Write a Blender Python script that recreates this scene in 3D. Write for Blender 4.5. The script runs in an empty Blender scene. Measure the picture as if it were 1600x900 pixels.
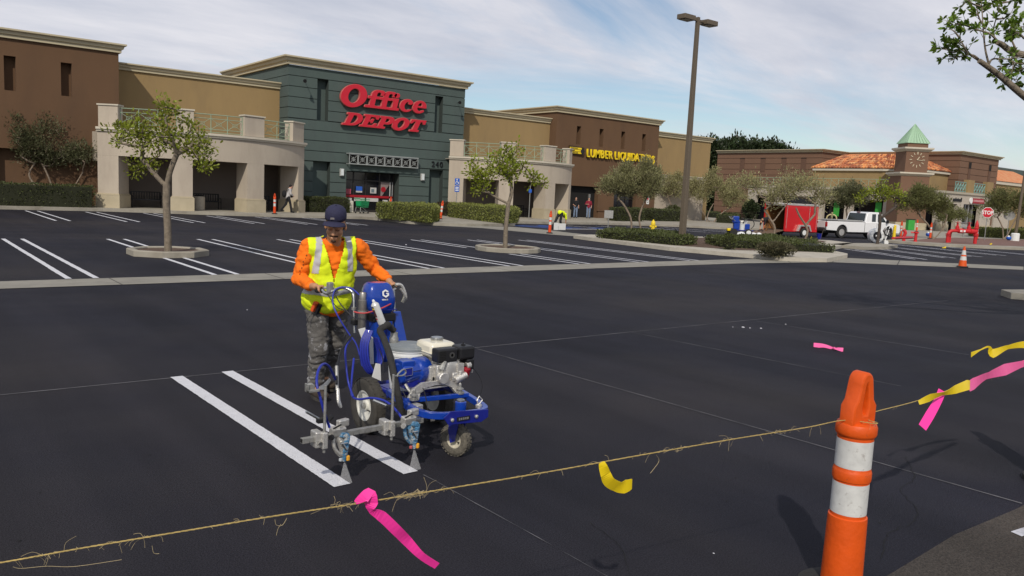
import bpy, math, random
import numpy as np
from mathutils import Vector, Matrix, noise as mnoise
R = math.radians
random.seed(7); np.random.seed(7)
sc = bpy.context.scene
COL = sc.collection

# ---------------- camera ----------------
cam_d = bpy.data.cameras.new('camera')
cam = bpy.data.objects.new('camera', cam_d); COL.objects.link(cam); sc.camera = cam
cam_d.sensor_width = 36.0; cam_d.lens = 1250.0/1600.0*36.0
cam_d.clip_start = 0.05; cam_d.clip_end = 3000
def set_cam(h, yaw, pitch, roll):
    y, p, r = R(yaw), R(pitch), R(roll)
    fw = Vector((math.sin(y)*math.cos(p), math.cos(y)*math.cos(p), -math.sin(p)))
    rt0 = Vector((math.cos(y), -math.sin(y), 0)); up0 = rt0.cross(fw)
    rt = rt0*math.cos(r) + up0*math.sin(r); up = -rt0*math.sin(r) + up0*math.cos(r)
    m = Matrix((rt, up, -fw)).transposed().to_4x4(); m.translation = (0, 0, h)
    cam.matrix_world = m
set_cam(1.95, 38.3, 6.7448, 2.75)

# ---------------- sky and sun ----------------
SUN_AZ, SUN_EL = 225.0, 41.0
w = bpy.data.worlds.new('World'); sc.world = w; w.use_nodes = True
nt = w.node_tree; N = nt.nodes; L = nt.links; N.clear()
def wn(t, **k):
    n = N.new(t)
    for a, b in k.items(): setattr(n, a, b)
    return n
sky = wn('ShaderNodeTexSky', sky_type='NISHITA'); sky.sun_disc = False
sky.sun_elevation = R(SUN_EL); sky.sun_rotation = R(SUN_AZ); sky.air_density = 1.0; sky.dust_density = 0.35; sky.ozone_density = 1.4
tc = wn('ShaderNodeTexCoord'); sep = wn('ShaderNodeSeparateXYZ'); L.new(tc.outputs['Generated'], sep.inputs[0])
zz = wn('ShaderNodeMath', operation='MAXIMUM'); zz.inputs[1].default_value = 0.0; L.new(sep.outputs[2], zz.inputs[0])
za = wn('ShaderNodeMath', operation='ADD'); za.inputs[1].default_value = 0.16; L.new(zz.outputs[0], za.inputs[0])
dx = wn('ShaderNodeMath', operation='DIVIDE'); L.new(sep.outputs[0], dx.inputs[0]); L.new(za.outputs[0], dx.inputs[1])
dy = wn('ShaderNodeMath', operation='DIVIDE'); L.new(sep.outputs[1], dy.inputs[0]); L.new(za.outputs[0], dy.inputs[1])
cmb = wn('ShaderNodeCombineXYZ'); L.new(dx.outputs[0], cmb.inputs[0]); L.new(dy.outputs[0], cmb.inputs[1])
mp = wn('ShaderNodeMapping'); mp.inputs['Rotation'].default_value = (0, 0, R(38)); mp.inputs['Scale'].default_value = (0.46, 1.05, 1); mp.inputs['Location'].default_value = (3.4, 1.2, 0)
L.new(cmb.outputs[0], mp.inputs[0])
n1 = wn('ShaderNodeTexNoise'); n1.inputs['Scale'].default_value = 0.85; n1.inputs['Detail'].default_value = 9; n1.inputs['Roughness'].default_value = 0.62; n1.inputs['Distortion'].default_value = 0.7
L.new(mp.outputs[0], n1.inputs['Vector'])
cr = wn('ShaderNodeValToRGB'); cr.color_ramp.elements[0].position = 0.33; cr.color_ramp.elements[0].color = (0, 0, 0, 1); cr.color_ramp.elements[1].position = 0.57; cr.color_ramp.elements[1].color = (1, 1, 1, 1)
L.new(n1.outputs['Fac'], cr.inputs[0])
n2 = wn('ShaderNodeTexNoise'); n2.inputs['Scale'].default_value = 1.9; n2.inputs['Detail'].default_value = 6; n2.inputs['Roughness'].default_value = 0.6
L.new(mp.outputs[0], n2.inputs['Vector'])
crc = wn('ShaderNodeValToRGB'); crc.color_ramp.elements[0].position = 0.3; crc.color_ramp.elements[0].color = (5.6, 5.9, 6.9, 1); crc.color_ramp.elements[1].position = 0.7; crc.color_ramp.elements[1].color = (8.9, 8.7, 9.1, 1)
L.new(n2.outputs['Fac'], crc.inputs[0])
mu = wn('ShaderNodeMath', operation='MULTIPLY'); mu.inputs[1].default_value = 0.92; L.new(cr.outputs[0], mu.inputs[0])
mx = wn('ShaderNodeMix', data_type='RGBA'); L.new(mu.outputs[0], mx.inputs[0]); L.new(sky.outputs[0], mx.inputs[6]); L.new(crc.outputs[0], mx.inputs[7])
bg = wn('ShaderNodeBackground'); bg.inputs[1].default_value = 0.095; L.new(mx.outputs[2], bg.inputs[0])
wo = wn('ShaderNodeOutputWorld'); L.new(bg.outputs[0], wo.inputs[0])

sd = bpy.data.lights.new('sun', 'SUN'); sd.energy = 3.1; sd.angle = R(1.0); sd.color = (1.0, 0.93, 0.82)
sun = bpy.data.objects.new('sun', sd); COL.objects.link(sun); sun.location = (-20, -20, 30)
_t = Vector((-math.sin(R(SUN_AZ))*math.cos(R(SUN_EL)), -math.cos(R(SUN_AZ))*math.cos(R(SUN_EL)), -math.sin(R(SUN_EL))))
sun.rotation_euler = _t.to_track_quat('-Z', 'Y').to_euler()
sc.view_settings.view_transform = 'Standard'; sc.view_settings.look = 'None'; sc.view_settings.exposure = 0.0; sc.view_settings.gamma = 1.0

# ---------------- materials ----------------
MATS = {}
def mat(name, col, rough=0.7, metal=0.0, var=0.12, scale=6.0, bump=0.0, bscale=60.0, spec=0.4, trans=0.0, alpha=1.0, stretch=(1, 1, 1), col2=None, thr=None, isl=0.0, coat=0.0, sheen=0.0):
    """plain surface: colour that wanders a little (var), optional second colour in patches (col2, thr), optional grain (bump)"""
    if name in MATS: return MATS[name]
    m = bpy.data.materials.new(name); m.use_nodes = True; t = m.node_tree; n = t.nodes; l = t.links
    b = n['Principled BSDF']; b.inputs['Roughness'].default_value = rough; b.inputs['Metallic'].default_value = metal
    b.inputs['Specular IOR Level'].default_value = spec; b.inputs['Transmission Weight'].default_value = trans; b.inputs['Alpha'].default_value = alpha
    b.inputs['Coat Weight'].default_value = coat
    tc = n.new('ShaderNodeTexCoord'); mp = n.new('ShaderNodeMapping'); mp.inputs['Scale'].default_value = stretch; l.new(tc.outputs['Object'], mp.inputs[0])
    c = tuple(col)+(1,)
    nz = n.new('ShaderNodeTexNoise'); nz.inputs['Scale'].default_value = scale; nz.inputs['Detail'].default_value = 5; nz.inputs['Roughness'].default_value = 0.6; l.new(mp.outputs[0], nz.inputs['Vector'])
    r = n.new('ShaderNodeValToRGB'); r.color_ramp.elements[0].position = 0.25; r.color_ramp.elements[1].position = 0.75
    r.color_ramp.elements[0].color = tuple(x*(1-var) for x in col)+(1,); r.color_ramp.elements[1].color = tuple(min(1, x*(1+var)) for x in col)+(1,)
    l.new(nz.outputs['Fac'], r.inputs[0]); out = r.outputs[0]
    if col2 is not None:
        nb = n.new('ShaderNodeTexNoise'); nb.inputs['Scale'].default_value = thr[0]; nb.inputs['Detail'].default_value = 6; nb.inputs['Roughness'].default_value = 0.65; l.new(mp.outputs[0], nb.inputs['Vector'])
        rb = n.new('ShaderNodeValToRGB'); rb.color_ramp.elements[0].position = thr[1]; rb.color_ramp.elements[1].position = thr[2]; l.new(nb.outputs['Fac'], rb.inputs[0])
        mx = n.new('ShaderNodeMix'); mx.data_type = 'RGBA'; l.new(rb.outputs[0], mx.inputs[0]); l.new(out, mx.inputs[6]); mx.inputs[7].default_value = tuple(col2)+(1,); out = mx.outputs[2]
    if isl:
        g = n.new('ShaderNodeNewGeometry'); hs = n.new('ShaderNodeHueSaturation')
        mr = n.new('ShaderNodeMapRange'); mr.inputs[3].default_value = 1-isl; mr.inputs[4].default_value = 1+isl; l.new(g.outputs['Random Per Island'], mr.inputs[0]); l.new(mr.outputs[0], hs.inputs['Value'])
        mh = n.new('ShaderNodeMapRange'); mh.inputs[3].default_value = 0.485; mh.inputs[4].default_value = 0.515; l.new(g.outputs['Random Per Island'], mh.inputs[0]); l.new(mh.outputs[0], hs.inputs['Hue'])
        l.new(out, hs.inputs['Color']); out = hs.outputs[0]
    l.new(out, b.inputs['Base Color'])
    if bump:
        nb2 = n.new('ShaderNodeTexNoise'); nb2.inputs['Scale'].default_value = bscale; nb2.inputs['Detail'].default_value = 4; l.new(mp.outputs[0], nb2.inputs['Vector'])
        bp = n.new('ShaderNodeBump'); bp.inputs['Strength'].default_value = bump; bp.inputs['Distance'].default_value = 0.02; l.new(nb2.outputs['Fac'], bp.inputs['Height']); l.new(bp.outputs[0], b.inputs['Normal'])
    MATS[name] = m; return m

def leafmat(name, col, isl=0.35, rough=0.55, tr=0.34):
    m = mat(name, col, rough=rough, var=0.2, scale=2.0, isl=isl)
    t = m.node_tree; n = t.nodes; l = t.links; b = n['Principled BSDF']; o = n['Material Output']
    tb = n.new('ShaderNodeBsdfTranslucent'); l.new(b.inputs['Base Color'].links[0].from_socket, tb.inputs[0])
    ms = n.new('ShaderNodeMixShader'); ms.inputs[0].default_value = tr; l.new(b.outputs[0], ms.inputs[1]); l.new(tb.outputs[0], ms.inputs[2]); l.new(ms.outputs[0], o.inputs[0])
    return m

def asphalt_mat(name, col, dust, big=0.3):
    m = bpy.data.materials.new(name); m.use_nodes = True; t = m.node_tree; n = t.nodes; l = t.links
    b = n['Principled BSDF']; b.inputs['Specular IOR Level'].default_value = 0.14
    tc = n.new('ShaderNodeTexCoord')
    def nz(s, d=5, st=(1, 1, 1), rot=0):
        mp = n.new('ShaderNodeMapping'); mp.inputs['Scale'].default_value = st; mp.inputs['Rotation'].default_value = (0, 0, rot); l.new(tc.outputs['Object'], mp.inputs[0])
        x = n.new('ShaderNodeTexNoise'); x.inputs['Scale'].default_value = s; x.inputs['Detail'].default_value = d; x.inputs['Roughness'].default_value = 0.6; l.new(mp.outputs[0], x.inputs['Vector']); return x.outputs['Fac']
    def ramp(s, a, bb, c0, c1):
        r = n.new('ShaderNodeValToRGB'); r.color_ramp.elements[0].position = a; r.color_ramp.elements[1].position = bb
        r.color_ramp.elements[0].color = c0+(1,); r.color_ramp.elements[1].color = c1+(1,); l.new(s, r.inputs[0]); return r.outputs[0]
    dark = tuple(x*(1-big) for x in col); lite = tuple(x*(1+big) for x in col)
    base = ramp(nz(0.45, 4, (1, 0.28, 1), 0.5), 0.3, 0.7, dark, lite)
    d2 = ramp(nz(0.16, 4), 0.42, 0.68, (0, 0, 0), (1, 1, 1))
    mx = n.new('ShaderNodeMix'); mx.data_type = 'RGBA'; l.new(d2, mx.inputs[0]); l.new(base, mx.inputs[6]); mx.inputs[7].default_value = dust+(1,)
    fine = ramp(nz(110, 6), 0.34, 0.72, (0.5, 0.5, 0.5), (1.75, 1.72, 1.68))
    mm = n.new('ShaderNodeMix'); mm.data_type = 'RGBA'; mm.blend_type = 'MULTIPLY'; mm.inputs[0].default_value = 1.0; l.new(mx.outputs[2], mm.inputs[6]); l.new(fine, mm.inputs[7])
    stk = ramp(nz(1.6, 5, (1, .045, 1), .35), 0.35, 0.7, (0.84, 0.84, 0.84), (1.14, 1.13, 1.12)); m3 = n.new('ShaderNodeMix'); m3.data_type = 'RGBA'; m3.blend_type = 'MULTIPLY'; m3.inputs[0].default_value = 1.0; l.new(mm.outputs[2], m3.inputs[6]); l.new(stk, m3.inputs[7])
    l.new(m3.outputs[2], b.inputs['Base Color'])
    rr = n.new('ShaderNodeMapRange'); l.new(nz(0.7, 3), rr.inputs[0]); rr.inputs[3].default_value = 0.62; rr.inputs[4].default_value = 0.86; l.new(rr.outputs[0], b.inputs['Roughness'])
    bp = n.new('ShaderNodeBump'); bp.inputs['Strength'].default_value = 0.8; bp.inputs['Distance'].default_value = 0.006; l.new(nz(120, 4), bp.inputs['Height']); l.new(bp.outputs[0], b.inputs['Normal'])
    return m

ASPH = asphalt_mat('fresh_sealed_asphalt', (0.0150, 0.0152, 0.0225), (0.030, 0.0272, 0.0295))
OLDA = asphalt_mat('old_grey_asphalt', (0.050, 0.044, 0.039), (0.075, 0.064, 0.052), 0.2)
BLUEA = mat('blue_painted_asphalt', (0.01, 0.05, 0.22), 0.8, col2=(0.018, 0.02, 0.035), thr=(1.1, 0.48, 0.56))
CONC = mat('pale_concrete', (0.30, 0.275, 0.225), 0.85, var=0.16, scale=1.6, bump=0.25, bscale=40, col2=(0.21, 0.185, 0.145), thr=(0.9, 0.5, 0.75))
CONCW = mat('whitened_concrete', (0.42, 0.385, 0.32), 0.85, var=0.12, scale=2.5, bump=0.2, col2=(0.22, 0.19, 0.15), thr=(2.6, 0.55, 0.8))
GUT = mat('gutter_concrete', (0.245, 0.23, 0.195), 0.85, var=0.14, scale=1.2, bump=0.2, bscale=50, col2=(0.15, 0.14, 0.12), thr=(2.0, 0.5, 0.85))
BRICKP = mat('reddish_paving', (0.17, 0.095, 0.075), 0.85, var=0.2, scale=3)
PAINT = mat('white_road_paint', (0.62, 0.62, 0.65), 0.6, var=0.06, scale=8, bump=0.5, bscale=110, col2=(0.36, 0.36, 0.39), thr=(70.0, 0.56, 0.72))
PAINTW = mat('thin_white_road_paint', (0.55, 0.55, 0.59), 0.7, var=0.25, scale=5, col2=(0.12, 0.12, 0.14), thr=(3.5, 0.5, 0.72))
CHALK = mat('faint_chalk', (0.125, 0.122, 0.13), 0.9, var=0.5, scale=4, col2=(0.045, 0.045, 0.05), thr=(1.3, 0.46, 0.66))
MULCH = mat('bark_mulch', (0.10, 0.062, 0.042), 0.95, var=0.45, scale=30, bump=1.0, bscale=70)
BROWN = mat('brown_stucco', (0.120, 0.066, 0.034), 0.92, var=0.07, scale=0.5, bump=0.25, bscale=55, stretch=(1,1,.35), col2=(0.098,0.055,0.030), thr=(.9,.45,.8))
BROWN2 = mat('far_brown_stucco', (0.165, 0.092, 0.058), 0.92, var=0.05, scale=0.5, bump=0.2)
TAN = mat('tan_stucco', (0.285, 0.195, 0.088), 0.92, var=0.06, scale=0.4, bump=0.25, bscale=55, stretch=(1,1,.35), col2=(0.24,0.165,0.08), thr=(.9,.45,.8))
CREAM = mat('grey_cream_stucco', (0.43, 0.37, 0.295), 0.92, var=0.05, scale=0.5, bump=0.2, bscale=55, stretch=(1,1,.3), col2=(0.34,0.285,0.23), thr=(1.1,.45,.8))
CORN = mat('cream_cornice_paint', (0.46, 0.40, 0.27), 0.85, var=0.06, scale=1)
CORNW = mat('pale_ledge_paint', (0.52, 0.47, 0.38), 0.85, var=0.06, scale=1)
PLIN = mat('plinth_paint', (0.42, 0.36, 0.25), 0.9, var=0.12, scale=1.2, bump=0.2)
GREEN = mat('grey_green_stucco', (0.069, 0.095, 0.087), 0.9, var=0.06, scale=0.6, bump=0.22, bscale=55, stretch=(1,1,.3), col2=(0.062,0.079,0.076), thr=(1.0,.45,.8))
GREEND = mat('groove_green', (0.035, 0.046, 0.042), 0.9)
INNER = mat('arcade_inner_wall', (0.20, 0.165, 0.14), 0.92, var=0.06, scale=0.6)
RAIL = mat('pale_green_rail_paint', (0.26, 0.34, 0.24), 0.6, var=0.1)
SIGNR = mat('red_sign_face', (0.52, 0.006, 0.022), 0.35, var=0.04, coat=0.2)
SIGNE = mat('red_sign_return', (0.42, 0.10, 0.09), 0.5)
SIGNY = mat('yellow_sign_face', (0.80, 0.58, 0.012), 0.4, var=0.03)
BLK = mat('black_plastic', (0.012, 0.012, 0.014), 0.45)
RUB = mat('black_rubber', (0.022, 0.021, 0.02), 0.85, var=0.3, scale=20, bump=0.3)
RUBD = mat('dusty_rubber', (0.045, 0.041, 0.035), 0.9, var=0.35, scale=14, bump=0.3)
STEEL = mat('bare_steel', (0.52, 0.52, 0.50), 0.35, 1.0, var=0.15, scale=25)
GALV = mat('galvanised_steel', (0.36, 0.355, 0.335), 0.5, 0.7, var=0.25, scale=18, bump=0.15)
ALU = mat('cast_aluminium', (0.62, 0.60, 0.56), 0.42, 0.75, var=0.2, scale=22, bump=0.3, bscale=120)
GLASSD = mat('dark_shop_glass', (0.008, 0.008, 0.011), 0.08, spec=0.6)
DARKIN = mat('dark_interior', (0.008, 0.0075, 0.007), 0.9)
FRAMEB = mat('dark_bronze_frame', (0.02, 0.017, 0.015), 0.5)
WHT = mat('white_gloss_paint', (0.72, 0.72, 0.70), 0.35, var=0.04, coat=0.3)
TRUCKW = mat('white_car_paint', (0.74, 0.74, 0.74), 0.25, var=0.02, coat=0.5)
REDP = mat('red_trailer_paint', (0.52, 0.008, 0.012), 0.35, var=0.08, scale=1.5, coat=0.3)
REDH = mat('red_hydrant_paint', (0.50, 0.018, 0.022), 0.45, var=0.15, scale=6)
BLUEM = mat('blue_machine_paint', (0.005, 0.04, 0.30), 0.28, var=0.12, scale=14, coat=0.5, col2=(.10,.13,.24), thr=(34,.66,.70))
BLUED = mat('deep_blue_enamel', (0.010, 0.016, 0.20), 0.35, var=0.2, scale=16, coat=0.3, col2=(.12,.13,.20), thr=(30,.64,.69))
BLUEH = mat('blue_hose', (0.018, 0.03, 0.30), 0.4, var=0.1)
BLUEG = mat('blue_paint_crust', (0.06, 0.18, 0.32), 0.55, var=0.4, scale=40, bump=0.6, bscale=90, col2=(0.4, 0.42, 0.42), thr=(28, 0.5, 0.62))
CREAMT = mat('cream_fuel_tank', (0.68, 0.64, 0.52), 0.3, var=0.04, coat=0.3)
LIDG = mat('grey_bucket_lid', (0.20, 0.22, 0.23), 0.6, var=0.12, col2=(0.32, 0.33, 0.33), thr=(14, 0.55, 0.7))
BUCK = mat('white_bucket_plastic', (0.66, 0.67, 0.66), 0.45, var=0.06, col2=(.38,.39,.40), thr=(16,.6,.72))
ORANGE = mat('orange_delineator', (0.64, 0.080, 0.004), 0.5, var=0.12, scale=9, bump=0.15, bscale=30, col2=(.40,.07,.02), thr=(26,.66,.74))
ORANGER = mat('red_orange_delineator', (0.62, 0.06, 0.006), 0.45, var=0.1)
REFL = mat('reflective_white_band', (0.55, 0.55, 0.53), 0.5, var=0.12, scale=22, col2=(0.36, 0.34, 0.32), thr=(30, 0.6, 0.72))
YEL = mat('yellow_enamel', (0.72, 0.52, 0.02), 0.5)
BARK = mat('grey_tree_bark', (0.19, 0.155, 0.115), 0.95, var=0.35, scale=14, bump=0.8, bscale=40)
BARKD = mat('dark_tree_bark', (0.07, 0.055, 0.045), 0.95, var=0.3, scale=12, bump=0.6)
BARKO = mat('olive_bark', (0.22, 0.17, 0.125), 0.95, var=0.3, scale=12, bump=0.6)
LEAFL = leafmat('yellow_green_leaves', (0.215, 0.25, 0.02))
LEAFN = leafmat('fresh_green_leaves', (0.20, 0.225, 0.02), 0.45)
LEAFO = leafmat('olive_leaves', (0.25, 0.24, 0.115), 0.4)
LEAFOD = leafmat('dark_olive_leaves', (0.115, 0.118, 0.055), 0.4)  # darker olive leaf colour
LEAFOS = leafmat('silver_olive_leaves', (0.30, 0.28, 0.135), 0.35)
LEAFD = leafmat('dark_evergreen_leaves', (0.028, 0.042, 0.014), 0.5, tr=0.1)
LEAFH = leafmat('dark_hedge_leaves', (0.055, 0.065, 0.018), 0.5, tr=0.12)
LEAFHY = leafmat('light_hedge_leaves', (0.21, 0.225, 0.055), 0.35)
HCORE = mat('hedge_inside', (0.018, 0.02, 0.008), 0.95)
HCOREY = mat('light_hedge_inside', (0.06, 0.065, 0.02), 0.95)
POLE = mat('bronze_lamp_pole', (0.115, 0.09, 0.062), 0.6, var=0.06)
TILE = mat('clay_roof_tile', (0.50, 0.17, 0.07), 0.85, isl=0.5, var=0.1, col2=(0.52,0.25,0.12), thr=(1.6,.48,.56))
COPPER = mat('green_copper_roof', (0.30, 0.46, 0.31), 0.6, var=0.08, scale=1)

# ---------------- mesh helpers ----------------
class M:
    """collects shapes, links them as one mesh object"""
    def __init__(s): s.v = []; s.f = []
    def add(s, v, f):
        o = len(s.v); s.v += [tuple(p) for p in v]; s.f += [tuple(i+o for i in q) for q in f]; return s
    def box(s, x0, x1, y0, y1, z0, z1):
        return s.add([(x0,y0,z0),(x1,y0,z0),(x1,y1,z0),(x0,y1,z0),(x0,y0,z1),(x1,y0,z1),(x1,y1,z1),(x0,y1,z1)],
                     [(0,3,2,1),(4,5,6,7),(0,1,5,4),(1,2,6,5),(2,3,7,6),(3,0,4,7)])
    def obox(s, c, sz, rz=0.0, rx=0.0, ry=0.0):
        m = Matrix.Translation(c) @ Matrix.Rotation(rz, 4, 'Z') @ Matrix.Rotation(ry, 4, 'Y') @ Matrix.Rotation(rx, 4, 'X')
        h = [x/2 for x in sz]; vs = [m @ Vector((a*h[0], b*h[1], c2*h[2])) for c2 in (-1,1) for b in (-1,1) for a in (-1,1)]
        return s.add(vs, [(0,2,3,1),(4,5,7,6),(0,1,5,4),(1,3,7,5),(3,2,6,7),(2,0,4,6)])
    def tube(s, pts, r, n=8, cap=True, flat=None):
        pts = [Vector(p) for p in pts]; k = len(pts); rs = r if hasattr(r, '__len__') else [r]*k
        prev = None; vs = []
        for i, p in enumerate(pts):
            t = (pts[min(i+1, k-1)] - pts[max(i-1, 0)])
            t = t.normalized() if t.length > 1e-9 else Vector((0, 0, 1))
            if prev is None:
                a = Vector((0, 0, 1)) if abs(t.z) < 0.9 else Vector((1, 0, 0)); u = t.cross(a).normalized()
            else: u = (prev - t*prev.dot(t)).normalized()
            prev = u; q = t.cross(u)
            for j in range(n):
                an = 2*math.pi*j/n; vs.append(p + (u*math.cos(an) + q*math.sin(an))*rs[i])
        fs = [(i*n+j, i*n+(j+1) % n, (i+1)*n+(j+1) % n, (i+1)*n+j) for i in range(k-1) for j in range(n)]
        if cap: fs += [tuple(range(n))[::-1], tuple((k-1)*n+j for j in range(n))]
        return s.add(vs, fs)
    def curve(s, pts, r, n=8, sub=4):
        return s.tube(spline(pts, sub), r, n)
    def lathe(s, prof, n=20, c=(0,0,0), ax=None, cap=True):
        """prof = [(radius, height)], axis +Z or ax"""
        m = Matrix.Translation(c)
        if ax is not None: m = m @ Vector(ax).to_track_quat('Z', 'Y').to_matrix().to_4x4()
        vs = [m @ Vector((a*math.cos(2*math.pi*j/n), a*math.sin(2*math.pi*j/n), z)) for a, z in prof for j in range(n)]; k = len(prof)
        fs = [(i*n+j, i*n+(j+1) % n, (i+1)*n+(j+1) % n, (i+1)*n+j) for i in range(k-1) for j in range(n)]
        if cap: fs += [tuple(range(n))[::-1], tuple((k-1)*n+j for j in range(n))]
        return s.add(vs, fs)
    def prism(s, poly, z0, z1):
        n = len(poly); vs = [(x, y, z0) for x, y in poly] + [(x, y, z1) for x, y in poly]
        ar = sum(poly[i][0]*poly[(i+1) % n][1]-poly[(i+1) % n][0]*poly[i][1] for i in range(n))
        fs = [tuple(range(n))[::-1], tuple(range(n, 2*n))] + [(i, (i+1) % n, n+(i+1) % n, n+i) for i in range(n)]
        if ar < 0: fs = [q[::-1] for q in fs]
        return s.add(vs, fs)
    def extr(s, poly, fn, d0, d1):
        """poly in a plane (a,b), fn(a,b,d) -> xyz"""
        n = len(poly); vs = [fn(a, b, d0) for a, b in poly] + [fn(a, b, d1) for a, b in poly]
        return s.add(vs, [tuple(range(n))[::-1], tuple(range(n, 2*n))] + [(i, (i+1) % n, n+(i+1) % n, n+i) for i in range(n)])
    def sheet(s, poly, z):
        n = len(poly); ar = sum(poly[i][0]*poly[(i+1) % n][1]-poly[(i+1) % n][0]*poly[i][1] for i in range(n))
        return s.add([(x, y, z) for x, y in poly], [tuple(range(n)) if ar > 0 else tuple(range(n))[::-1]])
    def ball(s, c, r, n=12, k=8):
        r = r if hasattr(r, '__len__') else (r, r, r)
        vs = []; fs = []
        for i in range(1, k):
            a = math.pi*i/k
            for j in range(n):
                b = 2*math.pi*j/n; vs.append((c[0]+r[0]*math.sin(a)*math.cos(b), c[1]+r[1]*math.sin(a)*math.sin(b), c[2]+r[2]*math.cos(a)))
        t = len(vs); vs += [(c[0], c[1], c[2]+r[2]), (c[0], c[1], c[2]-r[2])]
        for i in range(k-2):
            for j in range(n): fs.append((i*n+j, (i+1)*n+j, (i+1)*n+(j+1) % n, i*n+(j+1) % n))
        for j in range(n): fs.append((t, j, (j+1) % n)); fs.append((t+1, (k-2)*n+(j+1) % n, (k-2)*n+j))
        return s.add(vs, fs)
    def sweep(s, path, prof, closed=False):
        """path: plan points; prof: closed outline [(out, z)], out is to the right of the walking direction; mitred"""
        P = [Vector(p) for p in path]; k = len(P); vs = []; n = len(prof)
        for i in range(k):
            d0 = (P[i]-P[i-1]).normalized() if (i > 0 or closed) else None
            d1 = (P[(i+1) % k]-P[i]).normalized() if (i < k-1 or closed) else None
            d0 = d0 or d1; d1 = d1 or d0
            n0 = Vector((d0.y, -d0.x)); n1 = Vector((d1.y, -d1.x)); b = (n0+n1).normalized(); sc_ = 1/max(0.3, b.dot(n0))
            for o, z in prof: q = P[i] + b*o*sc_; vs.append((q.x, q.y, z))
        kk = k if closed else k-1
        fs = [(i*n+j, ((i+1) % k)*n+j, ((i+1) % k)*n+(j+1) % n, i*n+(j+1) % n) for i in range(kk) for j in range(n)]
        if not closed: fs += [tuple(range(n)), tuple((k-1)*n+j for j in range(n))[::-1]]
        return s.add(vs, fs)
    def build(s, name, material, parent=None, world=False, bevel=0.0, smooth=False, **tags):
        me = bpy.data.meshes.new(name); me.from_pydata(s.v, [], s.f); me.validate(); me.update()
        return obj(name, me, material, parent, world, bevel, smooth, **tags)

def obj(name, me, material, parent=None, world=False, bevel=0.0, smooth=False, **tags):
    o = bpy.data.objects.new(name, me); COL.objects.link(o)
    if material is not None and not me.materials:
        for x in (material if isinstance(material, (list, tuple)) else [material]): me.materials.append(x)
    if smooth:
        me.polygons.foreach_set('use_smooth', [True]*len(me.polygons))
        try: me.set_sharp_from_angle(angle=R(38 if smooth is True else smooth))
        except Exception: pass
    if bevel:
        b = o.modifiers.new('bevel', 'BEVEL'); b.width = bevel; b.segments = 2; b.limit_method = 'ANGLE'; b.angle_limit = R(40); b.harden_normals = False
    if parent is not None:
        o.parent = parent
        if world: o.matrix_parent_inverse = (Matrix.Translation(parent.location) @ parent.rotation_euler.to_matrix().to_4x4()).inverted()
    for k, v in tags.items(): o[k] = v
    return o

def thing(name, label, cat, loc=(0,0,0), rz=0.0, group=None):
    o = bpy.data.objects.new(name, None); COL.objects.link(o); o.empty_display_size = 0.2
    o.location = loc; o.rotation_euler = (0, 0, rz); o['label'] = label; o['category'] = cat
    if group: o['group'] = group
    return o
def children(o): return [c for c in bpy.data.objects if c.parent == o]
def dup(src, loc, rz=None, label=None, tree=None, rx=0.0, ry=0.0, scale=None):
    """copy of a thing with its parts and sub-parts; tree = cached list"""
    def rec(o, par):
        c = o.copy(); COL.objects.link(c)
        if par is not None: c.parent = par
        for ch in KIDS.get(o.name, []): rec(ch, c)
        return c
    r = rec(src, None); r.location = loc
    r.rotation_euler = (rx, ry, src.rotation_euler.z if rz is None else rz)
    if scale: r.scale = scale if hasattr(scale, '__len__') else (scale,)*3
    if label: r['label'] = label
    return r
KIDS = {}
def cache(o):
    ks = children(o)
    if ks:
        KIDS[o.name] = ks
        for c in ks: cache(c)
    return o

def spline(pts, sub=4):
    P = [Vector(p) for p in pts]; out = []
    for i in range(len(P)-1):
        p0 = P[max(i-1, 0)]; p1 = P[i]; p2 = P[i+1]; p3 = P[min(i+2, len(P)-1)]
        for k in range(sub):
            t = k/sub; out.append(0.5*((2*p1) + (p2-p0)*t + (2*p0-5*p1+4*p2-p3)*t*t + (3*p1-p0-3*p2+p3)*t**3))
    out.append(P[-1]); return out

def wall_rects(a0, a1, z0, z1, ops):
    """rectangles that fill a0..a1 x z0..z1 around the openings [(a,b,z,z)]"""
    zs = sorted({z0, z1, *[min(max(z, z0), z1) for o in ops for z in o[2:]]}); out = []
    for za, zb in zip(zs, zs[1:]):
        if zb-za < 1e-4: continue
        cuts = sorted([(o[0], o[1]) for o in ops if o[2] < zb-1e-4 and o[3] > za+1e-4]); x = a0
        for c0, c1 in cuts:
            if c0 > x: out.append((x, min(c0, a1), za, zb))
            x = max(x, c1)
        if x < a1: out.append((x, a1, za, zb))
    return out
def text_mesh(txt, size, ext, bold=0.0, shear=0.0, spacing=1.0, xs=1.0):
    c = bpy.data.curves.new('lettering', 'FONT'); c.body = txt; c.size = size; c.extrude = ext; c.offset = bold; c.shear = shear; c.space_character = spacing; c.resolution_u = 3
    o = bpy.data.objects.new('lettering', c); COL.objects.link(o); bpy.context.view_layer.update()
    me = bpy.data.meshes.new_from_object(o.evaluated_get(bpy.context.evaluated_depsgraph_get())); bpy.data.objects.remove(o); bpy.data.curves.remove(c)
    if xs != 1.0: me.transform(Matrix.Scale(xs, 4, (1, 0, 0)))
    return me

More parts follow.
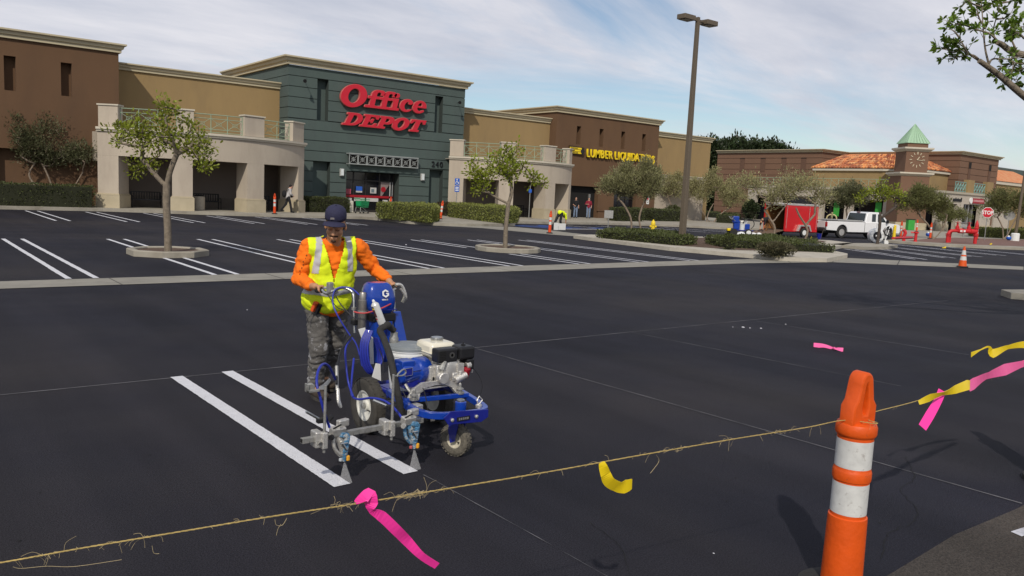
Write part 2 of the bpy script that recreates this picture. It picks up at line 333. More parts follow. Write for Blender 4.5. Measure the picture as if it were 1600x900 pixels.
# ---------------- the ground ----------------
def structure(o, **k):
    o['kind'] = 'structure'
    for a, b in k.items(): o[a] = b
    return o
lot = structure(M().sheet([(-900,-700),(1200,-700),(1200,1200),(-900,1200)], 0.0).build('asphalt_lot', ASPH))
structure(M().sheet([(-40,-30),(90,-30),(90,1.92),(30,1.93),(8,1.95),(5.93,1.93),(5.1,1.97),(4.27,1.93),(3.0,1.90),(-40,1.9)], 0.004).build('old_asphalt', OLDA))
structure(M().sheet([(5.44,1.72),(5.9,1.66),(5.92,1.73),(5.46,1.79)], 0.008).build('worn_paint_mark', PAINTW))
def strip(pts, wd, z, jit=0.0, step=0.12):
    """painted stripe along pts with slightly ragged edges"""
    a, b = Vector(pts[0]).to_2d(), Vector(pts[-1]).to_2d(); d = b-a; n = max(2, int(d.length/step)); u = d.normalized(); nn = Vector((-u.y, u.x))
    vs = []; wob = random.uniform(0, 9)
    for i in range(n+1):
        p = a + d*i/n + nn*(0.35*jit*math.sin(wob+i*0.23))
        wl = wd/2 + random.uniform(-jit, jit); wr = wd/2 + random.uniform(-jit, jit)
        vs += [(*(p+nn*wl), z), (*(p-nn*wr), z)]
    return M().add(vs, [(2*i, 2*i+1, 2*i+3, 2*i+2) for i in range(n)])
def stripe(a, b, wd=0.1, m=PAINT, jit=0.004, z=0.005, step=0.3):
    return strip([a, b], wd, z, jit, step).build('parking_stripe', m, lot)
# wet stripes beside the machine
stripe((2.216, 8.06), (2.30, 4.60), 0.118, jit=0.0018, step=0.03); stripe((2.714, 8.07), (2.805, 4.58), 0.118, jit=0.0018, step=0.03)
# row behind, hairpin pairs
for i, x in enumerate((2.62, 5.29, 7.93, 10.57, 13.2, 15.85, 18.5, 21.1)):
    for dxx in (0.0, 0.46):
        a = x+dxx
        if i in (1, 5):
            stripe((a, 26.45), (a+0.02, 22.45 if i == 1 else 22.75), 0.105); stripe((a, 20.3), (a+0.02, 16.55), 0.105)
        else: stripe((a, 26.45), (a+0.02, 16.5+0.03*i), 0.105, step=0.2)
# row along the shops
for x in (2.75, 5.4, 8.0, 10.7, 13.4, 16.0, 18.7):
    for dxx in (0.0, 0.5): stripe((x+dxx, 43.2 if x > 12 else 44.9), (x+dxx, 36.3), 0.1)
# pairs in the far lot
for a, b in (((37.4,21.0),(34.2,16.0)), ((41.0,22.2),(37.4,16.2)), ((44.1,23.2),(40.7,16.4)), ((47.6,24.2),(44.3,16.7)), ((50.6,24.0),(47.4,15.4)), ((54.0,18.6),(51.5,13.2)), ((57.5,17.2),(55.0,11.4))):
    for k in (0.0, 0.55): stripe((a[0]+k*0.85, a[1]-k*0.5), (b[0]+k*0.85, b[1]-k*0.5), 0.13, PAINTW)
for x, y0, y1 in ((38.2,39.5,33.5), (41.3,39.5,33.8), (44.4,39.2,33.2), (47.5,37.8,32.5), (35.0,39.3,37.0)):
    for k in (0.0, 0.5): stripe((x+k, y0), (x+1.5+k, y1), 0.12, PAINTW)
bluep = M().sheet([(29.6,38.9),(33.6,39.6),(34.6,36.6),(31.0,35.3)], 0.005).build('blue_stall_paint', BLUEA, lot)
M().sheet([(34.8,36.9),(38.4,38.4),(39.4,37.2),(35.6,35.6)], 0.005).build('blue_stall_paint', BLUEA, lot)
stripe((31.6,35.3), (35.2,35.7), 0.32, PAINT, 0.02, 0.009)
# chalk layout lines
def chalk(a, b, wd=0.016): return strip([a, b], wd, 0.004, 0.003, 0.15).build('chalk_line', CHALK, lot)
chalk((-1, 8.03), (4.0, 8.02), 0.02); chalk((4.0, 8.02), (13.4, 8.07), 0.02); chalk((13.4, 8.07), (19, 8.05), 0.018)
chalk((5.78, 7.97), (5.99, 4.06)); chalk((5.99, 4.06), (6.09, 1.95)); chalk((2.86, 4.5), (2.88, 3.6), 0.007); chalk((2.88, 3.6), (2.9, 2.1), 0.004); chalk((8.62, 8.02), (8.96, 4.2), 0.014); chalk((11.57, 7.95), (11.95, 4.7)); chalk((18.14, 8.31), (18.9, 5.9)); chalk((5.4, 35.9), (22.0, 36.1), 0.03)
# gutters, in cast slabs
gut = structure(M().sheet([(-30,14.1),(22.07,16.11),(27.26,15.72),(33.74,11.71),(60,-4.6),(61.5,-2.6),(35.95,12.49),(30.92,17.02),(23.87,17.44),(-30,14.9)], 0.003).build('concrete_gutter', mat('gutter_joint', (0.06,0.055,0.05), 0.9)))
def slab(q, z=0.009, m=GUT): return M().sheet(q, z).build('concrete_slab', m, gut)
x = -15.0
while x < 22:
    x1 = min(x+3.05, 22.6); e = 0.012
    slab([(x+e, 15.24+.038*x), (x1-e, 15.24+.038*x1), (x1-e, 16.25+.046*x1), (x+e, 16.25+.046*x)]); x = x1
path0 = [(22.6,16.1),(27.26,15.72),(33.74,11.71),(60,-4.6)]; path1 = [(22.6,17.3),(30.2,17.2),(35.95,12.49),(61.5,-2.6)]
for i in range(3):
    n = (2, 3, 9)[i]
    for k in range(n):
        l = lambda P, t: (P[i][0]+(P[i+1][0]-P[i][0])*t, P[i][1]+(P[i+1][1]-P[i][1])*t)
        t0, t1 = k/n+0.003, (k+1)/n-0.003; slab([l(path0,t0), l(path0,t1), l(path1,t1), l(path1,t0)])
slab([(23.7,36.9),(25.5,35.1),(25.8,32.3),(28.9,32.3),(29.2,33.8),(28.99,36.9)], 0.007); slab([(25.81,32.28),(26.15,30.2),(26.9,28.2),(28.6,28.2),(28.9,32.28)], 0.007)
# pavements
walk = structure(M().prism([(-70,46.2),(0,45.7),(9,46.0),(12,45.0),(15.1,43.9),(19,43.2),(22.5,43.0),(22.85,40.6),(22.9,38.4),(23.7,37.0),(25.6,36.7),(28.5,37.3),(30.1,38.1),(29.6,39.6),(31.2,41.1),(36,41.1),(40.6,41.75),(45.5,41.3),(48.5,40.0),(50.3,37.8),(58,37),(66,39),(74,50),(80,62),(86,90),(-70,90)], -0.02, 0.15).build('shop_pavement', CONC))
structure(M().prism([(49.2,25.2),(49.4,23.4),(50.2,21.6),(54.5,19.0),(80,7),(160,-10),(160,90),(100,90),(87,62),(79,52),(70,39),(63,31),(57,26.6)], -0.02, 0.151).build('plaza_pavement', CONC))
structure(M().sheet([(51.2,24.6),(52.2,21.9),(56,20.2),(80,9),(120,4),(120,16),(66,28),(60,27)], 0.156).build('brick_paving', BRICKP))
for a, b in zip([(0,45.7),(3,45.82),(6,45.9)], [(3,45.82),(6,45.9),(9,46.0)]): pass
isl = structure(M().prism([(25.0,26.2),(25.3,27.6),(26.85,28.2),(31.5,27.6),(40.5,26.2),(42.6,24.8),(41.5,22.8),(33.2,19.6),(31.2,17.35),(30.4,16.9),(26.95,15.75),(25.3,16.5),(24.3,20.9)], -0.02, 0.15).build('planting_island', CONCW))
M().sheet([(25.6,26.0),(26.5,27.4),(31,26.6),(40.5,25.5),(41.2,24.2),(32.5,20.2),(30.7,18.0),(26.6,19.2),(25.4,21.8)], 0.155).build('soil', MULCH, isl)
for nm, c, lb in (('a', (5.62,21.15), ''), ('b', (16.72,21.5), '')):
    r = 0.97 if nm == 'a' else 1.12; n = 8 if nm == 'a' else 14
    ring = [(c[0]+r*math.cos(2*math.pi*(i+.5)/n), c[1]+r*math.sin(2*math.pi*(i+.5)/n)) for i in range(n)]
    k = M().sweep(ring, [(0,-.02),(0,.13),(-.02,.15),(-.13,.15),(-.15,.13),(-.15,-.02)], True).build('tree_ring_kerb', CONC); structure(k)
    M().prism([(c[0]+(x-c[0])*.87, c[1]+(y-c[1])*.87) for x, y in ring], 0.0, 0.11).build('soil', MULCH, k)
i4 = structure(M().prism([(38.0,22.2),(38.2,20.4),(40.8,20.5),(43.6,21.4),(43.9,22.6),(41,22.9)], -0.02, 0.15).build('small_tree_island', CONC))
structure(M().prism([(21.55,7.0),(21.3,7.6),(21.9,8.05),(23.4,7.6),(24.6,6.2),(24.3,4.6),(23.0,4.9)], -0.02, 0.15).build('rounded_kerb_island', CONC))
# cracks in the seal coat
CRK = mat('crack_dark', (0.006,0.006,0.007), 0.9)
def crack(pts, wd=0.0045):
    P = spline([(x, y, 0) for x, y in pts], 7); P = [p + Vector((random.gauss(0,.005), random.gauss(0,.005), 0)) for p in P]; vs = []
    for i, p in enumerate(P):
        d = (P[min(i+1,len(P)-1)]-P[max(i-1,0)]).normalized(); nn = Vector((-d.y, d.x, 0))*wd*random.uniform(.2,.8); vs += [(*(p+nn).to_2d(), .0045), (*(p-nn).to_2d(), .0045)]
    return M().add(vs, [(2*i, 2*i+1, 2*i+3, 2*i+2) for i in range(len(P)-1)]).build('crack', CRK, lot)
crack([(4.35,2.05),(4.75,2.2),(5.1,2.22),(5.35,2.33),(5.6,2.55),(5.95,2.62),(6.4,2.9)]); crack([(1.4,3.3),(1.7,3.36),(1.95,3.3)]); crack([(3.0,2.7),(3.2,2.95),(3.3,3.3)], 0.004)
sm = M()
for _ in range(150):
    x, y = random.uniform(.5, 12), random.uniform(2.2, 12); r = random.uniform(.004,.011); n = 5
    sm.sheet([(x+r*math.cos(a*1.26+1)*random.uniform(.6,1.4), y+r*math.sin(a*1.26+1)*random.uniform(.6,1.4)) for a in range(n)], .0048)
o = sm.build('dark_specks', CRK, lot); o['kind'] = 'stuff'
sm = M()
for x, y, r in ((10.73,7.6,.022),(10.8,7.52,.012),(10.95,7.42,.015),(11.77,7.51,.012),(10.6,7.7,.009),(4.3,16.9-5,.01),(3.2,2.4,.008),(3.6,2.62,.005),(14.2,24,.03)): sm.ball((x, y, r*.3), (r, r*1.3, r*.5), 6, 4)
tg = sm.build('dried_paint_crumbs', PAINT); tg['kind'] = 'stuff'; tg['label'] = 'white crumbs of dried paint scattered on the dark asphalt'

# ---------------- foliage builders ----------------
def leaf_mesh(P, D, size, aspect=0.5, fold=0.25, szj=0.35, rng=None, shape=4):
    """many small leaves: P points, D growth directions"""
    rng = rng or np.random; P = np.asarray(P, float); D = np.asarray(D, float); n = len(P)
    D = D/np.maximum(1e-6, np.linalg.norm(D, axis=1, keepdims=True)); A = rng.normal(size=(n, 3)); U = np.cross(D, A); U /= np.maximum(1e-6, np.linalg.norm(U, axis=1, keepdims=True)); W = np.cross(D, U)
    s = (size*(1+rng.uniform(-szj, szj, n)))[:, None]; wd = s*aspect*0.5
    if shape == 4:
        V = np.stack([P, P+D*s*.5+U*wd+W*wd*fold, P+D*s, P+D*s*.5-U*wd+W*wd*fold], 1); k = 4
    else:
        V = np.stack([P, P+D*s*.3+U*wd*.8, P+D*s*.68+U*wd, P+D*s+W*wd*fold, P+D*s*.68-U*wd, P+D*s*.3-U*wd*.8], 1); k = 6
    me = bpy.data.meshes.new('leaves'); me.vertices.add(n*k); me.vertices.foreach_set('co', V.reshape(-1)); me.loops.add(n*k); me.loops.foreach_set('vertex_index', np.arange(n*k, dtype=np.int32))
    me.polygons.add(n); me.polygons.foreach_set('loop_start', np.arange(n, dtype=np.int32)*k); me.polygons.foreach_set('loop_total', np.full(n, k, dtype=np.int32)); me.update(calc_edges=True); return me

def tree(name, label, cat, base, trunks, blobs, leaf, bark, nt=120, lsize=0.08, nleaf=10, r0=0.008, seed=1, aspect=0.5, up=0.0, spread=0.12, group=None, shape=4, jitter=0.08, pexp=0.5, rt=0.0):
    """trunks: poly-lines from the ground; blobs: [(centre, radii)] that the twigs fill; branches join each twig end to the nearest wood"""
    rnd = random.Random(seed); rng = np.random.RandomState(seed); t = thing(name, label, cat, base, 0, group)
    nodes = []; par = []
    for tr in trunks:
        pts = spline(tr, 3); prev = -1
        if nodes:
            ds0 = [np.linalg.norm(np.array(pts[0])-q) for q in nodes]; j0 = int(np.argmin(ds0)); prev = j0 if ds0[j0] < .35 else (0 if pts[0].z < .4 else -1)
            if 0 < ds0[j0] < .35: pts = pts[1:]
        for p in pts: nodes.append(np.array(p)); par.append(prev); prev = len(nodes)-1
    ntr = len(nodes); n0 = len(spline(trunks[0], 3)); tops = [np.array(tr[-1]) for tr in trunks]; T = []
    wts = [b[1][0]*b[1][1]*b[1][2] for b in blobs]; tot = sum(wts)
    for (c, r), wgt in zip(blobs, wts):
        for _ in range(max(3, int(nt*wgt/tot))):
            d = rng.normal(size=3); d /= np.linalg.norm(d); q = rnd.random()**pexp; T.append(np.array(c)+d*np.array(r)*q)
    T.sort(key=lambda p: min(np.linalg.norm(p-tp) for tp in tops)); ends = []
    for p in T:
        A = np.array(nodes); dv = p-A; ds = np.linalg.norm(dv, axis=1)
        pen = ds*(1+0.35*(dv[:, 2] < 0)) + np.where(np.arange(len(A)) < ntr, np.maximum(0, (min(tp[2] for tp in tops)-.0)-A[:, 2])*3.0, 0)
        j = int(np.argmin(pen)); a = nodes[j]; L_ = ds[j]; k = max(1, int(L_/0.28)); prev = j
        bend = rng.normal(size=3)*L_*0.10 + np.array([0, 0, -L_*0.10])
        for i in range(1, k+1):
            u = i/k; q = a+(p-a)*u+bend*math.sin(math.pi*u)+rng.normal(size=3)*jitter*.25*(u < 1); nodes.append(q); par.append(prev); prev = len(nodes)-1
        ends.append((prev, p-a))
    cnt = [0]*len(nodes)
    for e, _ in ends:
        i = e
        while i >= 0: cnt[i] += 1; i = par[i]
    wood = M(); rad = [r0*max(1, c)**0.52 for c in cnt]
    if rt:
        for i in range(len(nodes)):
            if i < n0: rad[i] = max(rad[i], rt*(1-.32*i/n0))
    for i, pp in enumerate(par):
        if pp >= 0 and cnt[i] > 0 or i < ntr and pp >= 0:
            wood.tube([nodes[pp], nodes[i]], [max(rad[pp] if pp < ntr or cnt[pp] < cnt[i]*1.8 else rad[i]*1.15, r0), max(rad[i], r0)], 7 if cnt[i] > 8 else 4, cap=False)
    mpi = dict(parent=t, world=True)
    wood.build('trunk', bark, smooth=60, **mpi)
    LP = []; LD = []
    for e, d in ends:
        p = nodes[e]; d = d/np.linalg.norm(d)
        chain = [p]; i = par[e]
        if i >= 0: chain.append((nodes[i]+p)/2)
        for _ in range(int(nleaf*rnd.uniform(.4, 1.6))):
            c = chain[rnd.random() < .35]; o = rng.normal(size=3)*spread
            LP.append(c+o*.8); LD.append(o/spread*.8+d*.8+np.array([0, 0, up+.25]))
    me = leaf_mesh(LP, LD, lsize, aspect, rng=rng, shape=shape); obj('crown', me, leaf, t, True)
    return t

def hedge(label, quad, h, leaf, core, n=3500, size=0.09, z0=0.15, seed=0, name='hedge', cat='hedge', wob=0.06, roundness=0.0, group=None):
    rng = np.random.RandomState(seed); P = [Vector((x, y, 0)) for x, y in [q[:2] for q in quad]]; c = sum(P, Vector())/len(P)
    ar = sum(P[i].x*P[(i+1) % len(P)].y-P[(i+1) % len(P)].x*P[i].y for i in range(len(P)))
    if ar < 0: P = P[::-1]
    t = thing(name, label, cat, (c.x, c.y, z0), 0, group); k = len(P); pr = [(p.x, p.y) for p in P]
    ins = [((p-c)*(1-0.12/max(.3, (p-c).length))+c) for p in P]
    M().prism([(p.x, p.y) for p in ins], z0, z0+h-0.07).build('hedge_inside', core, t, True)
    areas = [(P[(i+1) % k]-P[i]).length*h for i in range(k)]; top = abs(ar)/2; tot = sum(areas)+top; LP = []; LD = []
    for i in range(k):
        a, b = P[i], P[(i+1) % k]; d = (b-a).normalized(); nn = Vector((d.y, -d.x, 0))
        for _ in range(int(n*areas[i]/tot)):
            u, z = rng.rand(), rng.rand(); p = a+(b-a)*u
            w_ = mnoise.noise(Vector((p.x*1.3, p.y*1.3, z*h*1.5)))*wob*2; off = rng.normal()*.035+w_ - (0.16 if z > .93 else 0) - roundness*z*z*.3
            LP.append((p.x+nn.x*off, p.y+nn.y*off, z0+z*h)); LD.append((nn.x+rng.normal()*.6, nn.y+rng.normal()*.6, .5+rng.normal()*.6))
    xs = [p.x for p in P]; ys = [p.y for p in P]; m = int(n*top/tot); tries = 0
    while m > 0 and tries < 60000:
        tries += 1; x, y = rng.uniform(min(xs), max(xs)), rng.uniform(min(ys), max(ys))
        if all((P[(i+1) % k].x-P[i].x)*(y-P[i].y)-(P[(i+1) % k].y-P[i].y)*(x-P[i].x) > 0 for i in range(k)):
            LP.append((x, y, z0+h-.05+mnoise.noise(Vector((x*1.2, y*1.2, 3)))*wob*2+rng.normal()*.025)); LD.append((rng.normal()*.6, rng.normal()*.6, 1)); m -= 1
    obj('foliage', leaf_mesh(LP, LD, size, .55, rng=rng), leaf, t, True); return t

# ---------------- buildings ----------------
CP = lambda z0, z1, o: [(0,z0),(o*.35,z0),(o*.35,z0+(z1-z0)*.3),(o*.6,z0+(z1-z0)*.42),(o*.68,z0+(z1-z0)*.68),(o,z0+(z1-z0)*.82),(o,z1),(-.12,z1),(-.12,z0+.02)]
def front(m, rects, y, th):
    for a, b, c, d in rects: m.box(a, b, y, y+th, c, d)
    return m

# brown block on the left
b1 = thing('brown_shop_building', 'tall brown stucco shop block at the far left with two slot recesses', 'building', (0, 49.0, 0))
YB = 49.0
ops = [(-19.8,-19.2,5.95,7.68),(-11.0,-10.4,5.95,7.68),(-3.2,-2.6,5.95,7.68),(5.09,5.62,5.95,7.68),(7.65,8.17,5.95,7.68),(-18,-6,.1,3.02),(-3.6,8.9,.1,3.02)]
front(M(), wall_rects(-30, 10.46, 0.1, 8.69, ops), YB, 0.5).build('wall', BROWN, b1, True)
M().box(-30, 10.46, YB+.5, YB+14, 0.1, 8.69).build('wall_core', BROWN, b1, True)
for x0, x1 in ((-19.8,-19.2),(-11.0,-10.4),(-3.2,-2.6),(5.09,5.62),(7.65,8.17)): M().box(x0-.02, x1+.02, YB+.44, YB+.55, 5.9, 7.72).build('recess_panel', BROWN, b1, True)
for x0, x1 in ((4.08,4.61),(8.49,8.95)): M().box(x0, x1, YB+.03, YB+.6, .1, 3.02).build('pier', BROWN, b1, True)
M().box(-3.6, 4.0, YB+.46, YB+.53, .1, 3.02).build('dark_shop_window', GLASSD, b1, True)
M().sweep([(-30,YB),(10.46,YB),(10.46,YB+14)], CP(8.55, 9.01, .36)).build('cornice', CORN, b1, True)

# green office-supply shop
b2 = thing('green_shop_building', 'grey green shop block with banded stucco and an entrance under a metal grille', 'building', (27, 50, 0))
YD = 50.0; XL, XR = 20.6, 34.2
base_ops = [(22.55,23.35,6.10,8.75),(31.62,32.3,6.05,8.66),(22.35,23.58,.1,3.45),(31.35,32.55,.1,3.38),(24.75,28.85,.1,2.93)]
M().box(XL+.05, XR-.05, YD+.9, YD+12, 0.1, 9.4).build('wall_core', GREEN, b2, True)
front(M(), wall_rects(XL+.03, XR-.03, 0.1, 9.4, base_ops), YD+.045, .86).build('groove_backing', GREEND, b2, True)
zs = [0.12] + [8.78-.665*i for i in range(12, -1, -1)] + [9.45]
zs = [z for z in zs if z >= .12]
for za, zb in zip(zs, zs[1:]):
    for a, b, c, d in wall_rects(XL, XR, za, zb-.045, base_ops):
        if d-c > .06 and b-a > .05: M().box(a, b, YD, YD+.05, c, d).build('wall_panel', GREEN, b2, True)
    M().box(XL-.005, XL+.05, YD+.052, YD+11.9, za, zb-.045).build('wall_panel', GREEN, b2, True)
for a, b, c, d in base_ops[:4]: M().box(a-.01, b+.01, YD+.5, YD+.56, c, d).build('recess_panel', GREEN, b2, True)
M().sweep([(XL,YD+12),(XL,YD),(XR,YD),(XR,YD+12)], CP(9.42, 9.93, .44)).build('cornice', CORN, b2, True)
dz = M().box(24.75, 28.85, YD+.86, YD+.9, .1, 2.93); dz.build('dark_doorway', DARKIN, b2, True)
# sliding doors
door = M()
for x in (24.78, 25.62, 26.55, 27.62, 28.77): door.box(x-.04, x+.04, YD+.62, YD+.72, .15, 2.9)
door.box(24.74, 28.81, YD+.61, YD+.73, 2.3, 2.38).box(24.74, 28.81, YD+.61, YD+.73, .15, .3)
dr = door.build('sliding_door_frame', FRAMEB, b2, True)
for x0, x1 in ((24.82,25.58),(25.66,26.51),(26.59,27.58),(27.66,28.73)):
    M().box(x0, x1, YD+.66, YD+.68, .3, 2.3).build('glass_pane', GLASSD, dr)
    M().box(x0, x1, YD+.66, YD+.68, 2.38, 2.88).build('glass_pane', GLASSD, dr)
RB = mat('red_door_band', (.30,.004,.012), .5); WB = mat('white_notice', (.45,.44,.42), .7); PB = mat('blue_poster', (.015,.09,.42), .6)
def card(x0, x1, z0, z1, m, nm='door_sticker', y=YD+.60): return M().box(x0, x1, y-.012, y, z0, z1).build(nm, m, dr)
card(24.82, 28.7, 1.16, 1.32, RB, 'red_door_band'); card(25.68,26.49,.9,1.14,WB); card(26.61,27.55,.9,1.14,WB); card(24.84,25.5,.55,1.1,WB,'door_notice'); card(25.05,25.42,1.38,1.72,mat('pink_notice',(.35,.06,.09),.6),'door_notice')
card(25.80,26.28,1.62,1.92,PB,'door_notice',YD+.598); card(25.80,26.28,1.50,1.61,WB,'door_notice'); card(26.90,27.38,1.48,1.88,WB,'door_notice'); card(26.98,27.2,1.55,1.78,mat('grey_print',(.12,.16,.18),.7),'door_notice',YD+.586)
card(27.9,28.3,.5,1.05,WB,'door_notice'); card(28.42,28.5,.3,2.3,WB,'door_edge_strip'); card(28.62,28.68,.3,2.3,mat('grey_strip',(.3,.3,.3),.6),'door_edge_strip')
M().extr([(27.72,2.28),(28.5,2.28),(27.72,1.15)], lambda a,b,d: (a,d,b), YD+.60, YD+.612).build('slanted_poster', mat('poster_grey',(.22,.17,.16),.6), dr)
M().lathe([(.19,0),(.19,.01)], 20, (27.93,YD+.59,1.78), (0,-1,0)).build('poster_ring', RB, dr)
# entrance grille (canopy)
gr = M(); Y0 = YD-.42; gx0, gx1, gz0, gz1 = 24.72, 30.13, 3.38, 4.06; nb = 8; wdt = (gx1-gx0)/nb
gfr = M().box(gx0, gx1, Y0, Y0+.05, gz1-.05, gz1).box(gx0, gx1, Y0, Y0+.05, gz0, gz0+.06).box(gx0, gx1, Y0-.04, YD-.002, gz1+.003, gz1+.07).box(gx1-.04, gx1, Y0+.052, YD-.002, gz0, gz0+.05).box(gx0, gx0+.04, Y0+.052, YD-.002, gz0, gz0+.05)
cnp = gfr.build('entrance_canopy_frame', mat('grille_frame_grey',(.32,.34,.33),.5,.2), b2, True)
GRM = MATS['grille_frame_grey']
for i in range(nb):
    x0 = gx0+i*wdt; x1 = x0+wdt; cx_, cz = (x0+x1)/2, (gz0+gz1)/2
    g = M().box(x0+.01, x0+.05, Y0+.004, Y0+.046, gz0+.05, gz1-.05).box(x1-.05, x1-.01, Y0+.004, Y0+.046, gz0+.05, gz1-.05)
    for sx in (-1, 1):
        for sz in (-1, 1): g.tube([(x0+.05 if sx < 0 else x1-.05, Y0+.02, gz1-.06 if sz > 0 else gz0+.06), (cx_+sx*.09, Y0+.02, cz+sz*.09)], .011, 4)
    for a, b in (((-1,0),(0,1)),((0,1),(1,0)),((1,0),(0,-1)),((0,-1),(-1,0))): g.tube([(cx_+a[0]*.14, Y0+.022, cz+a[1]*.14), (cx_+b[0]*.14, Y0+.022, cz+b[1]*.14)], .011, 4)
    g.box(cx_-.012, cx_+.012, Y0+.012, Y0+.034, cz-.1, cz+.1).box(cx_-.1, cx_+.1, Y0+.008, Y0+.03, cz-.012, cz+.012)
    g.build('grille_panel', GRM, cnp)
M().box(gx0+.02, gx1-.02, Y0+.11, Y0+.15, gz0+.06, gz1-.03).build('canopy_inside', DARKIN, cnp)
for x in (24.38, 30.72):
    l = M().box(x-.14, x+.14, YD-.16, YD-.002, 2.55, 3.05).build('wall_lamp', mat('lamp_shell',(.45,.45,.43),.4,.1), b2, True, bevel=.02)
    M().box(x-.09, x+.09, YD-.19, YD-.161, 2.6, 3.0).build('lamp_glass', mat('lamp_white_glass',(.62,.66,.66),.3), l)
for x, z in ((21.35,8.42),(33.2,8.33)):
    f_ = M().tube([(x+.35,YD,z+.03),(x+.1,YD-.7,z+.06)], .02, 6).tube([(x+.1,YD-.7,z+.06),(x-.05,YD-.9,z-.05)], [.05,.12], 10).build('sign_floodlight', BLK, b2, True)

# link walls
b3 = thing('tan_link_building', 'low tan stucco link wall between the left brown block and the green shop', 'building', (16, 51.5, 0))
M().box(10.48, 20.95, 51.45, 60, .1, 8.1).build('wall', TAN, b3, True)
M().sweep([(10.48,51.45),(21.3,51.45)], CP(7.95, 8.35, .3)).build('cornice', CORN, b3, True)
b4 = thing('tan_link_building', 'tan stucco link wall between the green shop and the brown flooring shop', 'building', (39, 51.8, 0))
M().box(34.22, 44.13, 51.8, 60, .1, 8.0).build('wall', TAN, b4, True)
M().sweep([(34.22,51.8),(44.12,51.8)], CP(7.9, 8.3, .3)).build('cornice', CORN, b4, True)

# brown flooring shop
b5 = thing('brown_flooring_shop', 'brown stucco flooring shop with four slot recesses above a yellow sign', 'building', (50, 51, 0))
YL = 51.0
ops = [(x, x+.48, 6.33, 7.86) for x in (46.45, 49.12, 51.8, 54.5)] + [(45.0,49.4,.1,2.85),(51.35,54.2,.1,2.8)]
front(M(), wall_rects(44.15, 56.7, .1, 8.9, ops), YL, .5).build('wall', BROWN, b5, True)
M().box(44.15, 56.7, YL+.5, 64, .1, 8.9).build('wall_core', BROWN, b5, True)
for o in ops[:4]: M().box(o[0]-.01, o[1]+.01, YL+.42, YL+.53, o[2], o[3]).build('recess_panel', BROWN, b5, True)
M().sweep([(44.15,64),(44.15,YL),(56.7,YL),(56.7,64)], CP(8.8, 9.28, .36)).build('cornice', CORN, b5, True)
M().box(45.0, 49.4, YL+.46, YL+.53, .1, 2.85).build('dark_doorway', DARKIN, b5, True)
M().box(51.35, 54.2, YL+.46, YL+.53, .1, 2.8).build('dark_shop_window', GLASSD, b5, True)
fr = M()
for x in (51.38, 52.3, 53.25, 54.17): fr.box(x-.03, x+.03, YL+.40, YL+.455, .1, 2.8)
fr.box(51.35, 54.2, YL+.39, YL+.455, 1.9, 1.97).build('window_frame', FRAMEB, b5, True)
for x0, x1 in ((49.4,51.35),(54.2,56.72)): M().box(x0, x1, YL-.10, YL-.002, .1, .75).build('plinth', BROWN, b5, True)
M().box(49.3, 51.4, YL-.16, YL-.003, .755, .85).build('plinth_cap', BROWN, b5, True)
M().box(48.6, 48.75, YL+.3, YL+.44, .15, 2.2).build('door_edge', GALV, b5, True)
M().box(55.6, 55.95, YL-.02, YL-.003, 1.55, 2.3).build('wall_notice', WHT, b5, True)
M().box(55.68, 55.87, YL-.026, YL-.021, 1.95, 2.12).build('notice_print', SIGNR, b5, True)
# tan end wing
b6 = thing('tan_end_wing', 'tan end wing of the shop row beside the dark evergreen trees', 'building', (62, 52.5, 0))
M().box(56.72, 66.2, 52.5, 66, .1, 8.2).build('wall', TAN, b6, True)
M().sweep([(56.72,52.5),(66.2,52.5),(66.2,66)], CP(8.0, 8.45, .32)).build('cornice', CORN, b6, True)
M().box(56.73, 65.0, 52.0, 52.48, .1, 4.1).build('lower_wall', CREAM, b6, True)
M().sweep([(56.72,51.98),(65.0,51.98),(65.0,52.45)], CP(4.1, 4.42, .2)).build('ledge', CORNW, b6, True)

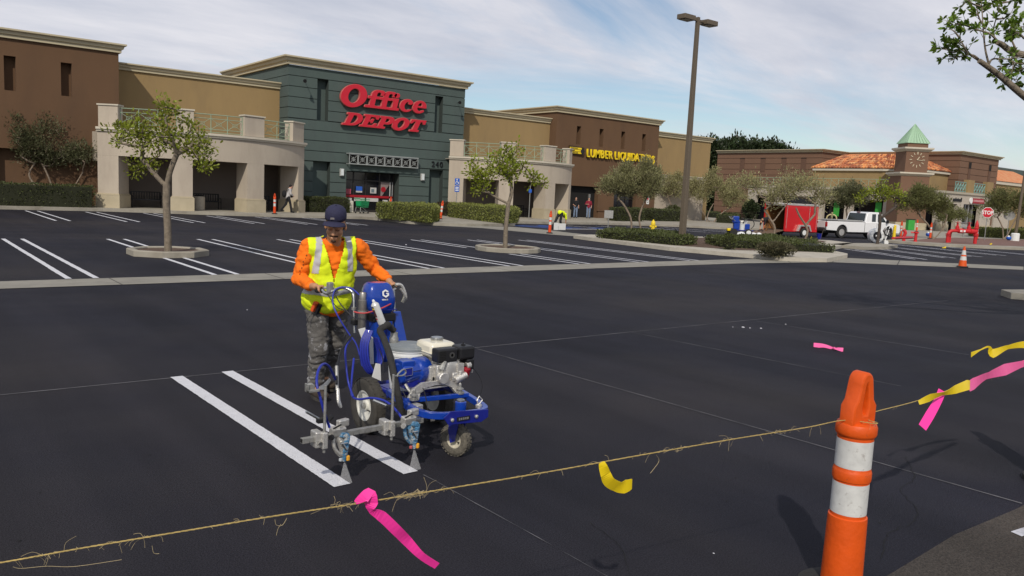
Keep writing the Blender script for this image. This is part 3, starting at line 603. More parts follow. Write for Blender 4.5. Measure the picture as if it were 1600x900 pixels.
# ---- curved arcades ----
def bow(A, B, sag):
    ax, ay = A; bx, by = B; c = math.hypot(bx-ax, by-ay); h = c/2; Rr = (h*h+sag*sag)/(2*sag)
    ux, uy = (bx-ax)/c, (by-ay)/c; nx, ny = uy, -ux; cx_, cy_ = (ax+bx)/2-nx*(Rr-sag), (ay+by)/2-ny*(Rr-sag); th = math.asin(h/Rr)
    def P(u, off=0.0):
        a = -th+2*th*u; return (cx_+(nx*math.cos(a)+ux*math.sin(a))*(Rr+off), cy_+(ny*math.cos(a)+uy*math.sin(a))*(Rr+off))
    return P, 2*th*Rr
def arcade(label, A, B, sag, piers, posts, zo=2.93, back=50.0):
    """bowed colonnade; piers and posts are stretches of the bow, 0..1"""
    P, LN = bow(A, B, sag); e = 1/LN
    t = thing('arcade', label, 'arcade', (*P(.5), 0))
    def seg(m, u0, u1, z0, z1, o0, o1, n=None):
        n = n or max(1, int((u1-u0)*LN/.5)); us = [u0+(u1-u0)*i/n for i in range(n+1)]
        return m.prism([P(u, o1) for u in us] + [P(u, o0) for u in reversed(us)], z0, z1)
    seg(M(), 0, 1, zo, 4.2, -.9, 0).build('fascia', CREAM, t, True, smooth=25)
    for u0, u1 in piers:
        deep = 1.25
        p = seg(M(), u0, u1, .15, zo-.003, -deep, -.003, 3).build('pier', CREAM, t, True)
        seg(M(), u0-.08*e, u1+.08*e, .15, .82, -deep-.07, .09, 3).build('plinth', PLIN, p)
        m = seg(M(), u0-.085*e, u1+.085*e, .825, .86, -deep-.075, .095, 3); seg(m, u0-.04*e, u1+.04*e, .863, .92, -deep-.04, .04, 3); m.build('plinth_cap', PLIN, p)['kind'] = 'stuff'
    ends = []
    for u, s in ((0, 1), (1, -1)):
        x, y = P(u); x2 = x+s*.5
        if back-y > 2.0: M().box(min(x, x2), max(x, x2), y+.98, back-.004, zo-.3, 4.2).build('side_beam', CREAM, t, True)
        if s < 0: M().box(x2, x-.01, y+1.2, back-.004, .15, zo-.303).build('end_pier', CREAM, t, True)
    us = [i/24 for i in range(25)]; xa, ya = P(0); xb, yb = P(1)
    path = [P(u) for u in us] + [(xb, back-.01)]
    M().sweep(path, [(0,4.19),(.08,4.19),(.10,4.26),(.16,4.30),(.16,4.42),(-.75,4.44),(-.75,4.2)]).build('ledge', CORNW, t, True)
    for u0, u1 in posts:
        p = seg(M(), u0, u1, 4.445, 5.55, -.62, -.04, 1).build('parapet_post', CREAM, t, True)
        seg(M(), u0-.05*e, u1+.05*e, 5.555, 5.63, -.68, .02, 1).build('post_cap', CORNW, p)
    for (p0, p1), (p2, p3) in zip(posts, posts[1:]):
        a, b = p1, p2; n = max(1, round((b-a)*LN/.95))
        for i in range(n):
            A_ = Vector((*P(a+(b-a)*i/n, -.3), 0)); B_ = Vector((*P(a+(b-a)*(i+1)/n, -.3), 0)); g = M(); q = lambda u, z: A_+(B_-A_)*u+Vector((0,0,z))
            for z in (5.46, 5.24, 4.66, 4.50): g.tube([q(0,z), q(1,z)], .024 if z > 5.4 else .017, 4)
            g.tube([q(0.02,4.45), q(0.02,5.46)], .024, 4)
            if i == n-1: g.tube([q(.98,4.45), q(.98,5.46)], .024, 4)
            for u0, z0 in ((0.02,4.66),(0.98,4.66),(0.02,5.24),(.98,5.24)): g.tube([q(u0,z0), q(.5+(.14 if u0 > .5 else -.14), 4.95+(.08 if z0 > 5 else -.08))], .013, 4)
            for (u0,z0),(u1,z1) in (((.36,4.87),(.36,5.03)),((.64,4.87),(.64,5.03)),((.36,5.03),(.64,5.03)),((.36,4.87),(.64,4.87)),((.36,4.87),(.64,5.03)),((.64,4.87),(.36,5.03))): g.tube([q(u0,z0), q(u1,z1)], .011, 4)
            g.build('railing_panel', RAIL, t, True)
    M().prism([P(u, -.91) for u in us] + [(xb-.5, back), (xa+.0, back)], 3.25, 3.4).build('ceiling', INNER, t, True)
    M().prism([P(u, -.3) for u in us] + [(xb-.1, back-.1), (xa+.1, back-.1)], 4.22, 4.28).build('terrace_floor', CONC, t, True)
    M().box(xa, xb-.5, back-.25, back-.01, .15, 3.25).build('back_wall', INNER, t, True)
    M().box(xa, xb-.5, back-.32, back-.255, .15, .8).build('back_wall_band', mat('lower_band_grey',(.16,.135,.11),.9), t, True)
    return t
A1 = arcade('curved cream arcade with parapet railings left of the green shop', (9.1,47.7), (20.6,47.4), 2.2, [(0.0,.0896),(.3042,.3866),(.6259,.7121),(.9454,1.0)], [(.0032,.0872),(.3228,.3911),(.6132,.713),(.8991,.9977)], back=50.5)
A2 = arcade('curved cream arcade with railings between green shop and flooring shop', (32.5,49.2), (42.7,47.2), 2.0, [(0.0,.0973),(.3263,.4246),(.6718,.7666),(.9556,1.0)], [(0.0,.0902),(.3316,.4298),(.6574,.7596),(.9471,1.0)], zo=2.85, back=50.9)

# ---- shop signs ----
def arc_pts(cx_, cy_, rx, ry, a0, a1, n): return [(cx_+rx*math.cos(R(a0+(a1-a0)*i/n)), cy_+ry*math.sin(R(a0+(a1-a0)*i/n))) for i in range(n+1)]
def glyph_mesh(loops, ext, bev=0.0):
    c = bpy.data.curves.new('letter', 'CURVE'); c.dimensions = '2D'; c.fill_mode = 'BOTH'; c.extrude = ext; c.bevel_depth = bev; c.bevel_resolution = 1
    for lp in loops:
        s = c.splines.new('POLY'); s.points.add(len(lp)-1); s.use_cyclic_u = True
        for i, (x, y) in enumerate(lp): s.points[i].co = (x, y, 0, 1)
    o = bpy.data.objects.new('letter', c); COL.objects.link(o); bpy.context.view_layer.update()
    me = bpy.data.meshes.new_from_object(o.evaluated_get(bpy.context.evaluated_depsgraph_get())); bpy.data.objects.remove(o); bpy.data.curves.remove(c); return me
def ring(cx_, cy_, rx, ry, ix, iy, tilt=0.0, n=28):
    rot = lambda P: [(cx_+(x-cx_)*math.cos(tilt)-(y-cy_)*math.sin(tilt), cy_+(x-cx_)*math.sin(tilt)+(y-cy_)*math.cos(tilt)) for x, y in P]
    return [arc_pts(cx_, cy_, rx, ry, 0, 360-360/n, n-1), rot(arc_pts(cx_, cy_, ix, iy, 0, 360-360/n, n-1))]
# glyphs in units of cap height 1, upright (sheared afterwards)
G = {}
G['O'] = (ring(.56,.5,.56,.56,.25,.36), 1.12)
G['o2'] = (ring(.42,.5,.44,.54,.17,.34), .86)
f_ = [(0,0),(.62,0),(.62,.12),(.48,.14),(.48,.52),(.66,.52),(.66,.66),(.48,.66),(.48,.78)] + arc_pts(.6,.80,.12,.12,180,60,4) + [(.72,.82),(.70,.74)] + [(.84,.74),(.9,.86)] + arc_pts(.72,.86,.18,.17,0,90,5) + arc_pts(.5,.78,.28,.26,90,180,6) + [(.22,.66),(.06,.66),(.06,.52),(.22,.52),(.22,.14),(0,.12)]
G['f'] = ([f_], .62)
G['i'] = ([[(0,0),(.56,0),(.56,.12),(.44,.14),(.44,.68),(.06,.66),(.06,.55),(.17,.52),(.17,.14),(0,.12)], arc_pts(.30,.86,.15,.14,0,345,14)], .58)
G['c'] = ([arc_pts(.36,.35,.37,.37,42,318,18) + [(.66,.16)] + arc_pts(.40,.33,.17,.24,300,75,12) + [(.42,.52)] + arc_pts(.53,.52,.12,.10,200,330,5) + [(.66,.52)]], .70)
G['e'] = ([arc_pts(.36,.35,.37,.37,0,322,20) + [(.60,.20)] + arc_pts(.40,.30,.16,.19,310,188,6) + [(.24,.31),(.73,.31)], [(.25,.40),(.26,.50),(.34,.60),(.42,.60),(.48,.50),(.48,.40)]], .72)
G['D'] = ([[(0,0),(.45,0)] + arc_pts(.45,.5,.42,.5,-90,90,12) + [(0,1),(0,.86),(.10,.84),(.10,.16),(0,.14)], [(.34,.16)] + arc_pts(.42,.5,.20,.34,-90,90,8) + [(.34,.84)]], .86)
G['E'] = ([[(0,0),(.80,0),(.82,.34),(.70,.34),(.62,.16),(.36,.16),(.36,.44),(.46,.44),(.48,.34),(.58,.34),(.58,.68),(.48,.68),(.46,.58),(.36,.58),(.36,.84),(.60,.84),(.68,.68),(.80,.68),(.78,1),(0,1),(0,.86),(.11,.84),(.11,.16),(0,.14)]], .82)
G['P'] = ([[(0,0),(.50,0),(.50,.14),(.36,.16),(.36,.36),(.52,.36)] + arc_pts(.52,.68,.30,.32,-90,90,10) + [(0,1),(0,.86),(.11,.84),(.11,.16),(0,.14)], [(.36,.52)] + arc_pts(.46,.68,.12,.16,-90,90,6) + [(.36,.84)]], .82)
G['T'] = ([[(.18,0),(.68,0),(.68,.14),(.56,.16),(.56,.84),(.66,.84),(.74,.66),(.86,.66),(.84,1),(.02,1),(0,.66),(.12,.66),(.20,.84),(.30,.84),(.30,.16),(.18,.14)]], .86)
ZF = Matrix(((1,0,0,0),(0,0,-1,0),(0,1,0,0),(0,0,0,1)))
s1 = thing('shop_sign', 'big red three-dimensional letters reading Office DEPOT on the green wall', 'shop sign', (27.4, 49.9, 7))
def word(seq, x0, z0, h, total, shear, m_edge, m_face, parent, y=49.86, ext=.09):
    wsum = sum(G[g][1]*k for g, k, dz_, tr in seq); sx = total/(wsum)/h; x = x0
    for g, k, dz_, tr in seq:
        loops, adv = G[g]
        for off, e, dep, mm, nm in ((0.0, .012, 0, m_face, tr), (.02, ext, .06, m_edge, None)):
            me = glyph_mesh([[((px_*k+shear*(py_*k+dz_))*h*(sx if True else 1), (py_*k+dz_)*h) for px_, py_ in lp] for lp in loops], e, off)
            me.transform(ZF)
            if nm: p_ = obj(nm, me, mm, parent, True); p_.location = Vector((x, y-ext-.085+.04, z0)); 
            else: q_ = obj('letter_return', me, mm, p_); q_.location = (0, ext+.02, 0)
        x += adv*k*h*sx
    return
word([('O',1.14,-.03,'letter_o'),('f',.98,0,'letter_f'),('f',.98,0,'letter_f'),('i',.98,0,'letter_i'),('c',1.0,0,'letter_c'),('e',1.0,0,'letter_e')], 23.95, 7.27, 1.20, 6.65, .20, SIGNE, SIGNR, s1)
word([('D',1,0,'letter_d'),('E',1,0,'letter_e'),('P',1,0,'letter_p'),('o2',1,0,'letter_o'),('T',1,0,'letter_t')], 24.22, 5.95, .84, 6.15, .30, SIGNE, SIGNR, s1)
s240 = thing('house_number', 'black number 240 above the right recess of the green shop', 'number sign', (31.6, 49.95, 3.6))
x = 31.48
for ch in '240':
    me = text_mesh(ch, .56, .03, .004); me.transform(ZF); o = obj('digit', me, BLK, s240, True); o.location = (x, 49.965, 3.60); x += .345
s2 = thing('shop_sign', 'yellow capital letters reading LUMBER LIQUIDATORS on the brown flooring shop', 'shop sign', (51.8, 50.9, 5.5))
x = 47.58; txt = 'LUMBER LIQUIDATOR$'.replace('$', '$')
widths = dict(L=.50,U=.62,M=.74,B=.60,E=.53,R=.61,I=.29,Q=.66,D=.61,A=.64,T=.55,O=.66); widths[' '] = .20; widths['$'] = .57
tw = sum(widths[c] for c in txt); ks = (56.25-x)/tw; nx = x
for ch in txt:
    if ch != ' ':
        me = text_mesh(ch, .98, .07, .010, xs=.80); me.transform(ZF); ln = 'dollar_sign' if ch == '$' else 'letter_'+ch.lower()
        o = obj(ln, me, SIGNY, s2, True); o.location = (nx, 50.86, 5.36-(.06 if ch == '$' else 0))
        me2 = text_mesh(ch, .98, .02, .024, xs=.80); me2.transform(ZF); o2 = obj('letter_return', me2, mat('sign_dark_return',(.03,.02,.008),.6), o); o2.location = (0.03, .09, -.03)
    nx += widths[ch]*ks
s3 = thing('shop_sign', 'small yellow plank-shaped sign with dark print left of the lumber letters', 'shop sign', (46.6, 50.9, 5.6))
pl = M().extr([(45.6,5.52),(47.2,5.46),(47.32,5.52),(47.3,6.1),(45.6,6.2)], lambda a,b,d: (a,d,b), 50.84, 50.96).build('sign_board', mat('sign_dark_board',(.05,.03,.01),.6), s3, True)
for z in (5.62, 5.80, 5.98): M().box(45.62, 46.95, 50.81, 50.838, z-.07, z+.07).build('yellow_plank', SIGNY, pl)
for i, z in enumerate((5.62, 5.80, 5.98)):
    me = text_mesh(('LIQUIDATORS','LUMBER','HARDWOOD')[i], .13, .004, .003); me.transform(ZF); o = obj('plank_lettering', me, BLK, pl); o.location = (45.7, 50.803, z-.045)
M().extr([(46.85,5.68),(47.0,5.62),(47.02,5.5),(47.15,5.5),(47.15,5.66),(47.3,5.74),(47.3,5.86),(47.18,5.86),(47.16,6.04),(47.02,6.06),(46.98,5.9),(46.85,5.86)], lambda a,b,d: (a,d,b), 50.78, 50.80).build('dark_emblem', BLK, pl)

# ---------------- far plaza building with clock tower ----------------
def grooved(t, rects, z0, z1, n, material):
    """rects: (x0,x1,y0,y1) solid block clad in n courses per face"""
    x0, x1, y0, y1 = rects; M().box(x0+.05, x1-.05, y0+.05, y1-.05, z0, z1).build('wall_core', mat('far_groove',(.06,.035,.024),.9), t, True)
    hgt = (z1-z0)/n
    for i in range(n):
        za, zb = z0+i*hgt, z0+(i+1)*hgt-.05
        M().box(x0, x0+.06, y0+.06, y1-.06, za, zb).build('wall_panel', material, t, True)
        M().box(x0, x1, y0, y0+.06, za, zb).build('wall_panel', material, t, True)
c1 = thing('far_brown_building', 'far brown shop block with banded walls left of the tiled roof', 'building', (91, 55, 0))
grooved(c1, (90.6, 101, 54.9, 70.6), .15, 8.8, 12, BROWN2)
M().sweep([(90.6,70.6),(90.6,54.9),(101,54.9)], CP(8.75, 9.12, .45)).build('cornice', CORN, c1, True)
for y in (57.3, 60.1, 63.2, 66.4): M().box(90.56, 90.62, y-.35, y+.35, 6.3, 8.1).build('recess_panel', mat('far_recess_shaded',(.115,.062,.04),.9), c1, True); M().box(90.52,90.6,y-.36,y+.36,8.0,8.1).build('recess_shadow_strip', mat('far_recess_shadow',(.03,.02,.015),.9), c1, True)  # flat panels: recess shade is in their colour, head shadow a dark strip
c2 = thing('clock_tower_building', 'far tan corner building with clay tiled roofs either side of a clock tower', 'building', (89, 44, 0))
M().prism([(89,54.88),(89,46.2),(91.2,42.4),(98.9,42.4),(98.9,54.88)], .15, 6.45).build('wall', TAN, c2, True)
M().sweep([(89,54.88),(89,46.2),(91.2,42.4),(98.95,42.4)], [(0,6.40),(.22,6.44),(.22,6.68),(-.1,6.68),(-.1,6.4)]).build('eaves_board', CORNW, c2, True)
# tiled roofs: barrel tiles, course by course
def tiles(p0, p1, q0, q1, nu, nv, name='roof_tiles'):
    m = M(); p0, p1, q0, q1 = map(Vector, (p0, p1, q0, q1)); rng = random.Random(3)
    nrm = (p1-p0).cross(q0-p0).normalized(); nrm = nrm if nrm.z > 0 else -nrm
    for j in range(nv):
        for i in range(nu):
            f = lambda u, v: (p0+(p1-p0)*u)*(1-v)+(q0+(q1-q0)*u)*v
            u0, u1 = i/nu, (i+1)/nu; v0, v1 = j/nv, (j+1.12)/nv; a, b = f(u0, v0), f(u1, v0); c, d = f(u0, v1), f(u1, v1); h = nrm*(b-a).length*.5; lift = nrm*(.05+rng.uniform(0,.04))
            m.add([a+lift, a+(b-a)*.25+h+lift, a+(b-a)*.75+h+lift, b+lift, c, c+(d-c)*.25+h*.9, c+(d-c)*.75+h*.9, d], [(0,1,5,4),(1,2,6,5),(2,3,7,6),(0,3,2,1)])
    o = m.build(name, TILE, c2, True); o['kind'] = 'stuff'; return o
tiles((88.75,46.1,6.66),(88.75,55.1,6.66),(92.2,47.4,8.45),(92.2,52.8,8.45), 24, 7)
tiles((91.0,42.15,6.66),(99.2,42.15,6.66),(93.6,45,8.6),(96.2,45,8.0), 24, 7)
tiles((88.75,46.1,6.66),(91.0,42.15,6.66),(92.2,47.4,8.45),(93.6,45,8.6), 14, 9)
M().add([(88.75,55.1,6.7),(92.2,52.8,8.45),(99.2,55.1,6.7),(92.2,47.4,8.4),(96,45.2,8.0),(99.2,42.2,6.7),(93.6,45,8.5)], [(0,1,2),(1,3,6,4,5,2)]).build('roof_back', TILE, c2, True)
# tower, turned 38 degrees
tw = thing('clock_tower', 'square brown clock tower with pale green pyramid roof', 'clock tower', (85.42, 40.85, 0), R(-38.1))
def ctr(m, hw, y0, dd, z0, z1): return m.box(-hw, hw, y0, y0+dd, z0, z1)
ctr(M(), 1.18, 0, 2.36, 6.05, 8.35).build('shaft', BROWN2, tw); ctr(M(), 1.5, -.05, 2.7, .9, 5.75).build('lower_shaft', BROWN2, tw)
ctr(M(), 1.65, -.15, 3.0, .15, .88).build('plinth', PLIN, tw)
def ringc(hw, y0, dd, z0, z1, o): return M().sweep([(-hw,y0),(hw,y0),(hw,y0+dd),(-hw,y0+dd)], [(-.1,z0),(.02,z0),(o,z0+(z1-z0)*.6),(o,z1),(-.2,z1)], True)
ringc(1.5,-.05,2.7,5.75,6.12,.3).build('lower_cornice', CORNW, tw); M().box(-1.5,1.5,-.05,2.65,5.9,6.04).build('ledge_top', CORNW, tw)
ringc(1.18,0,2.36,8.3,8.72,.35).build('upper_cornice', CORNW, tw); M().box(-1.2,1.2,.0,2.36,8.5,8.7).build('ledge_top', CORNW, tw)
M().box(-1.08,1.08,.1,2.26,8.7,9.2).build('roof_base', BROWN2, tw)
rf = M(); 
for k in range(4):
    a = R(90*k); rot = lambda x, y: (x*math.cos(a)-y*math.sin(a), 1.18+x*math.sin(a)+y*math.cos(a))
    for i in range(7):
        u0, u1 = -1.2+2.4*i/7, -1.2+2.4*(i+1)/7; x0, y0 = rot(u0, -1.2); x1, y1 = rot(u1-.03, -1.2); rf.add([(x0,y0,9.2),(x1,y1,9.2),(0,1.18,11.25)], [(0,1,2)])
        rf.tube([(x0,y0,9.22),(0,1.18,11.27)], .018, 3, False)
rf.box(-1.2,1.2,-.02,2.38,9.16,9.2); rf.build('pyramid_roof', COPPER, tw)
CLK = mat('clock_marks_cream',(.55,.48,.34),.6)
for k in range(12):
    a = R(30*k); M().obox((.68*math.sin(a), -.03, 7.45+.68*math.cos(a)), (.06 if k else .1, .05, .26), ry=a).build('hour_mark', CLK, tw)
M().obox((.11,-.05,7.6), (.07,.03,.38), ry=R(36)).build('hour_hand', CLK, tw); M().obox((.26,-.06,7.41), (.04,.03,.62), ry=R(96)).build('minute_hand', CLK, tw)
# arcade wings of the plaza
LTC = mat('plaza_cream',(.42,.37,.31),.9)
c3 = thing('plaza_arcade', 'cream shopfront wing of the far plaza behind the red trailer and white pickup', 'shopfront', (87, 53, 0))
zt = 4.2; ops = [(49.2,51.9,.15,3.0),(52.9,57.6,.15,3.25),(58.5,61.2,.15,3.2),(44.7,48.3,.15,3.1)]
m = M()
for a, b, c, d in wall_rects(43.6, 62.4, .15, zt, ops): m.box(86.8, 87.3, a, b, c, d)
m.build('wall', LTC, c3, True); M().box(87.8, 88.9, 43.6, 62.4, .15, zt).build('dark_shop_window', GLASSD, c3, True)
M().box(87.3,88.95,62.0,62.4,.15,zt).build('end_wall', LTC, c3, True)
M().sweep([(86.8,62.5),(86.8,43.4)], [(0,4.15),(.15,4.2),(.22,4.42),(-2,4.42),(-2,4.2)]).build('ledge', CORNW, c3, True)
for y0, y1 in ((44.0,54.0),(55.2,61.8)):
    g = M(); nb = int((y1-y0)/.9)
    for i in range(nb+1): g.box(87.0,87.04,y0+(y1-y0)*i/nb-.02,y0+(y1-y0)*i/nb+.02,4.42,5.45)
    for i in range(nb):
        ya_, yb_ = y0+(y1-y0)*i/nb, y0+(y1-y0)*(i+1)/nb; g.tube([(87.02,ya_,4.6),(87.02,yb_,5.3)], .02, 3); g.tube([(87.02,yb_,4.6),(87.02,ya_,5.3)], .02, 3)
    g.box(86.99,87.05,y0,y1,5.4,5.45).box(86.99,87.05,y0,y1,4.52,4.56).build('terrace_railing', RAIL, c3, True)
M().box(86.9,87.4,54.0,55.2,4.42,5.7).box(86.9,87.4,61.8,62.4,4.42,5.7).build('parapet_post', TAN, c3, True)
for y in (50.6, 45.6): M().box(87.55,87.6,y-.35,y+.35,1.1,2.9).build('green_window_poster', mat('bright_green_poster',(.035,.30,.04),.6), c3, True)
c4 = thing('plaza_arcade', 'cream shopfront wing right of the clock tower with small black and red signs', 'shopfront', (95, 39.4, 0))
ops = [(90.7,92.6,.15,3.1),(94.2,98.6,.15,3.15)]
front(M(), wall_rects(87.9, 101.6, .15, 4.2, ops), 39.4, .4).build('wall', LTC, c4, True)
M().box(88, 101.5, 40.1, 41.0, .15, 4.2).build('dark_shop_window', GLASSD, c4, True); M().box(101.2,101.6,39.8,41.2,.15,4.2).build('end_wall', LTC, c4, True)
M().box(96.2,96.5,39.75,39.95,.15,3.1).box(97.3,97.45,39.75,39.95,.15,3.1).build('door_frame', GALV, c4, True)
for a, b in ((87.9,90.7),(92.6,94.2),(98.6,101.7)): M().box(a-.05,b+.05,39.3,39.398,.15,.85).build('plinth', PLIN, c4, True)
M().sweep([(87.9,39.4),(101.6,39.4),(101.6,41)], [(0,4.15),(.15,4.2),(.22,4.42),(-1.6,4.42),(-1.6,4.2)]).build('ledge', CORNW, c4, True)
for a, b in ((95.0,96.6),(100.0,101.7)): M().box(a,b,39.5,40.0,4.42,5.85).build('parapet_post', TAN, c4, True)
for a, b in ((92.4,95.0),(96.6,100.0)):
    g = M(); nb = max(2,int((b-a)/.6))
    for i in range(nb+1): g.box(a+(b-a)*i/nb-.02,a+(b-a)*i/nb+.02,39.72,39.76,4.42,5.55)
    for i in range(nb): x0,x1=a+(b-a)*i/nb,a+(b-a)*(i+1)/nb; g.tube([(x0,39.74,4.6),(x1,39.74,5.4)],.03,3); g.tube([(x1,39.74,4.6),(x0,39.74,5.4)],.03,3)
    g.box(a,b,39.7,39.78,5.5,5.56).box(a,b,39.7,39.78,4.5,4.56).build('terrace_railing', mat('teal_rail',(.16,.33,.30),.6), c4, True)
sg = thing('shop_sign', 'small black letters on the cream shopfront right of the clock tower', 'shop sign', (93, 39.3, 3.6)); x = 91.35
for ch in 'mistral':
    me = text_mesh(ch, .62, .04, .015); me.transform(ZF); o = obj('letter_'+ch, me, BLK, sg, True); o.location = (x, 39.33, 3.38); x += {'m':.55,'i':.18,'s':.32,'t':.25,'r':.26,'a':.36,'l':.18}[ch]
sg = thing('shop_sign', 'small red sign band with white round emblem on the far cream shopfront', 'shop sign', (97.5, 39.3, 3.6))
M().box(96.1,99.2,39.28,39.38,3.30,3.86).build('sign_band', mat('dark_red_sign',(.30,.008,.02),.5), sg, True)
M().lathe([(.34,0),(.34,.1)], 20, (95.75,39.38,3.58), (0,-1,0)).build('round_emblem', WHT, sg, True)
g = M()
for i in range(9): g.box(96.3+i*.3,96.3+i*.3+.16,39.262,39.279,3.48,3.7)
g.build('sign_letters', mat('sign_pale_pink',(.6,.35,.35),.6), sg, True)['kind'] = 'stuff'
c5 = thing('far_brown_building', 'far brown shop block with two slot windows right of the clock tower', 'building', (100, 41, 0))
grooved(c5, (96.5, 106.9, 41.25, 56), .15, 8.8, 12, BROWN2)
M().sweep([(96.5,56),(96.5,41.25),(106.9,41.25),(106.9,56)], CP(8.75, 9.12, .45)).build('cornice', CORN, c5, True)
for x in (99.0, 104.5): M().box(x-.3, x+.3, 41.19, 41.26, 5.6, 8.0).build('shaded_slot_panel', MATS['far_recess_shaded'], c5, True); M().box(x-.3, x+.3, 41.17, 41.189, 7.3, 8.0).build('recess_shadow_head', DARKIN, c5, True)  # no real hollow: slot shade painted as darker panel, black strip for head shadow
c6 = thing('far_green_building', 'distant grey green building with tiled lean-to roof at the right edge', 'building', (135, 50, 0))
M().box(126, 160, 50, 70, .1, 9.2).build('wall', GREEN, c6, True); M().box(112, 135, 45.6, 49.9, .1, 6.6).build('side_wall', TAN, c6, True)
M().box(111.9, 135.1, 45.4, 45.598, 6.3, 6.7).build('eaves_board', CORNW, c6, True); M().add([(111.8,45.3,6.72),(135,45.3,6.72),(135,49.9,8.8),(111.8,49.9,8.8)],[(0,1,2,3)]).build('tiled_roof', TILE, c6, True)
M().box(107.2, 112, 41.2, 46, .1, 3.5).build('low_wall', LTC, c6, True)
# ---------------- trees ----------------
TA = 'trees in round kerbed planters'
tree('planter_tree', 'leafy yellow-green tree standing in the round kerb planter behind the worker', 'tree', (5.45,20.62,.1),
  [[(5.47,20.62,.05),(5.46,20.6,.7),(5.43,20.6,1.3),(5.44,20.6,1.75)],[(5.44,20.6,1.7),(5.2,20.75,2.0),(4.95,20.9,2.35)],[(5.44,20.6,1.72),(5.5,20.5,2.1),(5.62,20.4,2.5)]],
  [((5.3,20.7,3.0),(.85,.75,.62)),((4.62,21.3,2.95),(.55,.5,.45)),((6.0,20.2,2.75),(.55,.6,.55)),((5.35,20.6,3.6),(.4,.4,.35)),((4.9,21.0,2.2),(.5,.5,.3)),((6.2,20.0,2.3),(.3,.4,.25))],
  LEAFN, BARK, rt=.085, nt=120, lsize=.082, nleaf=27, r0=.0075, seed=4, aspect=.5, up=.1, spread=.085, shape=6)
tree('planter_tree', 'sparse young tree with long bare trunk in the round kerb planter near the lamp post', 'tree', (16.2,20.97,.1),
  [[(16.2,20.97,.05),(16.17,20.95,.8),(16.22,20.95,1.5),(16.24,20.95,1.68)],[(16.24,20.95,1.6),(15.95,21.15,1.75),(15.6,21.4,2.0)],[(16.24,20.95,1.62),(16.3,20.9,2.0),(16.25,20.95,2.5)]],
  [((16.1,21,2.75),(.8,.75,.5)),((15.5,21.5,2.45),(.5,.5,.45)),((16.9,20.4,2.5),(.5,.5,.3)),((16.3,20.9,3.25),(.4,.4,.28)),((15.25,21.7,2.9),(.25,.3,.2)),((15.5,21.5,1.95),(.35,.3,.18))],
  LEAFL, BARK, rt=.085, nt=90, lsize=.10, nleaf=27, r0=.007, seed=9, aspect=.5, up=.1, spread=.10, shape=6)
def olive(label, base, tr, blobs, leaf, seed, nt=150, nl=30, ls=.13, up=.9, r0=.0045, bark=BARKO, asp=.30): return tree('olive_tree', label, 'tree', base, tr, blobs, leaf, bark, nt=nt, lsize=ls, nleaf=int(nl*1.7), r0=r0, rt=.06, seed=seed, aspect=asp, up=up, spread=.2)
olive('dark olive tree with thin trunks behind the dark hedge at far left', (6.9,48.9,.15),
  [[(6.55,49.0,.1),(6.4,49,1.0),(6.1,49.1,1.7),(6.35,49,2.3)],[(7.2,48.9,.1),(7.1,48.9,1.2),(6.75,48.95,2.2)],[(7.9,48.8,.1),(8.1,48.8,1.0),(8.6,48.8,2.0)]],
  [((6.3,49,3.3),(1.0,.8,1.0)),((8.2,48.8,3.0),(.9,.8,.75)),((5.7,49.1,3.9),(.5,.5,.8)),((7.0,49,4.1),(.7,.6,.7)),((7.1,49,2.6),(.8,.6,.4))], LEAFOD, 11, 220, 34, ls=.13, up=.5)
olive('large wind-swept olive tree with pale leaves before the brown flooring shop', (36.7,34.4,.1),
  [[(36.45,34.5,.05),(36.3,34.5,.8),(35.9,34.8,1.6),(35.6,35,1.9)],[(37.0,34.2,.05),(36.85,34.3,.8),(37.0,34.2,1.6),(37.1,34.1,1.9)]],
  [((35.9,34.8,2.95),(.95,.8,.85)),((37.1,33.9,3.05),(.8,.8,.95)),((35.1,35.35,2.7),(.6,.6,.5)),((36.95,34.1,4.0),(.35,.3,.45)),((36.0,34.8,3.75),(.35,.35,.4))], LEAFO, 12, 300, 50, ls=.14, up=1.1)
olive('pale olive tree before the lower cream wall left of the lamp post', (59.6,51.0,.15),
  [[(59.4,51,.1),(59.3,51,1.2),(58.8,51.2,2.2)],[(60.2,50.8,.1),(60.5,50.8,1.0),(61,50.6,2.1)]],
  [((59.5,51,3.6),(1.3,1,1.2)),((61.2,50.3,3.4),(1.2,1,1.1)),((58.6,51.4,3.1),(.7,.7,.6))], LEAFOS, 13, 160, 34, ls=.16)
olive('twin olive trees beside the end of the tan wing', (62.8,48.6,.15),
  [[(62,49,.1),(62.2,49,1.0),(62.6,48.8,1.9)],[(62.6,48.6,.1),(63.2,48.4,.9),(64.2,48,1.6)],[(62.3,48.8,.1),(61.6,49,.8),(61.2,49.3,1.6)]],
  [((62.3,48.9,4.0),(1.1,1,1.3)),((63.9,48,3.0),(1.5,1,1.3)),((61.5,49.3,2.7),(.9,.8,.8)),((65.2,47.5,2.5),(.8,.7,.6))], LEAFOS, 14, 200, 34, ls=.17)
olive('silvery olive tree with curved trunk growing over the rear of the red trailer', (35.1,23.6,.15),
  [[(35.05,23.6,.1),(35.15,23.5,.8),(34.95,23.7,1.3),(34.7,23.9,1.7)],[(35.05,23.6,1.1),(35.4,23.4,1.7),(35.6,23.2,2.1)]],
  [((34.1,24.3,3.0),(.8,.6,.45)),((35.3,23.4,2.7),(.75,.65,.6)),((33.6,24.7,3.15),(.4,.4,.3)),((34.9,23.7,2.3),(.7,.5,.35))], LEAFOS, 15, 130, 18, ls=.12, up=.5)
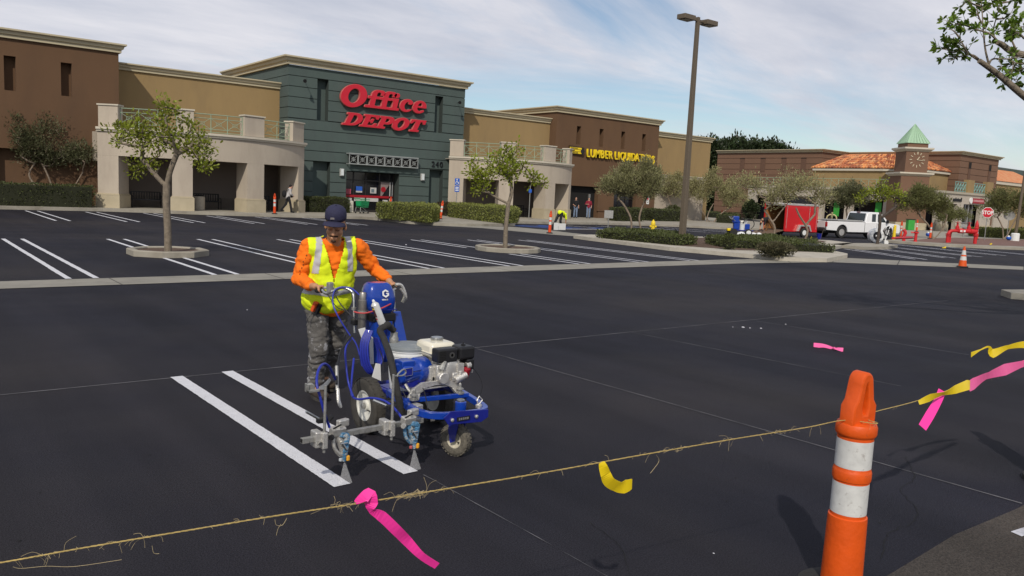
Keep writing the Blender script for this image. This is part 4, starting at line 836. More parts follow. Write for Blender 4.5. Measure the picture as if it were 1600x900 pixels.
olive('slender olive tree with two leaning stems before the red trailer side', (37.0,22.9,.15),
  [[(36.55,22.75,.1),(36.7,22.65,.8),(36.35,22.95,1.5),(36.2,23.1,1.9)],[(37.6,22.5,.1),(37.75,22.4,.9),(38.0,22.3,1.5)],[(36.6,22.7,1.1),(36.95,22.5,1.6)]],
  [((36.1,23.1,3.1),(.85,.75,.55)),((37.2,22.4,2.5),(.8,.6,.5)),((35.6,23.5,3.6),(.3,.3,.25)),((36.9,22.6,3.1),(.5,.5,.45))], LEAFOS, 16, 130, 16, ls=.12, up=.5)
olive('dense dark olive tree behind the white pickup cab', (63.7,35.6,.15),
  [[(63.7,35.6,.1),(63.6,35.7,1.2),(63.5,35.8,1.9)]], [((63.4,35.5,3.2),(1.4,1.1,1.1)),((62.6,36,2.9),(.9,.7,.8)),((64.4,34.9,3.1),(.8,.7,.8))], LEAFOD, 17, 200, 36, ls=.15)
tree('young_tree', 'young yellow-green tree in the small kerbed island beside the white pickup', 'tree', (42.9,22.2,.1),
  [[(42.9,22.2,.1),(42.93,22.18,1.0),(42.9,22.2,1.9)],[(42.9,22.2,1.5),(43.2,21.9,1.9),(43.5,21.7,2.2)]],
  [((42.7,22.3,2.9),(.7,.6,.45)),((43.4,21.8,2.9),(.6,.6,.5)),((42.9,22.2,3.5),(.25,.25,.4)),((42.0,22.9,2.7),(.4,.4,.35))], LEAFL, BARKD, rt=.09, nt=90, lsize=.12, nleaf=14, r0=.008, seed=18, spread=.12, shape=6)
olive('broad olive tree with twin trunks left of the red backflow pipes', (59.2,26.7,.15),
  [[(59.3,26.65,.1),(59.1,26.8,.9),(58.5,27.3,1.7)],[(59.4,26.6,.1),(59.8,26.2,1.0),(59.9,26.1,1.9)]],
  [((58.5,27.3,3.0),(1.3,1,1.0)),((59.5,26.5,2.7),(.8,.8,.8)),((57.6,28,2.7),(.7,.7,.6))], leafmat('mid_olive_leaves',(.15,.155,.055),.4), 19, 230, 36, ls=.15)
olive('olive tree at the right edge behind the grey round sign', (72.1,26.8,.15),
  [[(72.1,26.8,.1),(71.9,26.9,1.1),(71.5,27.2,1.9)],[(72.2,26.7,.1),(72.6,26.4,1.4),(72.8,26.2,2.0)]],
  [((71.6,27.2,3.2),(1.3,1,1.1)),((72.9,26.1,3.2),(1.2,1,1.1)),((70.8,27.8,2.4),(.8,.7,.6)),((74,25.5,2.6),(1,1,.9))], MATS['mid_olive_leaves'], 20, 220, 34, ls=.17)
olive('low olive shrub at the shopfront between the cream pillars', (86.5,37.9,.15), [[(86.5,37.9,.1),(86.4,38,1.0)]], [((86.4,37.9,2.0),(1.6,.8,.9)),((88.4,37.2,1.8),(1.5,.8,.7))], MATS['mid_olive_leaves'], 26, 90, 30, ls=.2)
for i, (lb, c, r, h) in enumerate((('tallest dark evergreen tree behind the far brown building', (112.0,82.6), 6.0, 13.3), ('dark evergreen tree nearest the end of the tan wing', (106.0,84.5), 4.0, 12.3), ('dark evergreen tree behind the roof of the far brown block', (116.5,79.5), 4.0, 12.6))):
    tree('evergreen_tree', lb, 'tree', (*c, 0), [[(*c, 0),(*c, 3.0),(c[0]+.2, c[1], 5.0)]],
      [((c[0],c[1],h*.66),(r*.8,r*.8,h*.30)),((c[0]-r*.45,c[1]+r*.3,h*.58),(r*.6,r*.5,h*.32)),((c[0]+r*.45,c[1]-r*.35,h*.6),(r*.6,r*.5,h*.32)),((c[0],c[1],h*.35),(r*.8,r*.7,h*.25))], LEAFD, BARKD, nt=520, lsize=.6, nleaf=60, r0=.03, seed=30+i, spread=.55, jitter=.3, pexp=.36)
# near tree reaching in from the right
nb = thing('overhanging_tree', 'near tree branches with oval leaves reaching in at the top right corner', 'tree', (17.4, 3.4, 0))
wood = M(); wood.tube(spline([(17.4,3.4,0),(17.2,3.5,1.4),(16.9,3.7,2.4),(16.6,3.9,2.9)],4), [.15]*13, 10)
limbs = [([(16.6,3.9,2.8),(15.2,4.2,3.0), (13.862, 4.726, 3.519), (13.316, 4.902, 3.734), (12.900, 5.103, 3.994), (12.542, 5.258, 4.170)], .075, .035),
         ([(16.6,3.9,2.85),(15.4,4.0,3.6), (14.082, 4.807, 4.364), (13.478, 5.029, 4.359), (13.324, 5.151, 4.406), (13.211, 5.240, 4.492), (13.041, 5.247, 4.504)], .07, .035)]
for pts, ra, rb in limbs:
    s_ = spline(pts, 5); n = len(s_); wood.tube(s_, [ra+(rb-ra)*i/(n-1) for i in range(n)], 9)
twigs = [[(13.124, 5.502, 4.273), (12.906, 5.606, 4.375), (12.7, 5.71, 4.45), (12.803, 5.909, 4.506)], [(12.893, 5.376, 4.211), (12.763, 5.449, 4.302), (12.667, 5.587, 4.284), (12.596, 5.659, 4.225)], [(12.803, 5.23, 4.157), (12.741, 5.268, 4.335), (12.68, 5.294, 4.555), (12.733, 5.388, 4.983), (12.862, 5.486, 5.249)], [(13.381, 5.289, 4.522), (13.267, 5.371, 4.609), (13.182, 5.376, 4.708), (13.078, 5.316, 4.85), (13.045, 5.266, 5.066)], [(12.706, 5.144, 4.496), (12.612, 5.199, 4.56), (12.577, 5.365, 4.629), (12.361, 5.428, 4.656), (12.263, 5.531, 4.689)], [(12.399, 5.065, 4.088), (12.42, 5.022, 4.157), (12.511, 4.866, 4.154), (12.768, 4.778, 4.216)], [(13.173, 5.523, 4.282), (13.293, 5.379, 4.19), (13.599, 5.307, 4.099), (13.772, 5.186, 4.043)], [(13.3, 5.052, 4.373), (13.241, 5.139, 4.577), (13.254, 5.177, 4.722), (13.204, 5.061, 4.763)], [(13.324, 5.379, 5.132), (13.405, 5.263, 5.157), (13.659, 5.192, 5.257)], [(12.876, 5.36, 4.685), (12.792, 5.431, 4.836), (12.742, 5.463, 4.996)], [(13.325, 5.299, 4.158), (13.512, 5.202, 4.249), (13.588, 5.047, 4.17)], [(12.785, 5.667, 4.57), (12.712, 5.719, 4.658), (12.685, 5.767, 4.697)], [(13.222, 5.374, 4.882), (13.323, 5.292, 4.906), (13.321, 5.211, 4.968)], [(12.861, 4.824, 4.482), (12.754, 4.858, 4.54), (12.853, 4.956, 4.585)], [(12.287, 5.199, 4.877), (12.161, 5.269, 4.9), (12.236, 5.379, 5.0)], [(12.598, 5.567, 4.364), (12.53, 5.623, 4.324), (12.471, 5.713, 4.38)], [(12.556, 5.434, 4.289), (12.457, 5.468, 4.406), (12.454, 5.519, 4.484)], [(13.065, 5.518, 4.968), (13.086, 5.436, 5.034), (13.266, 5.457, 5.162)], [(13.188, 5.129, 4.273), (13.227, 5.051, 4.215), (13.444, 5.001, 4.221)], [(12.241, 4.942, 4.874), (12.151, 4.978, 4.923), (12.058, 5.003, 4.96)], [(13.347, 5.213, 4.741), (13.511, 5.087, 4.779)], [(13.325, 5.2, 4.056), (13.357, 5.13, 4.11), (13.615, 5.087, 4.139)]]
LP, LD = [], []; rs = random.Random(5)
for t_ in twigs:
    s_ = spline(t_, 5); n = len(s_); wood.tube(s_, [.017-.012*i/(n-1) for i in range(n)], 5)
    for i in range(n):
        if i < n*.3 or rs.random() < .25: continue
        d = (s_[i]-s_[i-1]).normalized(); o_ = Vector((rs.gauss(0,1), rs.gauss(0,1), rs.gauss(0,1))).normalized()*rs.uniform(.04,.17); e = s_[i]+o_+d*.06; wood.tube([s_[i], e], [.005,.003], 3, False)
        for _ in range(rs.randint(8, 15)):
            LP.append(tuple(e+Vector((rs.gauss(0,.014),)*3))); q_ = o_.normalized()*.5+d*.5+Vector((rs.gauss(0,.55), rs.gauss(0,.55), rs.gauss(0,.5))); LD.append(tuple(q_))
lp_ = [Vector(p) for pts, _, _ in limbs for p in spline(pts[:4], 4)]; k_ = 0
while k_ < 110:   # the rest of the crown, right of the view
    d = Vector((rs.gauss(0,1), rs.gauss(0,1), rs.gauss(0,1))).normalized()*rs.random()**.4; p = Vector((16.0+d.x*2.3, 3.7+d.y*1.8, 4.9+d.z*1.5))
    if p.x/p.y < 3.35: continue
    k_ += 1; a = min(lp_, key=lambda q: (q-p).length+(1 if q.z > p.z else 0)); mid = (a+p)/2+Vector((rs.gauss(0,.12), rs.gauss(0,.12), -.1)); s_ = spline([a, mid, p], 4); n = len(s_); wood.tube(s_, [.03-.024*i/(n-1) for i in range(n)], 5); lp_ += [mid, p]
    for _ in range(28): o_ = Vector((rs.gauss(0,1), rs.gauss(0,1), rs.gauss(0,1)))*.14; LP.append(tuple(p+o_)); LD.append(tuple(o_*5+Vector((0,0,.5))+(p-a).normalized()*.5))
wood.build('trunk', BARK, nb, True, smooth=60)
obj('crown', leaf_mesh(LP, LD, .088, .36, fold=.3, shape=6), leafmat('oval_green_leaves',(.12,.19,.018),.45), nb, True)  # one even green for the near tree's leaves

# ---------------- hedges and shrubs ----------------
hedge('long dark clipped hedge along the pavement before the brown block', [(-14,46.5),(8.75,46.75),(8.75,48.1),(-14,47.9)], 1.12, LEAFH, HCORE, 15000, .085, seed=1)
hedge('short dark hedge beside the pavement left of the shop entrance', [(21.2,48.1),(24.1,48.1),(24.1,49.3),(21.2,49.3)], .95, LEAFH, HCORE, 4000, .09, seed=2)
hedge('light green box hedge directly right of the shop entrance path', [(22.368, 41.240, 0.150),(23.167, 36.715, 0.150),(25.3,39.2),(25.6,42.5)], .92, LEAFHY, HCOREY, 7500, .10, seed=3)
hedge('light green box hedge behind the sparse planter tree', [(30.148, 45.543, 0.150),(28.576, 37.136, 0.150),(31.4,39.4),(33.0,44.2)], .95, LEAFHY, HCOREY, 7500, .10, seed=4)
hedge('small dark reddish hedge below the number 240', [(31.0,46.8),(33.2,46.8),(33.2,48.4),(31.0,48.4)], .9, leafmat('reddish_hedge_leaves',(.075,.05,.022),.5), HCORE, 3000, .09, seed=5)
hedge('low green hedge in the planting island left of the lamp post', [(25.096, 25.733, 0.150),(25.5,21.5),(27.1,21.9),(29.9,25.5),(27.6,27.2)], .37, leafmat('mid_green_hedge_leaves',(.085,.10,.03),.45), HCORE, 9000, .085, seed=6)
HM = MATS['mid_green_hedge_leaves']
hedge('long low green hedge in the planting island right of the lamp post', [(27.2,20.6),(30.6,17.6),(32.4,19.9),(36.0,21.7),(34.8,23.8),(28.6,22.6)], .34, HM, HCORE, 11000, .085, seed=7)
hedge('dark hedge beneath the flooring shop window', [(45.854, 45.109, 0.150),(49.5,45.6),(50.0,47.0),(46.2,46.4)], 1.05, LEAFH, HCORE, 3500, .1, seed=8)
hedge('small dark shrub bed left of the lamp pole base', [(52.3,47.0),(56.6,47.6),(56.6,49.2),(52.3,48.6)], 1.0, LEAFH, HCORE, 3000, .11, seed=9)
hedge('low dark hedge right of the olive twin trees', [(62,45.5),(69,50.5),(68,51.8),(61,47)], .75, LEAFH, HCORE, 3000, .11, seed=10)
hedge('low dark ground hedge along the far brown block wall', [(83.0,63.5),(88.2,64),(88.2,76),(83.0,76)], .6, LEAFH, HCORE, 3000, .14, seed=11)
hedge('yellow green low hedge right of the stop sign', [(73.5,28.5),(77.5,26.0),(79.5,28.2),(75.5,31)], .75, LEAFHY, HCOREY, 3500, .12, seed=12)
hedge('dark low hedge behind the grey round sign', [(77.9,25.8),(84,21.5),(88,27),(80,29)], .85, LEAFH, HCORE, 3500, .14, seed=13)
def shrub(label, c, r, leaf, n, size, seed, core=HCORE, twigs=False):
    rng = np.random.RandomState(seed); t = thing('shrub', label, 'shrub', c); LP = []; LD = []
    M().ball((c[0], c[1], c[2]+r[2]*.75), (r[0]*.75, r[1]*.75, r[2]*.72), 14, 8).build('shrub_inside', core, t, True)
    for _ in range(n):
        d = rng.normal(size=3); d /= np.linalg.norm(d); d[2] = abs(d[2]) if rng.rand() < .7 else d[2]; q = .72+.3*rng.rand()+.12*mnoise.noise(Vector(d*2.5)); LP.append((c[0]+d[0]*r[0]*q, c[1]+d[1]*r[1]*q, max(c[2]+.02, c[2]+r[2]*.75+d[2]*r[2]*q))); LD.append(d+rng.normal(size=3)*.5+[0,0,.4])
    obj('foliage', leaf_mesh(LP, LD, size, .45, rng=rng), leaf, t, True); return t
shrub('round dark shrub against the far brown wall above the bicycle racks', (86.5,61.6,.15), (1.0,1.0,1.35), LEAFD, 2500, .22, 41)
shrub('small green shrub on the kerb left of the spreading shrub in the island', (26.237, 19.565, 0.150), (.3,.3,.36), HM, 900, .075, 42)
shrub('spreading dry shrub at the sharp end of the planting island', (25.418, 16.869, 0.150), (.95,.5,.27), leafmat('dry_shrub_leaves',(.105,.095,.05),.45), 2600, .09, 43)
shrub('low round shrub below the olive trees before the cream wall', (57.8,49.5,.15), (1.0,.8,.8), LEAFH, 1500, .12, 44)

# ---------------- lamp posts ----------------
lp = thing('lamp_post', 'tall bronze twin-head lamp post rising from the planting island', 'lamp post', (26.85,22.45,.15))
M().box(26.5,27.2,22.1,22.8,.14,.44).build('concrete_footing', CONCW, lp, True, bevel=.02)
m = M(); 
vs = [(26.85+sx*w_, 22.45+sy*w_, z) for z, w_ in ((.44,.115),(9.55,.072)) for sx, sy in ((-1,-1),(1,-1),(1,1),(-1,1))]
m.add(vs, [(0,1,5,4),(1,2,6,5),(2,3,7,6),(3,0,4,7),(4,5,6,7)]); m.build('pole', POLE, lp, True, bevel=.015)
M().box(26.68,27.02,22.28,22.62,.44,.5).build('base_plate', POLE, lp, True)
for s in (-1, 1):
    x = 26.85+s*.72; h = M().box(x-.34,x+.34,22.45-.22,22.45+.22,9.32,9.52).build('lamp_head', POLE, lp, True, bevel=.02)
    M().box(26.85+s*.07 if s > 0 else x+.34, x-.34 if s > 0 else 26.85-.07, 22.41, 22.49, 9.38, 9.46).build('lamp_arm', POLE, h)
    M().box(x-.27,x+.27,22.27,22.63,9.305,9.318).build('lamp_lens', mat('dim_lens',(.12,.12,.11),.3), h)
lp2 = thing('lamp_post', 'distant thin lamp post at the right edge of the plaza', 'lamp post', (68.9,24.8,.15))
M().tube([(68.9,24.8,.15),(69.1,24.6,9.6)], [.12,.08], 8).build('pole', POLE, lp2, True); M().box(68.4,69.9,24.4,24.8,9.5,9.75).build('lamp_head', POLE, lp2, True)
M().lathe([(.3,0),(.3,.55),(.24,.6)], 14, (68.9,24.8,.15)).build('footing', WHT, lp2, True)

# ---------------- delineators and cones ----------------
def delineator(label, loc, small=False, material=ORANGE, rz=0.0):
    t = thing('delineator_post', label, 'traffic delineator', loc, rz, 'orange looper delineator posts')
    k = 12 if small else 40
    b = M().lathe([(.21,0),(.21,.035),(.17,.05),(.11,.06)], 8 if small else 24).build('rubber_base', RUB, t, smooth=not small)
    M().lathe([(.100,.0),(.094,.35),(.093,.368),(.086,.372),(.086,.556),(.091,.560),(.0925,.572),(.0925,.600),(.090,.610),(.086,.618),(.086,.782),(.094,.79),(.098,.80),(.098,.835),(.092,.848),(.075,.855)], k).build('tube_body', material, t, smooth=30)
    for z0, z1 in ((.388,.548),(.626,.768)): M().lathe([(.0868,z0),(.0868,z1)], k, cap=False).build('reflective_band', REFL, t, smooth=30)
    m = M()   # looped grip: two tapering side straps and a rounded top
    arc = arc_pts(0, 1.055, .034, .042, 0, 180, 8); outer = [(.075,.853),(.075,.935),(.052,.965),(.036,1.05)] + arc[1:-1] + [(-.036,1.05),(-.052,.965),(-.075,.935),(-.075,.853)]
    hole = [(.022,.885),(.034,.93),(.016,1.045)] + arc_pts(0, 1.05, .013, .016, 0, 180, 4)[1:-1] + [(-.016,1.045),(-.034,.93),(-.022,.885)]
    me = glyph_mesh([outer, hole], .030, .012); me.transform(ZF); g = obj('loop_grip', me, material, t, smooth=40); g.rotation_euler = (0, 0, R(-8 if not small else -40))
    for c_ in children(t):
        if not c_.name.startswith('rubber_base'): c_.location.z += .05
    return t
def place_d(src, loc, label, rx=0, ry=0): d = dup(src, loc, None, label, rx=rx, ry=ry); return d
d0 = delineator('large near orange delineator with two white bands at lower right', (3.79,1.972,0)); cache(d0)
dn = dup(d0, (6.80,1.98,0), R(40), 'orange delineator cut by the right edge holding the twine end')
dl = dup(d0, (-0.16,2.57,0), R(70), 'orange delineator just outside the left edge holding the twine')
ds = delineator('slim orange delineator beside the pedestrian with the backpack', (17.356, 43.861, 0.150), True, ORANGER); cache(ds); ds.scale = (.8,.8,1)
for lb, loc, rx, ry in (('leaning orange delineator on the path between the two light hedges', (27.091, 41.771, 0.150), 0, R(9)), ('orange delineator on the gutter near the crouching worker', (26.75,31.0,.01), 0, R(2)), ('orange delineator far right of the lamp post on the pavement', (65.3,49.8,.15), 0, 0),
    ('orange delineator left of the red bollards by the plaza', (57.657, 28.171, 0.150), 0, 0), ('orange delineator directly above the red bollard', (77.749, 36.512, 0.150), 0, R(2)), ('orange delineator beside the broad olive trunk', (58.889, 26.656, 0.150), 0, R(4)), ('orange delineator behind the right red pipe riser', (65.672, 26.256, 0.150), 0, 0), ('orange delineator behind the glass doors of the green shop', (28.0,49.7,.15), 0, R(4))):
    dup(ds, loc, 0.3, lb, rx=rx, ry=ry, scale=(.8,.8,1))
cn = thing('traffic_cone', 'orange traffic cone with two white collars on the gutter at right', 'traffic cone', (31.75,13.08,.012))
M().obox((0,0,.02), (.38,.38,.04), .4).build('rubber_base', RUB, cn); M().lathe([(.145,.04),(.115,.26),(.085,.44),(.05,.66),(.03,.76),(.028,.78)], 20).build('cone_body', ORANGE, cn, smooth=40)
M().lathe([(.1165,.26),(.0925,.405)], 20, cap=False).build('reflective_collar', REFL, cn); M().lathe([(.083,.465),(.056,.63)], 20, cap=False).build('reflective_collar', REFL, cn)

# ---------------- signs ----------------
def signpost(name, label, loc, h, cat='sign'): 
    t = thing(name, label, cat, loc); M().tube([(0,0,0),(0,0,h)], .028, 8).build('post', GALV, t); return t
st = signpost('stop_sign', 'red octagonal STOP sign on a thin post before the plaza', (64.73,25.34,.1), 2.5, 'stop sign'); st.rotation_euler.z = R(-62)
oc = lambda r, y: M().extr([(r*math.cos(R(22.5+45*i)), r*math.sin(R(22.5+45*i))+2.12) for i in range(8)], lambda a,b,d: (a,d,b), y, y+.01)
oc(.41,-.05).build('white_border', WHT, st); pf = oc(.375,-.064).build('sign_plate', SIGNR, st)
me = text_mesh('STOP', .38, .004, .012, xs=.80); me.transform(ZF); o = obj('lettering', me, WHT, st); bb = [v.co.x for v in me.vertices]; o.location = (-(max(bb)+min(bb))/2, -.07, 1.98)
rs_ = signpost('round_sign', 'grey back of a round road sign near the right edge', (72.6,26.75,.1), 2.3); rs_.rotation_euler.z = R(-62); M().lathe([(.42,0),(.42,.02)], 20, (0,-.03,2.0), (0,-1,0)).build('sign_back', GALV, rs_)
rv = signpost('road_sign', 'small square sign seen from behind at the tip of the planting island', (31.2,31.3,.0), 1.25); rv.rotation_euler.z = R(-42); M().box(-.24,.24,-.05,-.03,.85,1.28).build('sign_back', GALV, rv)
hs = signpost('parking_sign', 'blue accessible parking sign on a tall post before the right arcade', (30.55,45.2,.15), 2.6); hs.rotation_euler.z = R(-25)
M().box(-.16,.16,-.05,-.035,2.15,2.62).build('blue_plate', PB, hs); M().box(-.16,.16,-.05,-.035,1.72,2.11).build('blue_plate', PB, hs)
ic = M().lathe([(.04,0),(.04,.006)], 10, (-.02,-.051,2.55), (0,-1,0)).box(-.035,.0,-.058,-.051,2.38,2.5).box(-.035,.09,-.058,-.051,2.36,2.39).box(.06,.10,-.058,-.051,2.25,2.37)
k_ = arc_pts(-.01,2.31,.10,.10,100,380,14); 
for (a,b),(c,d) in zip(k_, k_[1:]): ic.tube([(a,-.055,b),(c,-.055,d)], .012, 4)
ic.build('wheelchair_symbol', WHT, hs); ic = M()
for z in (2.02,1.92,1.82): ic.box(-.11,.11,-.058,-.051,z-.025,z+.025)
ic.build('sign_text_lines', WHT, hs)
hs2 = signpost('parking_sign', 'small blue parking sign behind the sparse planter tree', (36.2,44.3,.15), 2.4); hs2.rotation_euler.z = R(-25); M().box(-.11,.11,-.05,-.035,1.9,2.15).build('blue_plate', PB, hs2)
# ---------------- benches, bins, walls, trolley ----------------
def bench(label, x0, x1, y):
    t = thing('park_bench', label, 'bench', ((x0+x1)/2, y, .15)); w_ = x1-x0; hw = w_/2
    for i in range(5): M().box(-hw, hw, .02+i*.09, .09+i*.09, .43, .46).build('seat_slat', BLK, t)
    n = int(w_/.13)
    for i in range(n): x = -hw+.05+i*(w_-.1)/(n-1); M().box(x-.025, x+.025, .47, .49, .5, .86).build('back_slat', BLK, t)
    M().box(-hw, hw, .455, .505, .86, .92).box(-hw, hw, .455, .505, .44, .50).build('back_rail', BLK, t)
    for s in (-1, 1): M().tube([(s*hw,.02,0),(s*hw,.02,.62),(s*hw,.10,.66),(s*hw,.46,.66)], .025, 5).tube([(s*hw,.5,0),(s*hw,.48,.9)], .03, 5).build('end_frame', BLK, t)
    return t
bench('black metal bench inside the left arcade nearest the brown block', 10.95, 12.55, 48.3); bench('black metal bench behind the pale bin in the left arcade', 14.4, 15.9, 48.5)
bench('black metal bench in the right arcade between two piers', 38.0, 39.3, 48.3); bench('black metal bench in the right arcade behind the light hedge', 33.0, 34.3, 48.6); bench('black metal bench partly hidden by the third pier of the left arcade', 18.0, 18.9, 48.2)
tb = thing('litter_bin', 'pale concrete drum bin beside a bench in the left arcade', 'bin', (14.25,47.3,.15)); M().lathe([(.30,0),(.32,.05),(.32,.72),(.28,.78)], 20).build('drum', mat('bin_concrete',(.45,.40,.32),.9), tb, smooth=30); M().lathe([(.27,0),(.22,.06),(.1,.09)], 16, (0,0,.78)).build('bin_lid', DARKIN, tb)
for lb, x0, x1, y, z1 in (('low white wall stub right of the green shop doors', 28.7, 31.3, 48.6, .78), ('low white wall stub left of the green shop doors', 24.25, 24.55, 48.4, .95), ('short white wall stub before the first opening of the right arcade', 33.2, 34.3, 46.8, .7)):
    t = thing('low_wall', lb, 'low wall', ((x0+x1)/2, y, .15)); M().box(x0,x1,y,y+.35,.15,z1).build('wall_body', mat('white_wall_paint',(.55,.52,.45),.9), t, True, bevel=.05)
gc = thing('shopping_trolley', 'green shopping trolley standing beside the green shop entrance', 'shopping trolley', (24.95,48.0,.15), R(20)); GRP = mat('green_trolley_plastic', (.01,.25,.09), .5)
m = M()
for i in range(9):
    x = -.36+i*.1; m.tube([(x*.8,-.2,.42),(x,-.26,.95+.04*i/8)], .012, 4).tube([(x*.8,.2,.42),(x,.26,.95+.04*i/8)], .012, 4)
for z in (.42,.55,.68,.81,.95):
    k = .8+.2*(z-.42)/.53; m.tube([(-.38*k,-.26*k,z),(.46*k,-.26*k,z),(.46*k,.26*k,z),(-.38*k,.26*k,z),(-.38*k,-.26*k,z)], .014, 4)
for y in (-.12,0,.12): m.tube([(-.3,y,.42),(.37,y,.42)], .012, 4)
m.build('basket', GRP, gc); M().box(-.36,.4,-.2,.2,.50,.80).build('basket_liner', GRP, gc)
M().tube([(-.5,-.25,1.0),(-.5,.25,1.0)], .02, 6).tube([(-.5,-.25,1.0),(-.36,-.24,.9)], .014, 4).tube([(-.5,.25,1.0),(-.36,.24,.9)], .014, 4).build('push_handle', GRP, gc)
M().tube([(-.4,-.22,.12),(-.34,-.2,.42)], .015, 4).tube([(-.4,.22,.12),(-.34,.2,.42)], .015, 4).tube([(-.4,-.22,.14),(.4,-.16,.14),(.4,.16,.14),(-.4,.22,.14)], .015, 4).tube([(.3,-.16,.14),(-.2,-.2,.42)], .015, 4).tube([(.3,.16,.14),(-.2,.2,.42)], .015, 4).build('chassis', GALV, gc)
for x in (-.38, .38):
    for y in (-.2, .2): M().lathe([(.06,-.015),(.06,.015)], 10, (x,y,.06), (0,1,0)).build('wheel', RUB, gc)
# ---------------- hydrants and pipes ----------------
fh = thing('fire_hydrant', 'yellow fire hydrant behind the island hedge left of the lamp post', 'fire hydrant', (31.6,28.4,.12))
M().lathe([(.15,0),(.15,.04),(.10,.06),(.095,.5),(.12,.52),(.12,.56),(.10,.58)], 14).build('barrel', YEL, fh, smooth=30); M().lathe([(.12,.58),(.115,.66),(.08,.74),(.03,.78),(.03,.83)], 14).build('bonnet', YEL, fh, smooth=30)
for a in (0, 90, 180): M().lathe([(.055,.08),(.055,.17),(.035,.18)], 8, (0,0,.46), (math.cos(R(a-30)), math.sin(R(a-30)), 0)).build('hose_nozzle', YEL, fh)
yb = thing('marker_post', 'short yellow marker post on a blue foot right of the white spray unit', 'marker post', (52.078, 25.878, 0.020)); M().lathe([(.11,.1),(.10,.1),(.095,1.02),(.06,1.06)], 12).build('post', YEL, yb, smooth=30); M().lathe([(.3,0),(.28,.07),(.12,.1)], 10).build('foot', mat('blue_foot',(.03,.06,.2),.6), yb)
bf = thing('backflow_preventer', 'large red backflow preventer pipework with wire cage top at right', 'pipework', (52.9,22.2,.15)); A = Vector((53.503, 23.119, 0.150)); B_ = Vector((54.967, 22.060, 0.150)); u = (B_-A).normalized(); Lb = (B_-A).length
V = lambda t, z, o=0: tuple(A+u*t+Vector((-u.y,u.x,0))*o+Vector((0,0,z)))
M().tube(spline([V(0,0),V(0,.5),V(.12,.72),V(.4,.78)],4), .10, 10).build('riser_elbow', REDH, bf, True, smooth=40); M().lathe([(.15,0),(.15,.05)], 12, V(0,.45)).lathe([(.15,0),(.15,.05)], 12, V(0,.53)).build('flange', REDH, bf, True)
M().tube([V(.4,.78),V(.62,.78),V(.64,.78),V(.9,.78),V(.92,.78),V(Lb-.4,.78),V(Lb-.38,.78),V(Lb,.78)], [.1,.1,.15,.17,.13,.13,.17,.14], 12).build('main_pipe', REDH, bf, True, smooth=40)
M().tube([V(Lb,0),V(Lb,.95)], .11, 10).lathe([(.16,0),(.16,.05)],12,V(Lb,.5)).lathe([(.16,0),(.16,.05)],12,V(Lb,.58)).build('right_riser', REDH, bf, True, smooth=40)
M().lathe([(.13,.95),(.15,1.0),(.10,1.05),(.10,1.3),(.06,1.4),(.03,1.5)], 12, V(Lb,0)).build('riser_valve', REDH, bf, True, smooth=40)
for t_ in (.55, Lb-.5): M().lathe([(.12,0),(.12,.2),(.06,.25),(.06,.4),(.03,.42),(.03,.52)], 10, V(t_,.85)).build('gate_valve', REDH, bf, True, smooth=40); M().lathe([(.15,0),(.15,.02)], 12, V(t_,1.3)).build('hand_wheel', REDH, bf, True)
m = M()
for i in range(11):
    t_ = .75+(Lb-1.45)*i/10; m.tube([V(t_,1.0,-.05),V(t_+.1,1.22,.05),V(t_-.05,1.32,0)], .016, 4)
m.tube([V(.75,1.28),V(Lb-.7,1.28)], .02, 4).tube([V(.75,1.08),V(Lb-.7,1.08)], .02, 4).build('chain_bundle', GALV, bf, True)
M().obox(V(Lb*.47,.78,-.145), (.34,.02,.12), math.atan2(u.y,u.x)).build('white_tag', WHT, bf, True); M().tube([V(Lb*.55,.65),V(Lb*.55,.4)], .05, 8).build('drain', GALV, bf, True)
M().tube(spline([V(.35,0,.35),V(.35,.5,.35),V(.3,.72,.2),V(.2,.78,.05)],3), .08, 8).build('rear_riser', REDH, bf, True, smooth=40)
for lb, p, k in (('red hydrant stub with bent outlet right of the yellow marker post', (50.444, 24.420, 0.150), 0), ('red standpipe with a flat cap right of the bent stub', (50.860, 23.898, 0.150), 1)):
    t = thing('red_standpipe', lb, 'standpipe', p, R(-60))
    if k: M().lathe([(.12,0),(.12,.04),(.09,.05),(.09,.5),(.15,.52),(.15,.6),(.06,.62)], 12).build('pipe_body', REDH, t, smooth=30); M().tube([(-.3,0,.56),(.12,0,.56)], .05, 8).build('side_outlet', REDH, t)
    else: M().tube(spline([(0,0,0),(0,0,.35),(.05,0,.5),(-.02,0,.66)],4), .10, 10).build('pipe_body', REDH, t, smooth=30); M().lathe([(.13,0),(.13,.06)],12,(-.05,0,.66),(-.6,0,.8)).build('outlet_cap', REDH, t)
M().tube([(40.763, 20.305, 0.600), (44.141, 20.937, 0.600)], .06, 8).build('red_cross_pipe', REDH, bf, True)
